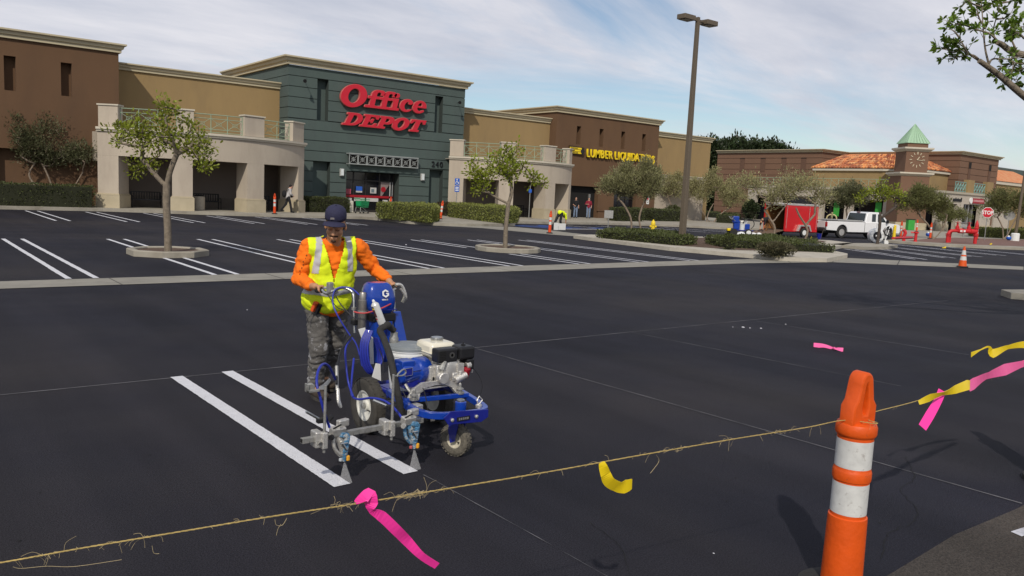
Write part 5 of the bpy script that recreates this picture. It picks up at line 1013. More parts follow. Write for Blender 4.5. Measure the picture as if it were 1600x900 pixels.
# bike racks
YEC = mat('cream_tube_paint',(.50,.43,.22),.5)
for i, px_ in enumerate(((66.7,42.4),(67.6,41.3),(68.9,40.2))):
    t = thing('bicycle_rack', ('left', 'middle', 'right')[i]+' cream bent-tube bicycle rack on the pavement beside the trailer', 'bicycle rack', (*px_, .15), R(-55), 'cream bicycle racks')
    M().tube([(-.42,0,0),(-.42,0,.95)] + [(-.42+.42*(1-math.cos(R(a))), 0, .95+.32*math.sin(R(a))) for a in range(30,180,30)] + [(.42,0,.95),(.42,0,0)], .065, 8).build('bent_tube', YEC, t, smooth=50)
t = thing('marker_post', 'thin yellow post beside the rear of the red trailer', 'post', (66.0,38.5,.15)); M().tube([(0,0,0),(0,0,1.5)], .08, 8).build('post', YEC, t)
gb = thing('litter_bin', 'bright green bin beside the brown tower base', 'bin', (82.6,39.5,.15), R(-38)); M().box(-.33,.33,-.3,.3,0,1.05).build('bin_body', MATS['bright_green_poster'], gb, bevel=.04); M().box(-.36,.36,-.33,.33,1.06,1.14).build('bin_lid', BLK, gb)
for lb, p in (('blue cap and white bag at the foot of the right lamp post', (68.0,24.9,.15)), ('small blue and white bag beside the olive trunk on the plaza', (62.500, 28.445, 0.150))):
    t = thing('bag', lb, 'bag', p); M().ball((0,0,.2), (.2,.18,.16), 10, 6).build('blue_bag', PB, t, smooth=True); M().ball((-.05,0,.30), (.11,.10,.11), 8, 5).build('white_bag', WHT, t, smooth=True)

# ---------------- line striping machine ----------------
LM = thing('line_striping_machine', 'blue and white petrol line striping machine with two spray guns painting white lines', 'striping machine', (3.28, 5.2, 0))
def P_(name, m, material, par=None, **k): return m.build(name, material, par or LM, par is None, **k)
def mwheel(c, ax, r, wd, rim_r, rm, name='wheel', tm=RUBD, knob=0):
    """tyre plus rim plus hub; ax = axle direction towards the visible side"""
    a = Vector(ax).normalized(); h = wd/2; prof = [(rim_r,-h*.75),(r*.82,-h),(r*.95,-h*.8),(r,-h*.4),(r,h*.4),(r*.95,h*.8),(r*.82,h),(rim_r,h*.75)]
    o = P_(name, M().lathe(prof, 40, c, a, cap=False), tm, smooth=50)
    m = M(); q = a.to_track_quat('Z','Y').to_matrix().to_4x4(); T_ = Matrix.Translation(c) @ q
    nk = 30 if not knob else 26
    for i in range(nk):
        for j, z in enumerate((-h*.62, 0, h*.62) if knob else (-h*.5, h*.5)):
            an = 2*math.pi*(i+.5*(j % 2))/nk; v = [T_ @ Vector(((r-.004+dr)*math.cos(an+da), (r-.004+dr)*math.sin(an+da), z+dz_)) for dr in (0, .007 if knob else .004) for dz_ in (-h*(.22 if knob else .30), h*(.22 if knob else .30)) for da in (-.085 if not knob else -.07, .085 if not knob else .07)]
            m.add(v, [(0,1,3,2),(4,6,7,5),(0,4,5,1),(1,5,7,3),(3,7,6,2),(2,6,4,0)])
    P_('tyre_tread', m, tm, o)['kind'] = 'stuff'
    rim = P_('rim', M().lathe([(rim_r*1.03,-h*.7),(rim_r*1.03,h*.72),(rim_r*.92,h*.70),(rim_r*.86,h*.35),(rim_r*.35,h*.18),(rim_r*.30,h*.55),(.001,h*.55)], 32, c, a), rm, o, smooth=35)
    P_('hub_cap', M().lathe([(rim_r*.2,h*.5),(rim_r*.2,h*.95),(rim_r*.12,h*1.05),(.001,h*1.05)], 12, c, a), GALV, o); 
    p = T_ @ Vector((rim_r*.62, -rim_r*.25, h*.4)); p2 = T_ @ Vector((rim_r*.62, -rim_r*.15, h*.85)); P_('tyre_valve', M().tube([p, p2], .006, 6), RUB, o)
    return o
RIMW = mat('rim_white_enamel', (.62,.61,.55), .45, var=.1, scale=20, col2=(.35,.32,.26), thr=(18,.6,.75)); RIMC = mat('dusty_caster_rim', (.50,.46,.36), .7, var=.2, scale=25)
mwheel((2.985,5.56,.222), (-1,0,0), .222, .10, .122, RIMW); mwheel((3.62,5.56,.222), (1,0,0), .222, .10, .122, RIMW)
P_('axle', M().tube([(2.93,5.56,.222),(3.67,5.56,.222)], .014, 8), GALV)
mwheel((3.285,4.745,.120), (-.93,-.36,0), .120, .072, .062, RIMC, 'caster_wheel', mat('dusty_caster_tyre',(.115,.103,.082),.95,var=.4,scale=30,bump=.5), 1)
# frame
P_('chassis_rail', M().tube([(3.06,5.80,.36),(3.06,5.1,.36)], .02, 8), BLUED); P_('chassis_rail', M().tube([(3.54,5.80,.36),(3.54,5.1,.36)], .02, 8), BLUED)
P_('rear_cross_rail', M().tube([(3.04,5.72,.34),(3.56,5.72,.34)], .022, 8).tube([(3.04,5.35,.34),(3.56,5.35,.34)], .018, 8), BLUED)['kind'] = 'stuff'
P_('wheel_bracket', M().obox((3.06,5.60,.29),(.03,.16,.16)), BLUED, bevel=.005); P_('wheel_bracket', M().obox((3.54,5.60,.29),(.03,.16,.16)), BLUED, bevel=.005)
def flatbar(pts, hz, th, name, m_, par=None, sub=4):
    s_ = spline(pts, sub); vs = []
    for i, p in enumerate(s_):
        d = (s_[min(i+1,len(s_)-1)]-s_[max(i-1,0)]); nn = Vector((-d.y, d.x, 0)).normalized()*th/2
        vs += [p+nn+Vector((0,0,hz/2)), p-nn+Vector((0,0,hz/2)), p-nn-Vector((0,0,hz/2)), p+nn-Vector((0,0,hz/2))]
    n = len(s_); fs = [(i*4+j, i*4+(j+1)%4, (i+1)*4+(j+1)%4, (i+1)*4+j) for i in range(n-1) for j in range(4)] + [(0,3,2,1),(4*n-4,4*n-3,4*n-2,4*n-1)]
    return P_(name, M().add(vs, fs), m_, par, bevel=.004, smooth=30)
ff = flatbar([(3.02,5.30,.385),(2.98,5.05,.382),(2.945,4.82,.378),(2.955,4.69,.374),(3.04,4.615,.366),(3.2,4.59,.358),(3.36,4.595,.350),(3.465,4.64,.348),(3.51,4.77,.352),(3.53,5.0,.37),(3.55,5.30,.385)], .048, .042, 'front_frame', BLUEM)
flatbar([(2.98,4.98,.395),(3.25,4.96,.39),(3.52,4.94,.385)], .035, .03, 'front_cross_bar', BLUEM, ff)
P_('nose_plate', M().extr([(3.09,.305),(3.38,.285),(3.44,.315),(3.44,.372),(3.11,.40),(3.05,.36)], lambda a,b,d: (a,d,b), 4.563, 4.572), BLUED, ff, bevel=.003)
P_('nose_badge', M().box(3.16,3.27,4.555,4.562,.322,.350), BLK, ff)
for i in range(5): P_('badge_letter', M().box(3.172+i*.018,3.184+i*.018,4.5525,4.5545,.329,.344), GALV, ff)
for x in (3.12, 3.33): P_('bolt_head', M().lathe([(.014,0),(.014,.008),(.006,.012)], 10, (x,4.562,.335-.1*(x-3.3)*.1), (0,-1,0)), ALU, ff)
P_('swivel_post', M().lathe([(.042,0),(.042,.085),(.035,.09)], 18, (3.285,4.70,.33)), BLUEM, ff, smooth=35); P_('swivel_cap', M().lathe([(.03,0),(.03,.012),(.02,.018)], 14, (3.285,4.70,.42)), STEEL, ff, smooth=35)
P_('lock_knob', M().lathe([(.025,0),(.025,.02),(.01,.03)], 10, (3.42,4.66,.365)).tube([(3.42,4.66,.385),(3.40,4.66,.42),(3.42,4.66,.45),(3.45,4.66,.42),(3.42,4.66,.385)], .006, 6), ALU, ff)
P_('caster_fork', M().extr([(-.03,.30),(.035,.30),(.045,.24),(.02,.12),(-.02,.10),(-.04,.2)], lambda a,b,d: (3.29-.93*d-.36*a*-1, 4.745-.36*d+.93*a*-1, b), .046, .054), BLUED, ff); P_('caster_fork', M().extr([(-.03,.30),(.035,.30),(.045,.24),(.02,.12),(-.02,.10),(-.04,.2)], lambda a,b,d: (3.29-.93*d+.36*a, 4.745-.36*d-.93*a, b), -.054, -.046), BLUED, ff)
P_('fork_crown', M().lathe([(.06,0),(.06,.03)], 16, (3.30,4.74,.29)), BLUED, ff)
# engine deck
dk = P_('engine_deck', M().box(3.09,3.46,5.0,5.36,.452,.464), ALU, bevel=.004)
for x0, x1, tx in ((3.09,3.15,3.04),(3.40,3.46,3.45)):
    P_('deck_leg', M().add([(x0,5.03,.46),(x1,5.03,.46),(tx+.03,4.93,.40),(tx-.03,4.93,.40),(x0,5.08,.46),(x1,5.08,.46),(tx+.03,4.99,.40),(tx-.03,4.99,.40)], [(0,1,2,3),(4,7,6,5),(0,4,5,1),(2,6,7,3),(1,5,6,2),(0,3,7,4)]), ALU, dk, bevel=.003)
    P_('rubber_mount', M().lathe([(.035,0),(.035,.012),(.018,.014),(.018,.03),(.03,.032),(.03,.04),(.012,.05),(.012,.075),(.004,.085)], 14, (tx,4.955,.40)), GALV, dk, smooth=35)
arch = [(3.13,.40),(3.15,.44),(3.22,.475),(3.33,.49),(3.44,.475),(3.51,.44),(3.53,.40)]
P_('arched_bracket', M().extr([(3.01,.40),(3.05,.47),(3.13,.512),(3.36,.512),(3.45,.47),(3.50,.39),(3.45,.39),(3.41,.44),(3.34,.470),(3.25,.478),(3.16,.465),(3.11,.44),(3.07,.40)], lambda a,b,d: (a,d,b), 4.992, 5.012), ALU, dk, bevel=.003)
# engine
en = P_('engine_block', M().box(3.24,3.50,5.03,5.30,.465,.54).box(3.26,3.36,4.995,5.06,.50,.63).lathe([(.045,0),(.05,.02),(.05,.09),(.03,.10)],16,(3.31,4.96,.53),(0,1,0)).lathe([(.028,0),(.03,.11)],12,(3.42,4.985,.50),(.9,0,.3)).box(3.40,3.52,4.985,5.06,.49,.56).lathe([(.09,0),(.105,.02),(.105,.12),(.07,.15)], 20, (3.40,5.02,.60), (0,1,0)).box(3.33,3.47,5.05,5.25,.53,.66), ALU, bevel=.006, smooth=30)
for i in range(7): P_('cooling_fin', M().box(3.47,3.575,5.08,5.22,.505+i*.019,.511+i*.019), ALU, en)
P_('rocker_cover', M().box(3.555,3.615,5.09,5.21,.515,.615), ALU, en, bevel=.015); P_('side_cover', M().lathe([(.085,0),(.085,.02),(.06,.035),(.03,.04)], 18, (3.40,5.03,.585), (0,-1,0)), ALU, en, smooth=30)
for a in range(0, 360, 60): P_('bolt_head', M().lathe([(.009,0),(.009,.008)], 6, (3.40+.072*math.cos(R(a)),5.008,.585+.072*math.sin(R(a))), (0,-1,0)), STEEL, en)
P_('carburettor', M().box(3.44,3.50,4.98,5.05,.56,.63).lathe([(.022,0),(.022,.05)], 10, (3.47,4.99,.52)).lathe([(.028,0),(.028,.04)],12,(3.53,5.0,.60),(1,0,.2)), ALU, en, bevel=.004)
P_('exhaust_stub', M().tube([(3.30,5.02,.56),(3.30,4.99,.60),(3.33,5.0,.655)], .022, 8), GALV, en); P_('oil_funnel_red', M().obox((3.53,5.0,.545),(.05,.05,.09), .3, .3), mat('dark_red_plastic',(.28,.01,.02),.4), en, bevel=.01)
P_('drain_plug', M().lathe([(.02,0),(.02,.02),(.012,.03)], 8, (3.34,5.055,.50), (0,-1,0)), STEEL, en)
tk = P_('fuel_tank', M().box(3.27,3.50,5.10,5.34,.655,.775), CREAMT, bevel=.03, smooth=60); P_('fuel_tank_rim', M().box(3.262,3.508,5.09,5.35,.695,.703), CREAMT, tk, bevel=.003)
P_('fuel_cap', M().lathe([(.045,0),(.048,.012),(.044,.028),(.02,.032)], 20, (3.395,5.22,.774)), STEEL, tk, smooth=35)
for a in range(0, 360, 30): P_('cap_rib', M().obox((3.395+.046*math.cos(R(a)),5.22+.046*math.sin(R(a)),.79),(.006,.006,.02)), STEEL, tk)
mf = P_('muffler_guard', M().box(3.26,3.44,4.985,5.085,.645,.752), BLK, bevel=.014)
for i in range(6): P_('guard_slot', M().box(3.272,3.33,4.9815,4.984,.662+i*.0135,.669+i*.0135), DARKIN, mf)
P_('guard_hole', M().lathe([(.024,0),(.024,.004),(.012,.004),(.012,0)], 16, (3.385,4.985,.70), (0,-1,0)), mat('guard_ring',(.05,.05,.05),.5), mf)
ac = P_('air_cleaner', M().box(3.455,3.60,4.98,5.13,.655,.755), BLK, bevel=.018); P_('air_cleaner_cup', M().box(3.53,3.60,4.985,5.10,.565,.655), BLK, ac, bevel=.012)
P_('wing_nut', M().lathe([(.018,0),(.018,.01),(.006,.012),(.006,.025)], 8, (3.53,5.05,.755)), BLK, ac); P_('drain_screw', M().lathe([(.012,0),(.012,.02)], 8, (3.60,5.02,.56), (0,0,-1)), ALU, ac)
P_('throttle_wire', M().tube(spline([(3.58,5.0,.60),(3.63,4.96,.52),(3.645,4.93,.45),(3.61,4.90,.38)],5), .0035, 5), BLK, en)
# blue drive housing
dh = P_('drive_housing', M().lathe([(.001,0),(.07,0),(.082,.015),(.086,.07),(.086,.15),(.10,.16),(.102,.25),(.09,.27),(.001,.27)], 28, (2.985,5.10,.575), (1,.18,0)).box(2.99,3.10,5.05,5.17,.60,.672), BLUEM, smooth=40, bevel=.006)
P_('housing_ridge', M().tube([(3.02,5.02,.60),(3.20,5.05,.60)], .006, 5), BLUEM, dh); P_('housing_label', M().obox((3.025,5.015,.60),(.07,.004,.055), .18), BLUED, dh); P_('label_outline', M().tube([(2.99,5.008,.572),(3.06,5.02,.572),(3.06,5.02,.628),(2.99,5.008,.628),(2.99,5.008,.572)], .0022, 4), GALV, dh)
P_('gear_case', M().box(3.02,3.20,5.06,5.18,.46,.53), BLUED, dh, bevel=.01); P_('belt_cover', M().box(3.215,3.28,5.03,5.22,.48,.62), ALU, dh, bevel=.012)
P_('under_pipe', M().tube(spline([(3.02,5.05,.50),(3.05,5.0,.44),(3.14,5.0,.45),(3.17,5.02,.50)],4), .012, 6), GALV, dh)
# bucket
bk = P_('paint_bucket', M().lathe([(.140,.375),(.160,.64),(.166,.645),(.166,.66),(.161,.662),(.161,.678),(.167,.68),(.167,.695)], 40, (3.245,5.40,0)), BUCK, smooth=30)
P_('bucket_lid', M().lathe([(.169,.69),(.169,.708),(.160,.712),(.158,.722),(.10,.728),(.001,.730)], 40, (3.245,5.40,0)), LIDG, bk, smooth=30); P_('bucket_stand', M().box(3.09,3.43,5.27,5.58,.352,.372), BLUED)
P_('lid_elbow', M().lathe([(.035,0),(.038,.03),(.03,.05),(.03,.08)], 14, (3.17,5.50,.727)).tube(spline([(3.17,5.5,.79),(3.16,5.50,.83),(3.12,5.52,.85),(3.05,5.52,.855)],4), .018, 8), GALV, bk, smooth=40)
P_('suction_hose', M().tube(spline([(3.17,5.50,.82),(3.10,5.49,.872),(3.073, 5.432, 0.882),(3.0,5.42,.85),(2.980, 5.320, 0.797),(2.932, 5.140, 0.706),(2.895, 5.000, 0.574),(2.902, 4.950, 0.451),(2.939, 4.950, 0.317)],6), .026, 12), RUB, smooth=60)
# pump tower
hd = M(); sec = [(.905,.085,.075),(.96,.125,.10),(1.03,.135,.105),(1.10,.122,.095),(1.145,.105,.08),(1.165,.08,.06)]
for z, hx, hy in sec: pass
vs = []; n_ = 20
for z, hx, hy in sec:
    for j in range(n_):
        a = 2*math.pi*j/n_; k = lambda c: math.copysign(abs(c)**.55, c); vs.append((3.225+hx*k(math.cos(a))+(z-.9)*-.08, 5.86+hy*k(math.sin(a)), z))
hd.add(vs, [(i*n_+j, i*n_+(j+1)%n_, (i+1)*n_+(j+1)%n_, (i+1)*n_+j) for i in range(len(sec)-1) for j in range(n_)] + [tuple(range(n_))[::-1], tuple((len(sec)-1)*n_+j for j in range(n_))])
hood = P_('pump_hood', hd, BLUEM, smooth=40)
# white hexagon emblem with a G-like notch
hx = [(math.cos(R(90+60*i)), math.sin(R(90+60*i))) for i in range(6)]; rr = .034
gm = glyph_mesh([[(x*rr, y*rr) for x, y in [(.87,.5),(0,1),(-.87,.5),(-.87,-.5),(0,-1),(.87,-.5),(.87,.12),(.15,.12),(.15,-.12),(.45,-.12),(.45,-.32),(0,-.58),(-.48,-.3),(-.48,.3),(0,.58),(.50,.27),(.87,.5)]]], .0015); gm.transform(ZF)
o = obj('hood_emblem', gm, WHT, hood); o.location = (3.222,5.747,1.085); o.rotation_euler = (R(-12),0,0)
me = text_mesh('GRACO', .016, .0008, .0006); me.transform(ZF); o = obj('hood_lettering', me, WHT, hood); o.location = (3.193,5.753,1.028); o.rotation_euler = (R(-5),0,0)
P_('hood_seam', M().box(3.11,3.33,5.745,5.76,.945,.952), BLUED, hood)
col = P_('pump_column', M().box(3.145,3.315,5.775,5.93,.50,.855), BLUEM, bevel=.012); 
for x in (3.20, 3.255): P_('column_groove', M().box(x-.004,x+.004,5.770,5.776,.52,.84), BLUED, col)
me = text_mesh('LL', .028, .0012, .0008, shear=.2); me.transform(ZF); o = obj('column_lettering', me, WHT, col); o.location = (3.255,5.768,.79)
P_('gearbox', M().box(3.13,3.34,5.77,5.95,.845,.915), BLK, bevel=.01); P_('column_side_plate', M().add([(3.33,5.8,.92),(3.40,5.8,.92),(3.46,5.75,.60),(3.36,5.75,.60),(3.33,5.83,.92),(3.40,5.83,.92),(3.46,5.78,.60),(3.36,5.78,.60)], [(0,3,2,1),(4,5,6,7),(0,1,5,4),(1,2,6,5),(2,3,7,6),(3,0,4,7)]), BLUEM, bevel=.003)
fc = P_('filter_cylinder', M().lathe([(.022,-.02),(.036,0),(.036,.235),(.030,.24),(.030,.29),(.024,.30)], 20, (3.065,5.84,.79)), mat('brushed_grey_steel',(.34,.32,.29),.4,.8,var=.15,scale=20), smooth=35)
P_('cylinder_collar', M().lathe([(.039,0),(.039,.02)], 20, (3.065,5.84,.92)), GALV, fc); P_('lower_fitting', M().lathe([(.014,0),(.02,.02),(.02,.06),(.012,.08),(.012,.14)], 12, (3.07,5.83,.64)), STEEL, fc, smooth=35)
P_('pressure_rod', M().tube([(3.075,5.81,.80),(3.06,5.74,.46)], .007, 6), STEEL)
P_('white_side_panel', M().extr([(2.99,.80),(3.05,.81),(3.075,.60)], lambda a,b,d: (a,d,b), 5.76, 5.768), WHT); P_('white_side_panel', M().extr([(3.085,.76),(3.125,.72),(3.14,.50),(3.11,.50)], lambda a,b,d: (a,d,b), 5.76, 5.768), WHT)
P_('lower_decal_plate', M().extr([(3.03,.44),(3.06,.55),(3.10,.54),(3.11,.40)], lambda a,b,d: (a,d,b), 5.58, 5.586), WHT)
# handlebar
hb = P_('handlebar', M().tube(spline([(3.045,5.93,.74),(3.045,5.95,.88),(3.05,5.97,1.02),(3.04,6.0,1.08),(2.98,6.05,1.105),(2.92,6.10,1.07),(2.88,6.14,1.05),(2.87,6.20,1.072),(2.879, 6.280, 1.050)],5), .013, 10), STEEL, smooth=60)
P_('handlebar_right', M().tube(spline([(3.42,5.93,.74),(3.42,5.95,.95),(3.44,6.0,1.05),(3.50,6.10,1.06),(3.56,6.18,1.055),(3.60,6.30,1.06)],5), .013, 10), STEEL, hb, smooth=60)
P_('grip', M().tube([(2.87,6.19,1.07),(2.880, 6.320, 1.050)], .02, 12), RUB, hb, smooth=50); P_('grip', M().tube([(3.57,6.2,1.057),(3.61,6.34,1.062)], .02, 12), RUB, hb, smooth=50)
P_('trigger_lever', M().extr([(0,0),(.05,.01),(.10,-.015),(.11,-.05),(.085,-.055),(.07,-.02),(.0,-.02)], lambda a,b,d: (2.87+a, 6.17-a*.5+d, 1.10+b), -.012, .012), GALV, hb, bevel=.004)
P_('trigger_bracket', M().obox((2.905,6.12,1.10),(.05,.04,.09), .3), GALV, hb, bevel=.008); P_('trigger_lever', M().tube(spline([(3.50,6.08,1.11),(3.56,6.07,1.10),(3.60,6.06,1.0),(3.585,6.08,.95)],4), .014, 8), ALU, hb, smooth=40); P_('brake_lever', M().tube(spline([(3.52,6.02,1.08),(3.56,6.02,1.02),(3.55,6.04,.96)],4), .009, 6), ALU, hb)
P_('clamp_block', M().obox((3.045,5.93,.83),(.06,.06,.05)), BLK, hb, bevel=.01); P_('grey_strap', M().lathe([(.022,0),(.022,.02)], 12, (3.045,5.955,.93)), GALV, hb)
# hoses
def hose(pts, r, m_, nm='hose', sub=6): return P_(nm, M().tube(spline(pts, sub), r, 8), m_, smooth=60)
hose([(3.05,5.86,1.06),(3.00,5.95,1.115),(2.90,6.0,1.10),(2.865,5.98,1.0),(2.88,5.92,.90),(2.95,5.86,.76),(3.0,5.80,.66),(3.02,5.74,.50)], .0065, BLUEH, 'paint_hose')
hose([(2.92,6.1,1.08),(2.95,6.02,.98),(3.0,5.95,.90),(3.03,5.9,.86)], .005, BLK, 'control_cable'); hose([(2.88,6.16,1.07),(2.93,6.05,.95),(2.96,5.98,.93),(3.03,5.94,.87)], .004, BLK, 'control_cable')
for k in range(7):
    a0 = .01*k; hose([(3.04+a0*.4,5.72-a0,.80),(2.985+a0*.5,5.70-a0,.70-a0*.3),(2.985+a0*.6,5.68-a0,.55),(3.04+a0*.5,5.66-a0,.455+a0*.2),(3.11,5.66-a0,.47+a0),(3.13+a0*.3,5.68-a0,.60),(3.10,5.70-a0,.74)], .0075, (BLUEH, BLUED)[k % 2], 'coiled_hose')
hose([(2.848, 5.550, 0.615),(2.755, 5.400, 0.454),(2.712, 5.300, 0.393),(2.688, 5.150, 0.402),(2.711, 5.000, 0.444),(2.759, 4.900, 0.443),(2.776, 4.800, 0.418),(2.781, 4.700, 0.378),(2.785, 4.660, 0.342)], .0085, BLUEH, 'paint_hose')
hose([(2.842, 5.600, 0.758),(2.751, 5.500, 0.708),(2.710, 5.400, 0.583),(2.709, 5.350, 0.470),(2.697, 5.250, 0.396)], .008, BLUEH, 'paint_hose')
hose([(2.847, 5.600, 0.783),(2.639, 5.350, 0.731),(2.539, 5.200, 0.626),(2.487, 5.100, 0.550)], .0085, BLK, 'paint_hose'); P_('hose_spring_end', M().tube([(2.533, 5.200, 0.655),(2.493, 5.100, 0.503)], .012, 8), GALV); P_('whip_hose_end', M().tube(spline([(2.498, 5.100, 0.516),(2.485, 5.060, 0.443),(2.497, 5.040, 0.391)],4), [.010,.012,.013,.014,.014,.014,.013,.011,.008], 8), ALU)
hose([(2.404, 4.950, 0.624),(2.307, 4.850, 0.743),(2.242, 4.800, 0.777),(2.170, 4.720, 0.753),(2.131, 4.650, 0.689),(2.141, 4.620, 0.611),(2.173, 4.620, 0.503),(2.211, 4.620, 0.400)], .009, BLUEH, 'paint_hose'); hose([(2.404, 4.950, 0.624),(2.355, 4.900, 0.697),(2.260, 4.820, 0.767)], .0095, BLK, 'hose_sleeve')
hose([(3.093, 5.600, 0.661),(3.018, 5.400, 0.628),(2.911, 5.200, 0.530),(2.851, 5.100, 0.529)], .004, BLK, 'control_cable'); hose([(3.131, 5.100, 0.508),(3.139, 5.000, 0.475),(3.113, 4.900, 0.403),(3.095, 4.850, 0.345)], .0035, BLK, 'control_cable')
hose([(3.0,5.05,.45),(3.02,4.95,.33),(2.98,4.8,.22),(2.93,4.75,.20),(2.88,4.72,.26)], .0035, BLK, 'control_cable')
# gun arm, posts, guns
BA, BB = Vector((2.013, 4.600, 0.348)), Vector((2.947, 4.680, 0.332)); bu = (BB-BA).normalized(); bt = lambda x: BA+(BB-BA)*((x-BA.x)/(BB.x-BA.x))
bn = Vector((-bu.y, bu.x, 0)).normalized(); bup = bu.cross(bn)*-1
am = P_('gun_arm_bar', M().add([BA+bn*s_*.017+bup*t_*.017 for s_, t_ in ((-1,-1),(1,-1),(1,1),(-1,1))] + [BB+bn*s_*.017+bup*t_*.017 for s_, t_ in ((-1,-1),(1,-1),(1,1),(-1,1))], [(0,3,2,1),(4,5,6,7),(0,1,5,4),(1,2,6,5),(2,3,7,6),(3,0,4,7)]), GALV, bevel=.002)
P_('bar_hollow', M().obox(BA-bu*.0005, (.002,.024,.024), math.atan2(bu.y,bu.x), 0, -math.asin(bu.z)), DARKIN, am)
for i in range(17): P_('bar_tick', M().obox(bt(2.06+i*.045)-bn*.0175+bup*.010, (.002,.0012,.010), math.atan2(bu.y,bu.x), 0, -math.asin(bu.z)), RUB, am)
for px_, zt, nm in ((2.155,.69,'left'),(2.668,.70,'right')):
    yb_ = bt(px_).y; zb = bt(px_).z
    P_('gun_post', M().tube([(px_,yb_-.035,zb-.09),(px_+.004,yb_-.03,zt)], .0095, 10), GALV, am, smooth=60)
    P_('post_clamp', M().box(px_-.06,px_-.012,yb_-.04,yb_+.045,zb-.055,zb+.05).box(px_-.02,px_+.02,yb_-.055,yb_-.01,zb-.065,zb+.045), ALU, am, bevel=.008)
    P_('clamp_screw', M().tube([(px_-.035,yb_-.045,zb-.02),(px_-.035,yb_-.06,zb-.02)], .012, 8), STEEL, am)
P_('post_top_loop', M().tube(spline([(2.675,4.62,.69),(2.76,4.66,.675),(2.80,4.68,.69),(2.775,4.67,.715),(2.72,4.64,.70),(2.70,4.63,.68)],4), .006, 6), GALV, am)
P_('wheel_bracket', M().lathe([(.028,-.012),(.028,.012)], 14, (2.065,4.6,.685), (.3,1,.1)).box(2.04,2.12,4.58,4.60,.655,.672).box(2.04,2.05,4.58,4.63,.655,.71), GALV, am, bevel=.003)
P_('flat_shield', M().add([(2.11,4.60,.665),(2.17,4.62,.655),(2.30,4.80,.66),(2.29,4.80,.68),(2.17,4.65,.68)], [(0,1,2,3,4)]), GALV, am)
for k, (gx, gy) in enumerate(((2.28,4.605),(2.805,4.60))):
    tip = Vector((gx+.035,gy,.155)); 
    P_('gun_holder', M().obox((gx-.02,gy,.375),(.10,.055,.055), .1, .2).obox((gx+.02,gy+.01,.42),(.085,.04,.05), .3), ALU, am, bevel=.008); P_('adjust_knob', M().lathe([(.017,0),(.02,.008),(.017,.02)], 8, (gx-.07,gy-.03,.35), (-.8,-.5,0)), BLK if k == 0 else ALU, am)
    g = P_('spray_gun', M().tube([(gx-.03,gy+.01,.385),(gx+.015,gy,.27),(gx+.025,gy,.225)], [.022,.026,.022], 10).tube(spline([(gx-.05,gy,.34),(gx-.045,gy-.01,.27),(gx-.01,gy-.01,.22),(gx+.02,gy,.205)],4), .013, 8), BLUEG if k else ALU, am, smooth=50)
    P_('gun_body', M().obox((gx+.035,gy-.012,.285),(.036,.034,.12),0,0,.15).obox((gx+.02,gy-.012,.345),(.06,.036,.035),0,0,.3), BLUEG, g, bevel=.008); P_('gun_screw', M().tube([(gx-.01,gy-.03,.31),(gx+.03,gy-.03,.25)], .009, 6).tube([(gx-.02,gy-.045,.30),(gx+.03,gy-.045,.30)], .005, 5), STEEL, g)
    P_('gun_nozzle', M().lathe([(.014,0),(.018,.012),(.018,.04),(.024,.045),(.024,.06)], 12, (gx+.03,gy,.165)), BLUEG, g, smooth=35)
    P_('tip_guard', M().obox((gx+.05,gy-.008,.185),(.022,.03,.035), .2), mat('amber_tip_guard',(.75,.36,.03),.5), g, bevel=.006); P_('tip_flag', M().obox((gx+.005,gy-.005,.18),(.022,.02,.02), .6), (mat('pale_tip_flag',(.42,.45,.48),.5),mat('dull_red_tip',(.42,.09,.09),.5))[k], g, bevel=.004)
    sp = mat('spray_mist', (.85,.85,.87), .9, alpha=.15, var=.2, scale=60, spec=0)
    m = M(); n_ = 16; P_('spray_fan', m.add([tuple(tip+Vector((.005*math.cos(2*math.pi*j/n_), .004*math.sin(2*math.pi*j/n_), 0))) for j in range(n_)] + [(gx+.045+.050*math.cos(2*math.pi*j/n_), gy+.006*math.sin(2*math.pi*j/n_), .006) for j in range(n_)], [(j,(j+1)%n_,n_+(j+1)%n_,n_+j) for j in range(n_)]), sp, g)
    P_('yellow_crank', M().tube([(gx-.06,gy-.02,.40),(gx-.02,gy-.05,.43)], .006, 5), BLK, g)
P_('side_lever_tube', M().tube([(2.039, 4.600, 0.534),(2.139, 4.620, 0.465)], .009, 8), STEEL, am); P_('lever_clamp', M().obox((2.143, 4.610, 0.459),(.05,.04,.03)), BLK, am, bevel=.005); P_('lever_knob', M().lathe([(.012,0),(.016,.03),(.008,.04)], 8, (2.196, 4.600, 0.454), (.6,0,.8)), BLK, am)
P_('side_lever_tube', M().tube([(2.645, 4.850, 0.473),(2.740, 4.800, 0.427)], .010, 8), STEEL, am); P_('lever_clamp', M().obox((2.739, 4.780, 0.428),(.04,.04,.03)), BLK, am, bevel=.005)
P_('yellow_tag', M().obox((3.024, 4.850, 0.350),(.035,.01,.02), .2), SIGNY, am); P_('mounting_bracket', M().obox((3.02,4.88,.33),(.06,.08,.12), .2).obox((2.96,4.82,.35),(.08,.04,.05), .3), ALU, am, bevel=.006); P_('mounting_knob', M().lathe([(.018,0),(.018,.03)], 10, (2.986, 4.850, 0.369), (-.5,-.8,0)), STEEL, am)
P_('skid_wheel', M().lathe([(.022,-.012),(.022,.012)], 12, (3.143, 4.850, 0.271), (.9,-.3,0)), GALV, am)
bc = thing('bungee_cord', 'red elastic cord stretched across the blue pump hood', 'bungee cord', (3.2,5.74,.97)); M().tube(spline([(2.966, 5.800, 0.940),(2.997, 5.760, 0.934),(3.042, 5.735, 0.935),(3.134, 5.715, 0.959),(3.227, 5.735, 0.983),(3.341, 5.800, 1.006)],5), .0062, 8).build('cord', mat('red_cord',(.45,.06,.06),.6), bc, True, smooth=60)
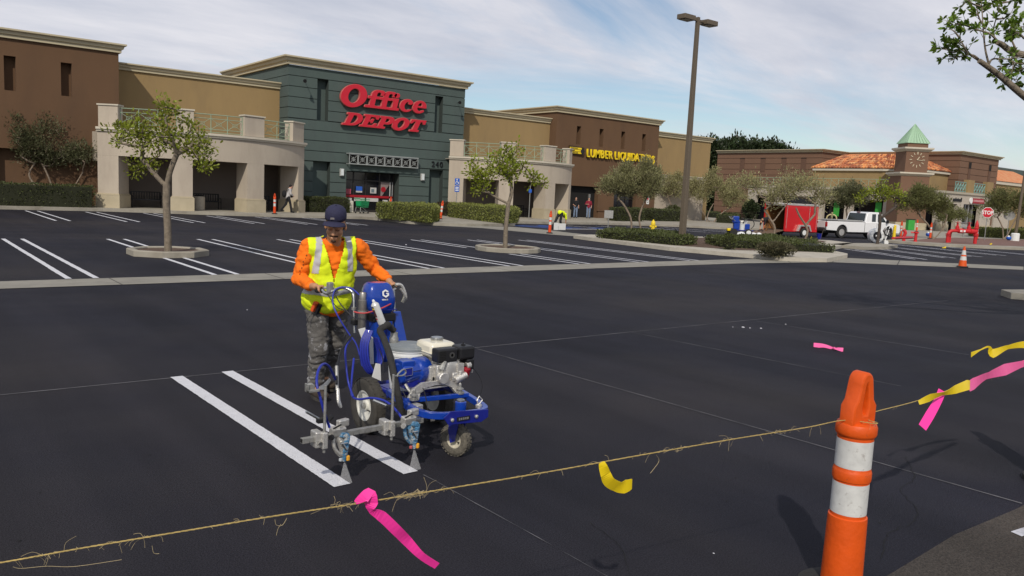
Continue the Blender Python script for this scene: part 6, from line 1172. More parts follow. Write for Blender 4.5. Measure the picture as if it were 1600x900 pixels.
sc_ = thing('spray_can', 'white spray can held upright against the blue pump hood by a red cord', 'spray can', (3.15,5.71,.85)); A_ = Vector((3.171, 5.700, 0.849)); B_ = Vector((3.083, 5.700, 1.042)); ax = (B_-A_); Lc = ax.length
M().lathe([(.030,0),(.033,.004),(.033,Lc*.80),(.030,Lc*.83),(.016,Lc*.90),(.013,Lc*.91)], 24, A_, ax).build('can_body', mat('white_can',(.62,.62,.60),.3,.2), sc_, True, smooth=35)
M().lathe([(.012,Lc*.91),(.012,Lc*.97),(.007,Lc*1.02)], 12, A_, ax).build('nozzle', WHT, sc_, True)
q = ax.to_track_quat('Z','Y').to_matrix().to_4x4(); T_ = Matrix.Translation(A_) @ q
def canband(z0, z1, a0, a1, m_, nm): 
    vs = [T_ @ Vector((.0337*math.cos(R(a)), .0337*math.sin(R(a)), z)) for a in np.linspace(a0, a1, 9) for z in (z0, z1)]; M().add(vs, [(2*i,2*i+2,2*i+3,2*i+1) for i in range(8)]).build(nm, m_, sc_, True)
import itertools
best = min(range(0, 360, 10), key=lambda a: (T_ @ Vector((math.cos(R(a)), math.sin(R(a)), 0))-A_).dot(Vector((.75,.65,0))))
canband(Lc*.72,Lc*.79,best-110,best-5,BLK,'black_band'); canband(Lc*.66,Lc*.72,best-110,best-5,SIGNY,'yellow_band'); canband(Lc*.34,Lc*.66,best-95,best-5,mat('can_maroon',(.10,.03,.035),.4),'dark_label'); canband(Lc*.22,Lc*.30,best-80,best-15,mat('can_red',(.45,.05,.04),.4),'red_label')

# ---------------- twine and ribbons ----------------
tw_ = thing('twine', 'frayed jute twine strung between orange delineators across the foreground', 'twine', (1.6,2.3,.83)); TWM = mat('jute_twine',(.42,.31,.11),.9,var=.3,scale=60)
PTS = [(-.08,2.56,.815),(0.22,2.502,.819),(0.405,2.475,.824),(.676,2.434,.828),(.962,2.392,.831),(1.237,2.351,.830),(1.569,2.302,.833),(2.001,2.238,.838),(2.435,2.174,.848),(2.972,2.095,.857),(3.427,2.027,.860),(3.70,1.99,.866),(3.79,1.87,.868),(3.89,1.985,.868),(4.489,2.015,.858),(5.146,2.055,.862),(5.7,2.089,.868),(6.339,2.128,.878),(6.6,2.0,.88)]
s_ = spline(PTS, 26); rs = random.Random(11)
for k in range(3):
    st = []
    for i, p in enumerate(s_):
        a = i*1.1+k*2.094; st.append(p+Vector((0, math.cos(a), math.sin(a)))*.0013)
    M().tube(st, [.0013*rs.uniform(.8,1.25) for _ in st], 4).build('strand', TWM, tw_, True)
fz = M()
for _ in range(170):
    i = rs.randrange(20, len(s_)-12); p = s_[i]
    if rs.random() < .55: i = rs.choice([66,70,128,150,152,206,230,300,250,175,97,40]) + rs.randrange(-5, 6); p = s_[min(max(i,1),len(s_)-2)]
    L_ = rs.choice([.008,.014,.02,.03,.05]); d = Vector((rs.gauss(0,1), rs.gauss(0,.6), rs.gauss(0,.8)-.15)).normalized(); q = p+d*L_*.5+Vector((rs.gauss(0,.003),0,rs.gauss(0,.003))); e = q+Vector((d.x,d.y,d.z-.8)).normalized()*L_*.6
    fz.tube(spline([p, q, e], 3), .00048, 3, False)
for cx_, nl in ((1.42,26),(1.45,22),(2.62,10),(3.3,10),(1.2,12)):
    for _ in range(nl):
        j = min(range(len(s_)), key=lambda k: abs(s_[k].x-cx_-rs.uniform(-.07,.07))); p = s_[j]; q = p+Vector((rs.uniform(-.03,.03),rs.gauss(0,.004),rs.gauss(0,.007))); fz.tube(spline([p,q,p+Vector((rs.uniform(-.05,.05),0,rs.gauss(0,.005)))],3), .0005, 3, False)
for st in ([(.25,2.5,.80),(.27,2.5,.79),(.33,2.49,.785),(.40,2.48,.77),(.52,2.46,.768)], [(.60,2.44,.80),(.605,2.44,.775),(.62,2.44,.77)], [(.96,2.39,.82),(.965,2.39,.80),(.985,2.39,.795),(1.0,2.39,.815)], [(.98,2.39,.80),(.97,2.39,.785),(.965,2.39,.765)], [(1.15,2.36,.84),(1.155,2.36,.855),(1.15,2.36,.87)], [(2.52,2.16,.84),(2.54,2.16,.81),(2.51,2.16,.78),(2.49,2.16,.765)]): fz.tube(spline(st,4), .0007, 3, False)
o = fz.build('loose_fibres', mat('pale_fibre',(.45,.36,.2),.9), tw_, True); o['kind'] = 'stuff'; tw_.location.z += .05
PINK = mat('fluorescent_pink_ribbon',(.86,.04,.33),.4,var=.06); PINKP = mat('pale_pink_ribbon',(.80,.12,.33),.45,var=.08); RYEL = mat('yellow_ribbon',(.72,.53,.01),.4,var=.08)
def ribbon(name, m_, label, pts, wd, upv=(0,0,1), tw=None, cat='ribbon'):
    s_ = spline(pts, 5); n = len(s_); vs = []; wd = wd if hasattr(wd,'__len__') else [wd]*len(pts)
    for i, p in enumerate(s_):
        f_ = i/(n-1)*(len(pts)-1); k = min(int(f_), len(pts)-2); wv = wd[k]+(wd[k+1]-wd[k])*(f_-k); t = (s_[min(i+1,n-1)]-s_[max(i-1,0)]).normalized()
        view = Vector((p.x, p.y, p.z-1.95)).normalized(); a = (tw[k]+(tw[k+1]-tw[k])*(f_-k)) if tw else .3; u = t.cross(Vector((.5,.83,-.3))).normalized(); v = t.cross(u); uu = u*math.cos(a)+v*math.sin(a)
        vs += [p+uu*wv/2, p+v*.0, p-uu*wv/2] if False else [p+uu*wv/2, p-uu*wv/2]
    me = bpy.data.meshes.new(name); me.from_pydata([tuple(v) for v in vs], [], [(2*i,2*i+1,2*i+3,2*i+2) for i in range(n-1)]); me.update()
    o = obj(name, me, m_, None); sm_ = o.modifiers.new('thick','SOLIDIFY'); sm_.thickness = .0012; o.location.z = .05 if pts[0][2] > .5 else 0; o['label'] = label; o['category'] = cat; return o
ribbon('pink_ribbon', PINK, 'long fluorescent pink ribbon hanging from the twine at lower centre', [(1.225,2.35,.835),(1.262,2.33,.862),(1.272,2.335,.83),(1.278,2.34,.80),(1.315,2.33,.775),(1.37,2.32,.715),(1.42,2.325,.66),(1.47,2.31,.60),(1.538,2.307,.545)], [.014,.046,.056,.026,.038,.040,.036,.030,.026], tw=[.2,0,.2,.9,.2,.3,.1,.4,.2])
ribbon('yellow_ribbon', RYEL, 'short yellow ribbon knotted on the twine right of the machine', [(2.238,2.20,.845),(2.245,2.195,.825),(2.262,2.195,.79),(2.285,2.195,.755),(2.33,2.19,.728),(2.37,2.185,.722),(2.405,2.18,.728)], [.022,.036,.044,.05,.055,.06,.05], tw=[.1,.3,0,.5,.7,.4,.6])
ribbon('pink_ribbon', PINK, 'pink ribbon tail hanging straight near the right end of the twine', [(4.86,2.035,.872),(4.80,2.03,.81),(4.71,2.025,.745),(4.63,2.023,.685)], [.045,.05,.055,.052], tw=[.2,.0,.1,.1])
ribbon('yellow_ribbon', RYEL, 'yellow ribbon wound around the twine at the pink ribbon tail', [(4.50,2.00,.852),(4.62,1.995,.866),(4.80,2.0,.868),(4.95,2.0,.875),(5.12,2.0,.884),(5.20,2.02,.874)], [.022,.045,.03,.05,.06,.03], tw=[0,.4,.9,.2,0,.3])
ribbon('pink_ribbon', PINKP, 'pale pink ribbon wrapped along the twine up to the right edge', [(5.13,2.0,.87),(5.25,2.02,.872),(5.5,2.04,.892),(5.8,2.05,.90),(6.1,2.06,.905),(6.42,2.07,.915)], [.055,.07,.05,.075,.05,.04], tw=[0,.2,.6,.1,.4,0])
ribbon('yellow_ribbon', RYEL, 'yellow ribbon tied to the delineator top at the right edge', [(5.42,2.12,1.02),(5.55,2.12,1.04),(5.68,2.12,1.05),(5.75,2.12,1.0),(5.95,2.1,1.03),(6.2,2.08,1.03),(6.5,2.06,.98)], [.035,.008,.012,.06,.03,.05,.02], tw=[.4,.2,.3,0,.5,.2,.2])
ribbon('pink_ribbon', PINKP, 'scrap of pink ribbon lying on the asphalt behind the tall delineator', [(10.30,6.10,.02),(10.36,5.98,.03),(10.38,5.86,.015),(10.33,5.78,.03),(10.38,5.70,.02)], [.09,.075,.04,.05,.07], tw=[-.5,-.6,-.2,-.7,-.3])

# ---------------- people ----------------
def capsule(m, a, b, ra, rb, n=12):
    a, b = Vector(a), Vector(b); d = (b-a); L_ = d.length
    if L_ < 1e-5: m.ball(a, ra, n, 8); return m
    prof = [(ra*math.cos(R(t)), -ra*math.sin(R(t))) for t in (80, 55, 28)] + [(ra, 0), (rb, L_)] + [(rb*math.cos(R(t)), L_+rb*math.sin(R(t))) for t in (28, 55, 80)]
    return m.lathe(prof, n, a, d)
def ell(m, c, r, rot=None, n=16, k=12):
    t = M().ball((0,0,0), r, n, k); q = Matrix.Translation(c) @ (rot if rot is not None else Matrix.Identity(4)); m.add([q @ Vector(v) for v in t.v], t.f); return m
def blob(m, voxel, smooth=6, noise_amp=0.0, noise_sc=9.0, nstretch=(1,1,1), deform=None):
    """fuses overlapping closed shapes into one continuous skin"""
    me = bpy.data.meshes.new('skin'); me.from_pydata(m.v, [], m.f); o = bpy.data.objects.new('skin', me); COL.objects.link(o)
    r = o.modifiers.new('r', 'REMESH'); r.mode = 'VOXEL'; r.voxel_size = voxel; r.use_smooth_shade = True
    s_ = o.modifiers.new('s', 'SMOOTH'); s_.factor = .5; s_.iterations = smooth
    bpy.context.view_layer.update(); me2 = bpy.data.meshes.new_from_object(o.evaluated_get(bpy.context.evaluated_depsgraph_get())); bpy.data.objects.remove(o)
    if noise_amp or deform:
        for v in me2.vertices:
            if noise_amp:
                p = Vector((v.co.x*nstretch[0], v.co.y*nstretch[1], v.co.z*nstretch[2]))*noise_sc; h = mnoise.noise(p)+.5*mnoise.noise(p*2.1); h = (abs(h)-.25)
                v.co += v.normal*h*noise_amp
            if deform: v.co = deform(v.co)
        me2.update()
    me2.polygons.foreach_set('use_smooth', [True]*len(me2.polygons)); return me2
def cut(me, keep):
    import bmesh
    bm = bmesh.new(); bm.from_mesh(me); bm.faces.ensure_lookup_table(); dele = [f for f in bm.faces if not keep(f.calc_center_median())]; bmesh.ops.delete(bm, geom=dele, context='FACES'); me2 = bpy.data.meshes.new('piece'); bm.to_mesh(me2); bm.free(); me2.polygons.foreach_set('use_smooth', [True]*len(me2.polygons)); return me2
def offset(me, d):
    me2 = me.copy(); ns = [v.normal.copy() for v in me2.vertices]
    for v, n in zip(me2.vertices, ns): v.co += n*d
    return me2
SKIN = mat('tanned_skin', (.46,.23,.125), .5, var=.08, scale=12, bump=.1, bscale=90); SKIN2 = mat('light_skin', (.50,.28,.20), .6)
VEST = mat('fluorescent_yellow_vest', (.72,.86,.01), .75, var=.05, scale=5, bump=.3, bscale=200); VESTS = mat('silver_reflective_tape', (.46,.46,.47), .45, var=.06)
SHIRT = mat('orange_sweatshirt', (.88,.17,.004), .85, var=.06, scale=8, bump=.3, bscale=150)
PANTS = mat('grey_work_trousers', (.100,.094,.088), .9, var=.25, scale=9, bump=.4, bscale=120, col2=(.26,.26,.27), thr=(13.0,.58,.61)); BOOT = mat('dusty_work_boot', (.05,.036,.026), .85, var=.3, scale=14, bump=.3)
NAVY = mat('navy_cap_cloth', (.020,.020,.052), .8, var=.2, scale=40, bump=.3, bscale=200); HAIR = mat('black_hair', (.012,.010,.009), .8)
man = thing('person', 'worker in yellow safety vest, orange sweatshirt and navy cap steering the striping machine', 'person', (3.15,6.6,0))
# joints (x, y, z); he faces -Y, leaning a little over the handlebar
pel = Vector((3.17,6.70,.93)); che = Vector((3.175,6.60,1.27)); nek = Vector((3.135,6.55,1.475)); hed = Vector((3.105,6.46,1.590))
shR, elR, wrR = Vector((2.935,6.63,1.385)), Vector((2.865,6.66,1.115)), Vector((2.869, 6.400, 1.079))
shL, elL, wrL = Vector((3.37,6.54,1.40)), Vector((3.555,6.56,1.19)), Vector((3.584, 6.360, 1.119))
hipR, knR, anR = Vector((3.07,6.72,.88)), Vector((3.06,6.66,.47)), Vector((3.075,6.74,.10))
hipL, knL, anL = Vector((3.27,6.70,.88)), Vector((3.285,6.78,.48)), Vector((3.27,7.0,.12))
HR = Matrix.Translation(hed) @ Matrix.Rotation(R(3),4,'Y') @ Matrix.Rotation(R(-33),4,'Z') @ Matrix.Rotation(R(20),4,'X') @ Matrix.Scale(1.10,4)   # head turned and bowed
hp = lambda x, y, z: HR @ Vector((x, y, z))
b = M()
ell(b, hp(0,.012,.035), (.076,.095,.098), (HR.to_3x3().to_4x4() @ Matrix.Scale(1/1.0,4))); ell(b, hp(0,-.015,-.045), (.062,.072,.072), (HR.to_3x3().to_4x4() @ Matrix.Scale(1/1.0,4)))
ell(b, hp(0,-.058,-.085), (.034,.034,.030)); ell(b, hp(.038,-.052,-.030), (.028,.026,.030)); ell(b, hp(-.038,-.052,-.030), (.028,.026,.030))   # chin, cheeks
capsule(b, hp(0,-.088,.018), hp(0,-.108,-.030), .009, .015, 10); ell(b, hp(.014,-.096,-.036), (.010,.011,.008)); ell(b, hp(-.014,-.096,-.036), (.010,.011,.008))  # nose
capsule(b, hp(-.045,-.076,.030), hp(-.012,-.090,.024), .010, .010, 8); capsule(b, hp(.045,-.076,.030), hp(.012,-.090,.024), .010, .010, 8)   # brow
capsule(b, hp(-.020,-.088,-.066), hp(.020,-.088,-.066), .0075, .0075, 8); capsule(b, hp(-.017,-.087,-.077), hp(.017,-.087,-.077), .0075, .0075, 8)  # lips
for s in (-1, 1): ell(b, hp(s*.078,.012,-.005), (.010,.020,.032)); ell(b, hp(s*.030,-.078,.008), (.015,.010,.010))   # ears, closed eyelids
capsule(b, nek-Vector((0,.01,.03)), hed-Vector((0,-.02,.05)), .066, .058); ell(b, che, (.17,.11,.20)); ell(b, pel, (.155,.11,.13)); capsule(b, che, pel, .125, .125)
for s_, e_, w_ in ((shR, elR, wrR), (shL, elL, wrL)): capsule(b, s_, e_, .055, .043); capsule(b, e_, w_, .043, .030)
for h_, k_, a_ in ((hipR, knR, anR), (hipL, knL, anL)): capsule(b, h_, k_, .085, .06); capsule(b, k_, a_, .058, .04); capsule(b, a_, a_+Vector((0,-.14,-.05)), .04, .03)
def hand(b, w, grip_a, grip_b, side):
    """palm over a bar from grip_a to grip_b, four fingers curling round it, thumb closing from the side"""
    ga, gb = Vector(grip_a), Vector(grip_b); ax = (gb-ga).normalized(); c = (ga+gb)/2; up = Vector((0,0,1)); f = ax.cross(up).normalized()
    if f.y > 0: f = -f
    palm = c+up*.030-f*.012; capsule(b, w, w+(palm-w)*.6, .031, .030, 10)
    for k in (-.030,-.010,.010,.030): capsule(b, w+(palm-w)*.55+ax*k*.7, palm+ax*k, .018, .0155, 8)
    for i, (k, ln) in enumerate(((-.033,.92),(-.011,1.0),(.012,.97),(.034,.84))):
        k1 = palm+ax*k+up*.002; p1 = k1+f*.030*ln+up*.004; p2 = p1+f*.010*ln-up*.030*ln; p3 = p2-f*.022*ln-up*.016*ln
        capsule(b, k1, p1, .0115, .0105, 8); capsule(b, p1, p2, .0105, .0095, 8); capsule(b, p2, p3, .0095, .0085, 8)
    t0 = palm-f*.012-ax*side*.036; t1 = t0-up*.030-ax*side*.012; t2 = t1-up*.020+f*.022; capsule(b, t0, t1, .0135, .0115, 8); capsule(b, t1, t2, .0115, .0095, 8)
gR = (Vector((2.87,6.19,1.07)), Vector((2.880, 6.320, 1.050))); gL = (Vector((3.57,6.2,1.057)), Vector((3.61,6.34,1.062)))
hand(b, wrR, gR[0], gR[1], 1); hand(b, wrL, gL[0]+Vector((0,.02,0)), gL[1], -1)
obj('body', blob(b, .0058, 4), SKIN, man, True)
# trousers
p = M(); ell(p, pel+Vector((0,0,-.02)), (.178,.132,.13)); capsule(p, pel+Vector((0,.0,.05)), pel, .135, .14)
for h_, k_, a_ in ((hipR, knR, anR), (hipL, knL, anL)):
    capsule(p, h_, k_, .108, .088); capsule(p, k_, a_+Vector((0,.0,.03)), .088, .074); ell(p, a_+Vector((0,0,.06)), (.08,.085,.045)); ell(p, k_+Vector((0,-.02,0)), (.082,.085,.07))
tr = blob(p, .010, 4, .026, 7.0, (1,1,2.4)); obj('trousers', tr, PANTS, man, True)
# sweatshirt
TR = Matrix.Rotation(R(-14), 4, 'Z'); p = M(); ell(p, che+Vector((0,.01,.0)), (.195,.142,.22), TR); ell(p, (che+pel)/2+Vector((0,-.01,.0)), (.185,.150,.2), TR); ell(p, pel+Vector((0,-.008,-.03)), (.192,.155,.16), TR); capsule(p, nek-Vector((0,-.01,.045)), nek-Vector((0,.0,.0)), .085, .07)
capsule(p, shR*.93+shL*.07, shR*.07+shL*.93, .085, .085)
for s_, e_, w_ in ((shR, elR, wrR), (shL, elL, wrL)):
    w2 = w_+(e_-w_)*.12; capsule(p, s_, e_, .084, .064); capsule(p, e_, w2, .064, .050); ell(p, w2, (.048,.048,.048))
sh = blob(p, .0095, 5, .024, 8.0, (1,1,1.6)); zc = lambda c: c.z > .765 and not (c.z > nek.z-.005+.25*(c.y-nek.y) and abs(c.x-nek.x) < .1)
obj('sweatshirt', cut(sh, zc), SHIRT, man, True)
cf = M(); 
for s_, w_ in ((elR, wrR), (elL, wrL)): d = (s_-w_).normalized(); cf.lathe([(.046,.0),(.049,.01),(.049,.045),(.046,.05)], 18, w_+d*.02, d); cf.build('cuff', SHIRT, man, True, smooth=50); cf = M()
# vest: torso shell, open in a V, armholes where the sleeves come through
TR = Matrix.Rotation(R(-14), 4, 'Z'); tc_ = Vector((3.145,6.60,0))
def tl_(c): v = TR.inverted() @ (Vector(c)-tc_); return v.x, v.y, c.z
p = M(); ell(p, che+Vector((-.032,.01,.0)), (.238,.170,.245), TR); ell(p, (che+pel)/2+Vector((-.03,-.012,.0)), (.232,.180,.22), TR); ell(p, pel+Vector((-.025,-.012,.0)), (.234,.178,.17), TR); capsule(p, shR*.97+shL*.03, shR*.06+shL*.94, .100, .100); capsule(p, shR*.6+shL*.4+Vector((0,-.05,-.05)), shR*.4+shL*.6+Vector((0,-.05,-.05)), .10, .10)
def vk(c):
    x, y, z = tl_(c)
    if z < .79+.25*abs(x)**1.3*(1 if y < 0 else 0): return False
    if abs(x) < .078 and z > 1.40 : return False
    xl = .225 if x < 0 else .195
    if abs(x) > xl and z > 1.22 and (abs(x)-xl) > (1.34-z)*.35: return False
    if y < 0 and z > 1.10 and abs(x+.004) < (z-1.10)*.27: return False
    if y < -.08 and z < .90 and abs(x-.035) < (.90-z)*.55: return False
    return True
ve = blob(p, .0095, 5, .020, 6.5, (1,1,1.3)); vest = obj('safety_vest', cut(ve, vk), VEST, man, True); so = vest.modifiers.new('t','SOLIDIFY'); so.thickness = .005
def band(cond, nm='reflective_stripe'):
    o_ = obj(nm, cut(offset(ve, .0035), lambda c: vk(c) and cond(c)), VESTS, vest); return o_
band(lambda c: c.z > 1.17 and abs(tl_(c)[0]+.150-(c.z-1.3)*.12) < .026 and tl_(c)[1] < .03); band(lambda c: c.z > 1.19 and abs(tl_(c)[0]-.138+(c.z-1.3)*.05) < .026 and tl_(c)[1] < .03)
band(lambda c: abs(c.z-(1.0+.02*mnoise.noise(Vector((c.x*6,0,0)))+(.16*(c.x-3.19) if c.x > 3.19 else 0))) < .025)
zp = [v.co for v in ve.vertices if abs(tl_(v.co)[0]+.004) < .009 and tl_(v.co)[1] < 0 and .91 < v.co.z < 1.12]; zp.sort(key=lambda c: c.z); zp = zp[::max(1, len(zp)//8)]
M().tube([c+Vector((-.001,-.006,0)) for c in zp], .004, 6).build('vest_zip', mat('zip_green',(.35,.42,.02),.6), vest)
rb = random.Random(8); bl = M()
for _ in range(26):
    v = rb.choice(ve.vertices); c = v.co+v.normal*.004
    if vk(v.co) and tl_(v.co)[1] < 0: bl.ball(c, (rb.uniform(.002,.006),.003,rb.uniform(.002,.006)), 5, 4)
bl.build('paint_specks', mat('dark_olive_spot',(.09,.10,.02),.8), vest)['kind'] = 'stuff'
# cap
cp = M(); vs = []; nn = 28; rings_ = []
prof = [(1.0,-.005),(1.01,.02),(.99,.05),(.90,.078),(.72,.099),(.45,.113),(.12,.119)]
for k, (rr_, z) in enumerate(prof):
    for j in range(nn): a = 2*math.pi*j/nn; vs.append(hp(.084*rr_*math.cos(a), .014+.100*rr_*math.sin(a), .068+z*.86))
cp.add(vs, [(i*nn+j, i*nn+(j+1)%nn, (i+1)*nn+(j+1)%nn, (i+1)*nn+j) for i in range(len(prof)-1) for j in range(nn)] + [tuple((len(prof)-1)*nn+j for j in range(nn))])
cap_ = cp.build('cap', NAVY, man, True, smooth=60); cap_.modifiers.new('t','SOLIDIFY').thickness = .003
br = M(); vs = []
for i in range(13):
    a = R(180+ (i-6)*12.5+90-90); x = .084*math.sin((i-6)/6*1.25); y = -.09+.03*(abs(i-6)/6)**2; ln = .062*math.cos((i-6)/6*1.25)+.006
    for k in range(4): vs.append(hp(x*(1+.04*k), y-ln*k/3+(.0), .072-.006*(k/3)-.020*(abs(i-6)/6)**2*1.0-.004*k))
br.add(vs, [(i*4+k, (i+1)*4+k, (i+1)*4+k+1, i*4+k+1) for i in range(12) for k in range(3)]); bo = br.build('brim', NAVY, cap_, smooth=70); bo.modifiers.new('t','SOLIDIFY').thickness = .004
M().obox(hp(-.012,-.0905,.098), (.034,.004,.016), R(-10), R(14)).build('cap_patch', mat('grey_patch',(.25,.23,.22),.7), cap_); M().ball(hp(0,.014,.172), (.008,.008,.005), 8, 5).build('cap_button', NAVY, cap_)
# beard, moustache, brows, stubble hair
p = M(); capsule(p, hp(-.030,-.083,-.052), hp(.030,-.083,-.052), .008, .008, 8); 
BEARD = mat('dark_stubble',(.05,.028,.018),.8); obj('moustache', blob(p, .004, 2), BEARD, man, True); p = M(); ell(p, hp(0,-.074,-.096), (.024,.020,.016)); obj('goatee', blob(p, .004, 2), BEARD, man, True)
for s in (-1, 1): M().tube(spline([hp(s*.052,-.078,.030),hp(s*.032,-.0905,.039),hp(s*.012,-.0985,.034)],3), [.003,.0045,.0048,.0052,.0052,.0045,.003], 6).build('eyebrow', HAIR, man, True); M().tube(spline([hp(s*.044,-.082,.004),hp(s*.030,-.0895,-.001),hp(s*.016,-.088,.002)],3), .0018, 4).build('eyelashes', HAIR, man, True)
p = M(); ell(p, hp(0,.028,.012), (.080,.092,.07), (HR.to_3x3().to_4x4() @ Matrix.Scale(1/1.0,4))); o = obj('hair', blob(p, .006, 2), HAIR, man, True)
# boots
for a_, rz in ((anR, .0), (anL, .05)):
    p = M(); f = Vector((-.03,-1,0)); capsule(p, a_+Vector((0,0,.06)), a_+Vector((0,.02,-.04)), .058, .055); capsule(p, a_+Vector((0,.03,-.045)), a_+f*.17+Vector((0,0,-.05)), .048, .044); ell(p, a_+f*.18+Vector((0,0,-.045)), (.052,.06,.042))
    bt_ = obj('boot', cut(blob(p, .008, 4), lambda c: c.z > a_.z-.10), BOOT, man, True)
    c_ = a_+f*.08; out = [(c_.x+.05*math.cos(t)*(1+.1*math.sin(t)), c_.y-.145*math.sin(t)) for t in np.linspace(0, 2*math.pi, 17)[:-1]]; M().prism(out, a_.z-.10, a_.z-.075).build('boot_sole', RUBD, bt_)
rd = M().obox((2.985,6.585,.87), (.05,.035,.10), .3, .5); rd.build('hip_radio', mat('radio_orange',(.65,.09,.02),.5), man, True, bevel=.008); M().obox((3.01,6.57,.85), (.03,.03,.10), .3, .5).tube(spline([(2.97,6.6,.83),(2.955,6.6,.79),(2.93,6.6,.77),(2.925,6.6,.74)],3),.004,5).build('radio_strap', BLK, man, True)
SLV = mat('sleeve_print', (.12,.05,.02), .8); 
for i in range(9):
    z = 1.33-.028*i; x = 2.885-.008*i-.0; y = 6.555+.006*i; M().obox((x+.006*math.sin(i*2.3), y, z), (.012,.004,.010), .5).build('sleeve_lettering', SLV, man, True)

def figure(label, loc, rz, J, cols, h=1.75, vox=.022, extra=None, hat=None):
    """small background person; J: local joints dict, faces -Y"""
    t = thing('person', label, 'person', loc, rz); V = lambda k: Vector(J[k])
    b = M(); ell(b, V('head'), (.078,.095,.115), n=12, k=8); capsule(b, V('neck'), V('head'), .055, .05, 8); ell(b, V('head')+Vector((0,-.1,-.02)), (.015,.02,.025)); capsule(b, V('neck'), V('pel'), .10, .11, 10)
    for s in 'RL': capsule(b, V('sh'+s), V('el'+s), .045, .038, 8); capsule(b, V('el'+s), V('ha'+s), .036, .028, 8); ell(b, V('ha'+s)+(V('ha'+s)-V('el'+s)).normalized()*.06, (.04,.04,.05)); capsule(b, V('hip'+s), V('kn'+s), .07, .05, 8); capsule(b, V('kn'+s), V('an'+s), .05, .035, 8)
    obj('body', blob(b, vox*.7, 2), cols['skin'], t)
    p = M(); ch = (V('neck')*.65+V('pel')*.35); ell(p, ch, (.18,.125,.2) if abs(V('neck').z-V('pel').z) > .3 else (.17,.2,.15)); capsule(p, V('neck')-(V('neck')-V('pel'))*.1, V('pel'), .125, .15, 12); capsule(p, V('shR'), V('shL'), .075, .075, 10)
    for s in 'RL':
        e = V('el'+s) if not cols.get('long') else V('ha'+s); m_ = V('el'+s); capsule(p, V('sh'+s), m_, .072, .058, 10)
        if cols.get('long'): capsule(p, m_, e, .058, .042, 10)
    obj('shirt', blob(p, vox, 3, .01, 7), cols['shirt'], t)
    p = M(); ell(p, V('pel')-Vector((0,0,.03)), (.165,.13,.12))
    for s in 'RL': capsule(p, V('hip'+s), V('kn'+s), .095, .075, 10); capsule(p, V('kn'+s), V('an'+s), .075, .062, 10)
    obj('trousers', blob(p, vox, 3, .01, 7), cols['trousers'], t)
    for s in 'RL': p = M(); capsule(p, V('an'+s)-Vector((0,-.02,.04)), V('an'+s)+Vector((0,-.15,-.055)), .048, .042, 8); obj('shoe', blob(p, vox, 1), cols['shoe'], t)
    p = M(); ell(p, V('head')+Vector((0,.02,.035)), (.088,.098,.092), n=12, k=8); obj('hair' if not hat else 'cap', blob(p, vox*.8, 1), hat or HAIR, t)
    if extra: extra(t)
    return t
std = dict(head=(0,-.03,1.62), neck=(0,0,1.45), pel=(0,0,.95), shR=(-.17,0,1.40), shL=(.17,0,1.40), elR=(-.24,.02,1.12), elL=(.24,.02,1.12), haR=(-.24,-.08,.90), haL=(.24,-.08,.90), hipR=(-.09,0,.92), hipL=(.09,0,.92), knR=(-.10,-.02,.50), knL=(.10,-.02,.50), anR=(-.11,0,.10), anL=(.11,0,.10))
BLKC = mat('black_cloth',(.012,.012,.014),.9); WHC = mat('pale_grey_cloth',(.42,.40,.40),.9); JEAN = mat('washed_blue_jeans',(.16,.21,.30),.9,var=.25,scale=10); MAR = mat('maroon_polo_cloth',(.22,.012,.03),.85)
def pack(t): M().ball((0,.24,1.12), (.15,.13,.22), 12, 8).build('backpack', BLKC, t, smooth=60); M().tube([(-.12,.15,1.3),(-.13,-.05,1.43),(-.10,-.13,1.2)], .022, 6).build('backpack_strap', BLKC, t); M().ball((.02,-.20,1.02), (.13,.12,.12), 10, 6).build('held_bundle', BLKC, t, smooth=60)
wk = dict(std, head=(0,-.16,1.56), neck=(0,-.10,1.42), pel=(0,.02,.93), shR=(-.15,-.06,1.37), shL=(.15,-.06,1.37), elR=(-.2,-.1,1.12), elL=(.2,-.1,1.12), haR=(-.1,-.26,1.02), haL=(.1,-.26,1.02), knR=(-.08,-.12,.52), anR=(-.08,-.18,.10), knL=(.08,.10,.52), anL=(.08,.38,.16))
figure('pedestrian with pale top and black backpack walking past the left arcade', (19.15,46.3,.15), R(82), wk, dict(skin=SKIN2, shirt=WHC, trousers=BLKC, shoe=BLKC, long=1), extra=pack, hat=BLKC)
bd = dict(std, head=(0,-.52,.78), neck=(0,-.42,.92), pel=(0,.05,.98), shR=(-.16,-.36,.90), shL=(.16,-.36,.90), elR=(-.18,-.42,.62), elL=(.18,-.42,.62), haR=(-.14,-.46,.36), haL=(.14,-.46,.36), knR=(-.10,.15,.52), anR=(-.13,.02,.10), knL=(.12,.30,.52), anL=(.15,.62,.12))
figure('worker in yellow vest bending over a stencil on the blue painted asphalt', (30.6,34.6,.0), R(112), bd, dict(skin=SKIN, shirt=VEST, trousers=BLKC, shoe=BLKC), hat=BLKC)
sten = thing('paint_stencil', 'white stencil boards held on the asphalt by the bending worker', 'stencil', (30.2,34.3,0)); M().box(29.75,30.05,34.1,34.14,0.01,.42).build('stencil_board', WHT, sten, True); M().box(30.2,30.75,34.25,34.29,0.01,.38).build('stencil_board', WHT, sten, True)
m1 = dict(std, haR=(-.10,-.12,1.02), elR=(-.26,.02,1.15)); figure('man in black shirt and pale jeans standing in the dark flooring shop doorway', (45.8,49.9,.15), R(-35), m1, dict(skin=SKIN2, shirt=BLKC, trousers=JEAN, shoe=BLKC))
m2 = dict(std, haR=(-.10,-.12,1.18), elR=(-.28,.0,1.18), haL=(.22,-.05,.95)); figure('man in maroon polo shirt and jeans standing at the flooring shop doorway', (47.1,49.7,.15), R(-40), m2, dict(skin=SKIN2, shirt=MAR, trousers=JEAN, shoe=BLKC))

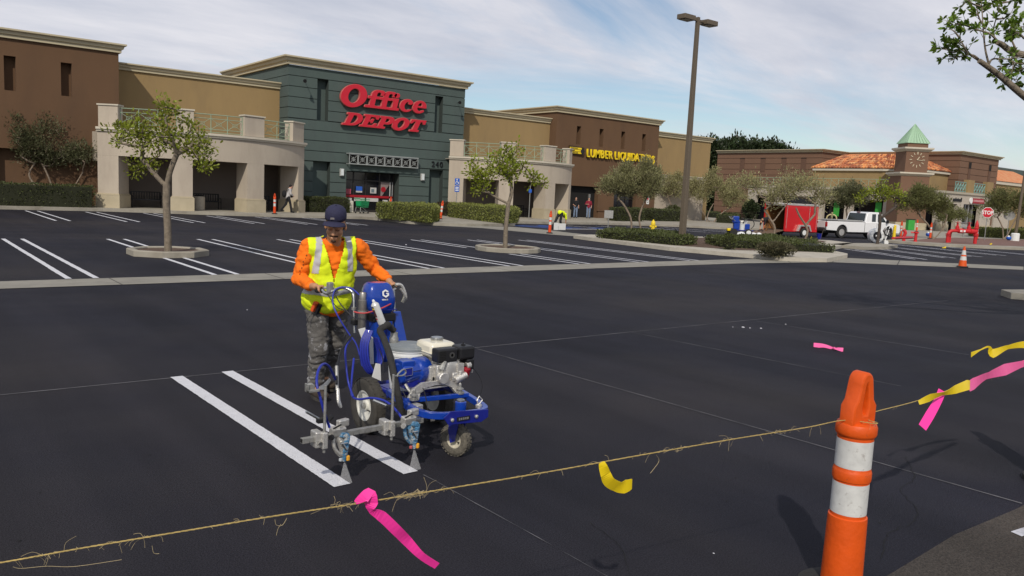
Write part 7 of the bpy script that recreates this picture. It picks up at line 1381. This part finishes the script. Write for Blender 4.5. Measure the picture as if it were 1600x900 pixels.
# ---------------- white pickup ----------------
AZ = R(108); TP = (0,0,0)
pk = thing('pickup_truck', 'white extended-cab pickup truck parked facing right behind the red trailer', 'pickup truck', (51.35,29.85,0), 0)
# local frame: x forward (heading), y to the left, z up; origin between the rear wheels
pk.rotation_euler.z = math.atan2(math.cos(AZ), math.sin(AZ))
def PK(name, m, material, par=None, **k): return m.build(name, material, par or pk, False, **k)
W2 = .97
def side(poly, y0, y1, m=None): return (m or M()).extr(poly, lambda a, b, d: (a, d, b), y0, y1)
wheelcut = lambda cx_, r=.46: [(cx_+r*math.cos(R(a)), .42+r*math.sin(R(a))) for a in range(180, -1, -20)]
low = [(-1.32,.52),(-1.32,1.12),(2.25,1.13),(2.30,1.16),(4.05,1.12),(4.85,1.06),(5.02,.98),(5.06,.60),(4.98,.42)] + [(3.98+.46, .45)] + [(3.98+.46*math.cos(R(a)), .45+.46*math.sin(R(a))) for a in range(20,161,20)] + [(3.98-.46,.45),(.46,.42)] + [(.46*math.cos(R(a)), .45+.46*math.sin(R(a))) for a in range(20,161,20)] + [(-.46,.48)]
for y0, y1 in ((-W2,-W2+.12),(W2-.12,W2)): PK('body_side', side(low[::-1], y0, y1), TRUCKW, bevel=.025, smooth=40)
PK('body_core', M().box(-1.2,.0,-.84,.84,.45,.60).box(1.5,4.9,-.84,.84,.40,1.02).box(-1.28,2.2,-.84,-.80,.5,1.1), BLK)
PK('bonnet', M().add([(3.0,-.85,1.12),(4.1,-.85,1.12),(4.95,-.8,1.02),(3.0,.85,1.12),(4.1,.85,1.12),(4.95,.8,1.02),(3.2,-.5,1.20),(4.1,-.5,1.17),(4.85,-.5,1.06),(3.2,.5,1.20),(4.1,.5,1.17),(4.85,.5,1.06)], [(0,1,7,6),(1,2,8,7),(6,7,10,9),(7,8,11,10),(9,10,4,3),(10,11,5,4)]), TRUCKW, smooth=50)
PK('tailgate', M().box(-1.34,-1.28,-.78,.78,.66,1.12), TRUCKW, bevel=.02); PK('tailgate_handle', M().box(-1.355,-1.341,-.12,.12,.98,1.05), BLK)
PK('load_bed_floor', M().box(-1.27,1.85,-.8,.8,.66,.70), TRUCKW); PK('bed_rail', M().box(-1.28,1.9,-W2+.01,-W2+.13,1.122,1.15), BLK, bevel=.01); PK('bed_rail', M().box(-1.28,1.9,W2-.13,W2-.01,1.122,1.15), BLK, bevel=.01); PK('bed_cover', M().box(-.3,1.85,-.82,.82,1.155,1.24), mat('grey_tool_box',(.32,.32,.31),.5), bevel=.02)
cabp = [(1.92,1.10),(1.95,1.16),(2.10,1.72),(2.30,1.83),(3.05,1.84),(3.30,1.80),(3.98,1.22),(4.05,1.10)]
cab = M(); lo = [(x, -W2+.03 - 0, z) for x, z in cabp]; 
vs = []; 
for x, z in cabp: k = .90+(1.84-z)*.10; vs.append((x,-W2*min(1,k)+.0,z))
for x, z in cabp: k = .90+(1.84-z)*.10; vs.append((x,W2*min(1,k),z))
n = len(cabp); cab.add(vs, [tuple(range(n)), tuple(range(n,2*n))[::-1]]+[(i+1,i,n+i,n+i+1) for i in range(n-1)]+[(0,n-1,2*n-1,n)]); PK('cab', cab, TRUCKW, bevel=.04, smooth=40)
CG = mat('car_window_glass',(.02,.028,.03),.06,spec=.7)
def win(poly, sgn, nm='side_window'):
    f = lambda x, z, d: (x, sgn*(W2*min(1,.90+(1.84-z)*.10)+.006+d), z); m = M(); k = len(poly); v0 = [f(x,z,0) for x,z in poly]; m.add(v0, [tuple(range(k))]); o = PK(nm, m, CG); return o
for s in (-1, 1):
    win([(3.02,1.17),(3.75,1.17),(3.70,1.26),(3.36,1.66),(3.02,1.72)], s); win([(2.50,1.18),(2.84,1.18),(2.86,1.72),(2.52,1.70)], s, 'rear_side_window')
    PK('door_handle', M().box(3.02,3.2,s*(W2+.015)-.012,s*(W2+.015)+.012,.98,1.02), BLK); PK('door_mirror', M().obox((3.72,s*(W2+.14),1.22),(.10,.20,.24)), BLK, bevel=.03)
    PK('door_seam', M().box(2.93,2.945,s*W2-.004 if s > 0 else s*W2-.004,s*W2+.004,.5,1.1), BLK); PK('door_seam', M().box(3.92,3.932,s*W2-.004,s*W2+.004,.55,1.05), BLK); PK('cab_gap', M().box(1.88,1.905,s*W2-.005,s*W2+.005,.45,1.15), BLK)
PK('rear_window', M().add([(1.955,-.82,1.19),(1.955,.82,1.19),(2.10,.76,1.74),(2.10,-.76,1.74)], [(0,3,2,1)]), CG); PK('windscreen', M().add([(3.99,-.80,1.22),(3.99,.80,1.22),(3.36,.72,1.76),(3.36,-.72,1.76)], [(0,1,2,3)]), CG)
for s in (-1, 1):
    PK('tail_light', M().box(-1.345,-1.25,s*.885-.085,s*.885+.09,.74,1.06), mat('tail_lamp_red',(.40,.008,.015),.2,coat=.5), bevel=.015); PK('headlight', M().box(4.93,5.07,s*.78-.14,s*.78+.16,.76,.98), mat('headlamp',(.5,.5,.5),.15), bevel=.02)
PK('rear_bumper', M().box(-1.48,-1.30,-.92,.92,.42,.62), mat('dark_bumper',(.03,.03,.032),.4), bevel=.03); PK('number_plate', M().box(-1.495,-1.481,.22,.5,.47,.58), WHT); PK('front_bumper', M().box(5.0,5.16,-.95,.95,.40,.62), STEEL, bevel=.04); PK('grille', M().box(5.03,5.08,-.60,.60,.66,.98), BLK)
PK('underbody', M().box(-1.2,4.8,-.45,.45,.30,.50), BLK); PK('roof_light', M().box(2.12,2.20,-.14,.14,1.78,1.83), mat('dark_red_lens',(.12,.01,.01),.3))
def carwheel(T, c, s, r, wd, rimm, nm='wheel'):
    o = M().lathe([(r*.58,-wd*.5),(r*.93,-wd*.5),(r,-wd*.36),(r,wd*.36),(r*.93,wd*.5),(r*.58,wd*.5)], 28, c, (0,s,0), cap=False).build(nm, RUB, T, smooth=40)
    M().lathe([(r*.6,wd*.42),(r*.55,wd*.30),(r*.30,wd*.22),(r*.22,wd*.36),(.001,wd*.38)], 24, c, (0,s,0)).build('rim', rimm, o, smooth=30)
    for k in range(6): a = R(60*k); M().obox((c[0]+r*.4*math.cos(a), c[1]+s*wd*.31, c[2]+r*.4*math.sin(a)), (r*.30,.012,r*.13), 0, 0, -a).build('rim_spoke', STEEL if rimm is not WHT else WHT, o)
    return o
for x in (0, 3.98):
    for s in (-1, 1): carwheel(pk, (x,s*(W2-.15),.40), s, .40, .26, ALU); 
# ---------------- red enclosed trailer ----------------
tl = thing('enclosed_trailer', 'red enclosed cargo trailer with its rear door open, parked behind the island hedge', 'trailer', (47.45,30.75,0), 0); tl.rotation_euler.z = math.atan2(math.cos(R(101)), math.sin(R(101)))
def TL(name, m, material, par=None, **k): return m.build(name, material, par or tl, False, **k)
H0, H1, tw2, x0, x1 = .38, 2.12, .92, -1.25, 1.65
for s in (-1, 1): TL('side_wall', M().box(x0,x1,s*tw2-.02,s*tw2+.02,H0,H1), REDP); TL('top_trim', M().box(x0-.02,x1+.02,s*(tw2+.022)-.012,s*(tw2+.022)+.012,H1-.08,H1+.02), ALU); TL('bottom_trim', M().box(x0,x1,s*(tw2+.021)-.01,s*(tw2+.021)+.01,H0-.04,H0+.03), REDP)
TL('v_nose', M().prism([(x1,-tw2),(x1+.55,0),(x1,tw2)], H0, H1), REDP); TL('roof', M().box(x0,x1,-tw2,tw2,H1-.02,H1+.04), WHT); TL('floor', M().box(x0,x1,-tw2+.03,tw2-.03,H0,H0+.06), BLK); TL('front_inner_wall', M().box(x1-.04,x1-.01,-tw2+.03,tw2-.03,H0+.05,H1-.03), DARKIN)
TL('inner_lining', M().box(x0+.01,x1,tw2-.06,tw2-.025,H0+.07,H1-.03), mat('plywood_brown',(.28,.12,.035),.8)); TL('inner_lining', M().box(x0+.01,x1,-tw2+.025,-tw2+.06,H0+.07,H1-.03), DARKIN)
TL('door_frame_post', M().box(x0-.04,x0+.03,-tw2-.03,-tw2+.05,H0-.02,H1), REDP); TL('door_frame_post', M().box(x0-.04,x0+.03,tw2-.05,tw2+.03,H0-.02,H1), REDP); TL('door_header', M().box(x0-.04,x0+.03,-tw2+.05,tw2-.05,H1-.12,H1), ALU)
for x, nm in ((x0+.10,'edge_strip'),(x1-.78,'door_edge_strip'),(x1-.10,'door_edge_strip')): TL(nm, M().box(x-.012,x+.012,-tw2-.032,-tw2-.021,H0+.15,H1-.15), ALU)
TL('side_door_handle', M().box(x1-.74,x1-.66,-tw2-.06,-tw2-.021,1.15,1.28), STEEL); TL('ramp_door', M().add([(x0-.03,-tw2+.04,H0),(x0-.03,tw2-.04,H0),(x0-1.5,tw2-.1,.04),(x0-1.5,-tw2+.1,.04),(x0-.03,-tw2+.04,H0+.05),(x0-.03,tw2-.04,H0+.05),(x0-1.5,tw2-.1,.09),(x0-1.5,-tw2+.1,.09)], [(0,1,2,3),(4,7,6,5),(0,3,7,4),(1,5,6,2),(2,6,7,3),(0,4,5,1)]), mat('ramp_wood',(.14,.09,.06),.8))
for s in (-1, 1): TL('mudguard', M().extr([(-.55,.38),(-.35,.80),(.55,.80),(.75,.38),(.62,.38),(.45,.70),(-.25,.70),(-.42,.38)], lambda a,b,d: (a+.25,d,b), s*(tw2+.03), s*(tw2+.22)), ALU, bevel=.01); carwheel(tl, (.35,s*(tw2+.12),.30), s, .30, .17, WHT)
TL('chassis', M().box(x0,x1+1.1,-.10,.10,.26,.37).box(x0,x1,-tw2+.1,-tw2+.2,.28,.37).box(x0,x1,tw2-.2,tw2-.1,.28,.37), BLK)['kind'] = 'stuff'
bd2 = dict(bd); figure('worker bent over in the open rear of the red trailer', (45.6,31.1,.1), R(-100), bd2, dict(skin=SKIN, shirt=BLKC, trousers=mat('brown_work_trousers',(.14,.07,.03),.9), shoe=BLKC))
sk = thing('plastic_sheet', 'white plastic sheet and sacks lying at the foot of the trailer ramp', 'plastic sheet', (43.9,31.0,0)); p = M()
for i in range(9): ell(p, (43.0+i*.27, 31.4-i*.11+.1*math.sin(i*2), .05), (.28,.22,.10+.06*math.sin(i*1.7)))
obj('sheet_folds', blob(p, .05, 1, .06, 3), WHT, sk, True)
# second striper (seen side-on, far)
s2_ = thing('line_striping_machine', 'second blue striping machine parked left of the red trailer', 'striping machine', (41.2,30.2,0), R(-38))
def S2(name, m, material, **k): return m.build(name, material, s2_, False, **k)
S2('frame', M().box(-.45,.95,-.25,.25,.34,.40), BLUED, bevel=.02); S2('pump_tower', M().box(-.25,.12,-.16,.16,.4,.95).box(-.32,.05,-.2,.2,.8,1.22), BLUEM, bevel=.06); S2('front_housing', M().box(.42,.72,-.22,.18,.42,.78), BLUEM, bevel=.05); S2('bucket', M().lathe([(.15,.38),(.17,.72),(.18,.73),(.18,.77)], 18, (.30,-.02,0)), BUCK); S2('hose_reel', M().tube([(.62+.34*math.cos(R(a)),-.22,.78+.30*math.sin(R(a))) for a in range(-60,200,20)], .025, 6), BLK); S2('handlebar', M().tube([(-.2,-.2,.9),(-.5,-.25,1.18),(-.5,.25,1.18),(-.2,.2,.9)], .02, 6), STEEL); S2('yellow_tank', M().box(-.62,-.40,-.15,.15,.30,.46), SIGNY, bevel=.03); S2('engine', M().box(.15,.6,-.1,.2,.6,.95), ALU, bevel=.03)
for c, r, m_ in (((-.28,-.3,.23),.23,BLK),((-.28,.3,.23),.23,BLK)): M().lathe([(r*.5,-.05),(r,-.05),(r,.05),(r*.5,.05)], 20, c, (0,1,0)).build('wheel', RUB, s2_)
M().lathe([(.10,-.05),(.22,-.05),(.22,.05),(.10,.05)], 20, (.62,-.34,.24), (0,1,0)).build('wheel', RUB, s2_); M().lathe([(.15,.0),(.15,.06)], 16, (.62,-.34,.24), (0,-1,0)).build('white_rim', WHT, s2_)
# white spray unit beside the sapling
wu = thing('airless_sprayer', 'white drum-shaped sprayer on a hand trolley beside the young tree', 'sprayer', (45.9,23.9,0), R(-35))
for nm, m_, mm in (('drum', M().lathe([(.30,-.22),(.42,-.18),(.45,0),(.42,.18),(.30,.22)], 24, (0,0,.50), (0,1,0)), WHT), ('drum_recess', M().lathe([(.25,.0),(.25,.02)], 20, (0,-.215,.50), (0,-1,0)), BLK), ('drum_badge', M().box(-.12,.12,-.245,-.238,.46,.55), WHT), ('trolley_frame', M().tube(spline([(.45,-.2,.1),(.60,-.2,.6),(.72,-.2,1.05),(.95,-.2,1.1)],3), .03, 6).tube(spline([(.45,.2,.1),(.60,.2,.6),(.72,.2,1.05),(.95,.2,1.1)],3), .03, 6), WHT), ('motor_unit', M().box(.35,.75,-.12,.16,.30,.80), BLK), ('hose_coil', M().tube([(.58+.18*math.cos(R(a)),-.24,.75+.2*math.sin(R(a))) for a in range(0,361,30)], .03, 6), BLK), ('grey_pump', M().box(.40,.55,-.2,-.13,.35,.95), ALU)): m_.build(nm, mm, wu, False, bevel=.01 if nm in ('motor_unit',) else 0, smooth=40 if nm == 'drum' else False)
for y in (-.25, .25): M().lathe([(.05,-.03),(.13,-.03),(.13,.03),(.05,.03)], 16, (.55,y,.13), (0,1,0)).build('wheel', WHT, wu)
mk = thing('utility_flag', 'yellow utility marking flag lying on the island edge by the pickup', 'flag', (44.5,27.2,0)); M().obox((0,0,.1),(.18,.02,.2),.5,.3).build('flag_sheet', SIGNY, mk)
for i, (p_, lb) in enumerate((((47.319, 20.585, 0.020),'yellow ribbon scrap on the kerb left of the traffic cone'), ((54.6,21.0,.17),'yellow marking paint scrap on the paving right of the backflow pipes'), ((87.772, 32.070, 0.150),'yellow ribbon tied low on the hedge near the grey round sign'))):
    t = thing('ribbon_scrap', lb, 'ribbon', p_); M().obox((0,0,.03),(.34,.08,.03),.4*i,.3).obox((.12,0,.07),(.09,.07,.06),.8,.3).build('ribbon_sheet', SIGNY, t)
bk_ = thing('bucket', 'small blue bucket on the asphalt in front of the trailer wheel', 'bucket', (46.9,28.1,0)); M().lathe([(.13,0),(.17,.34),(.18,.35)], 14).build('bucket_body', BLUED, bk_); M().lathe([(.15,.33),(.02,.33)],14).build('bucket_contents', DARKIN, bk_)
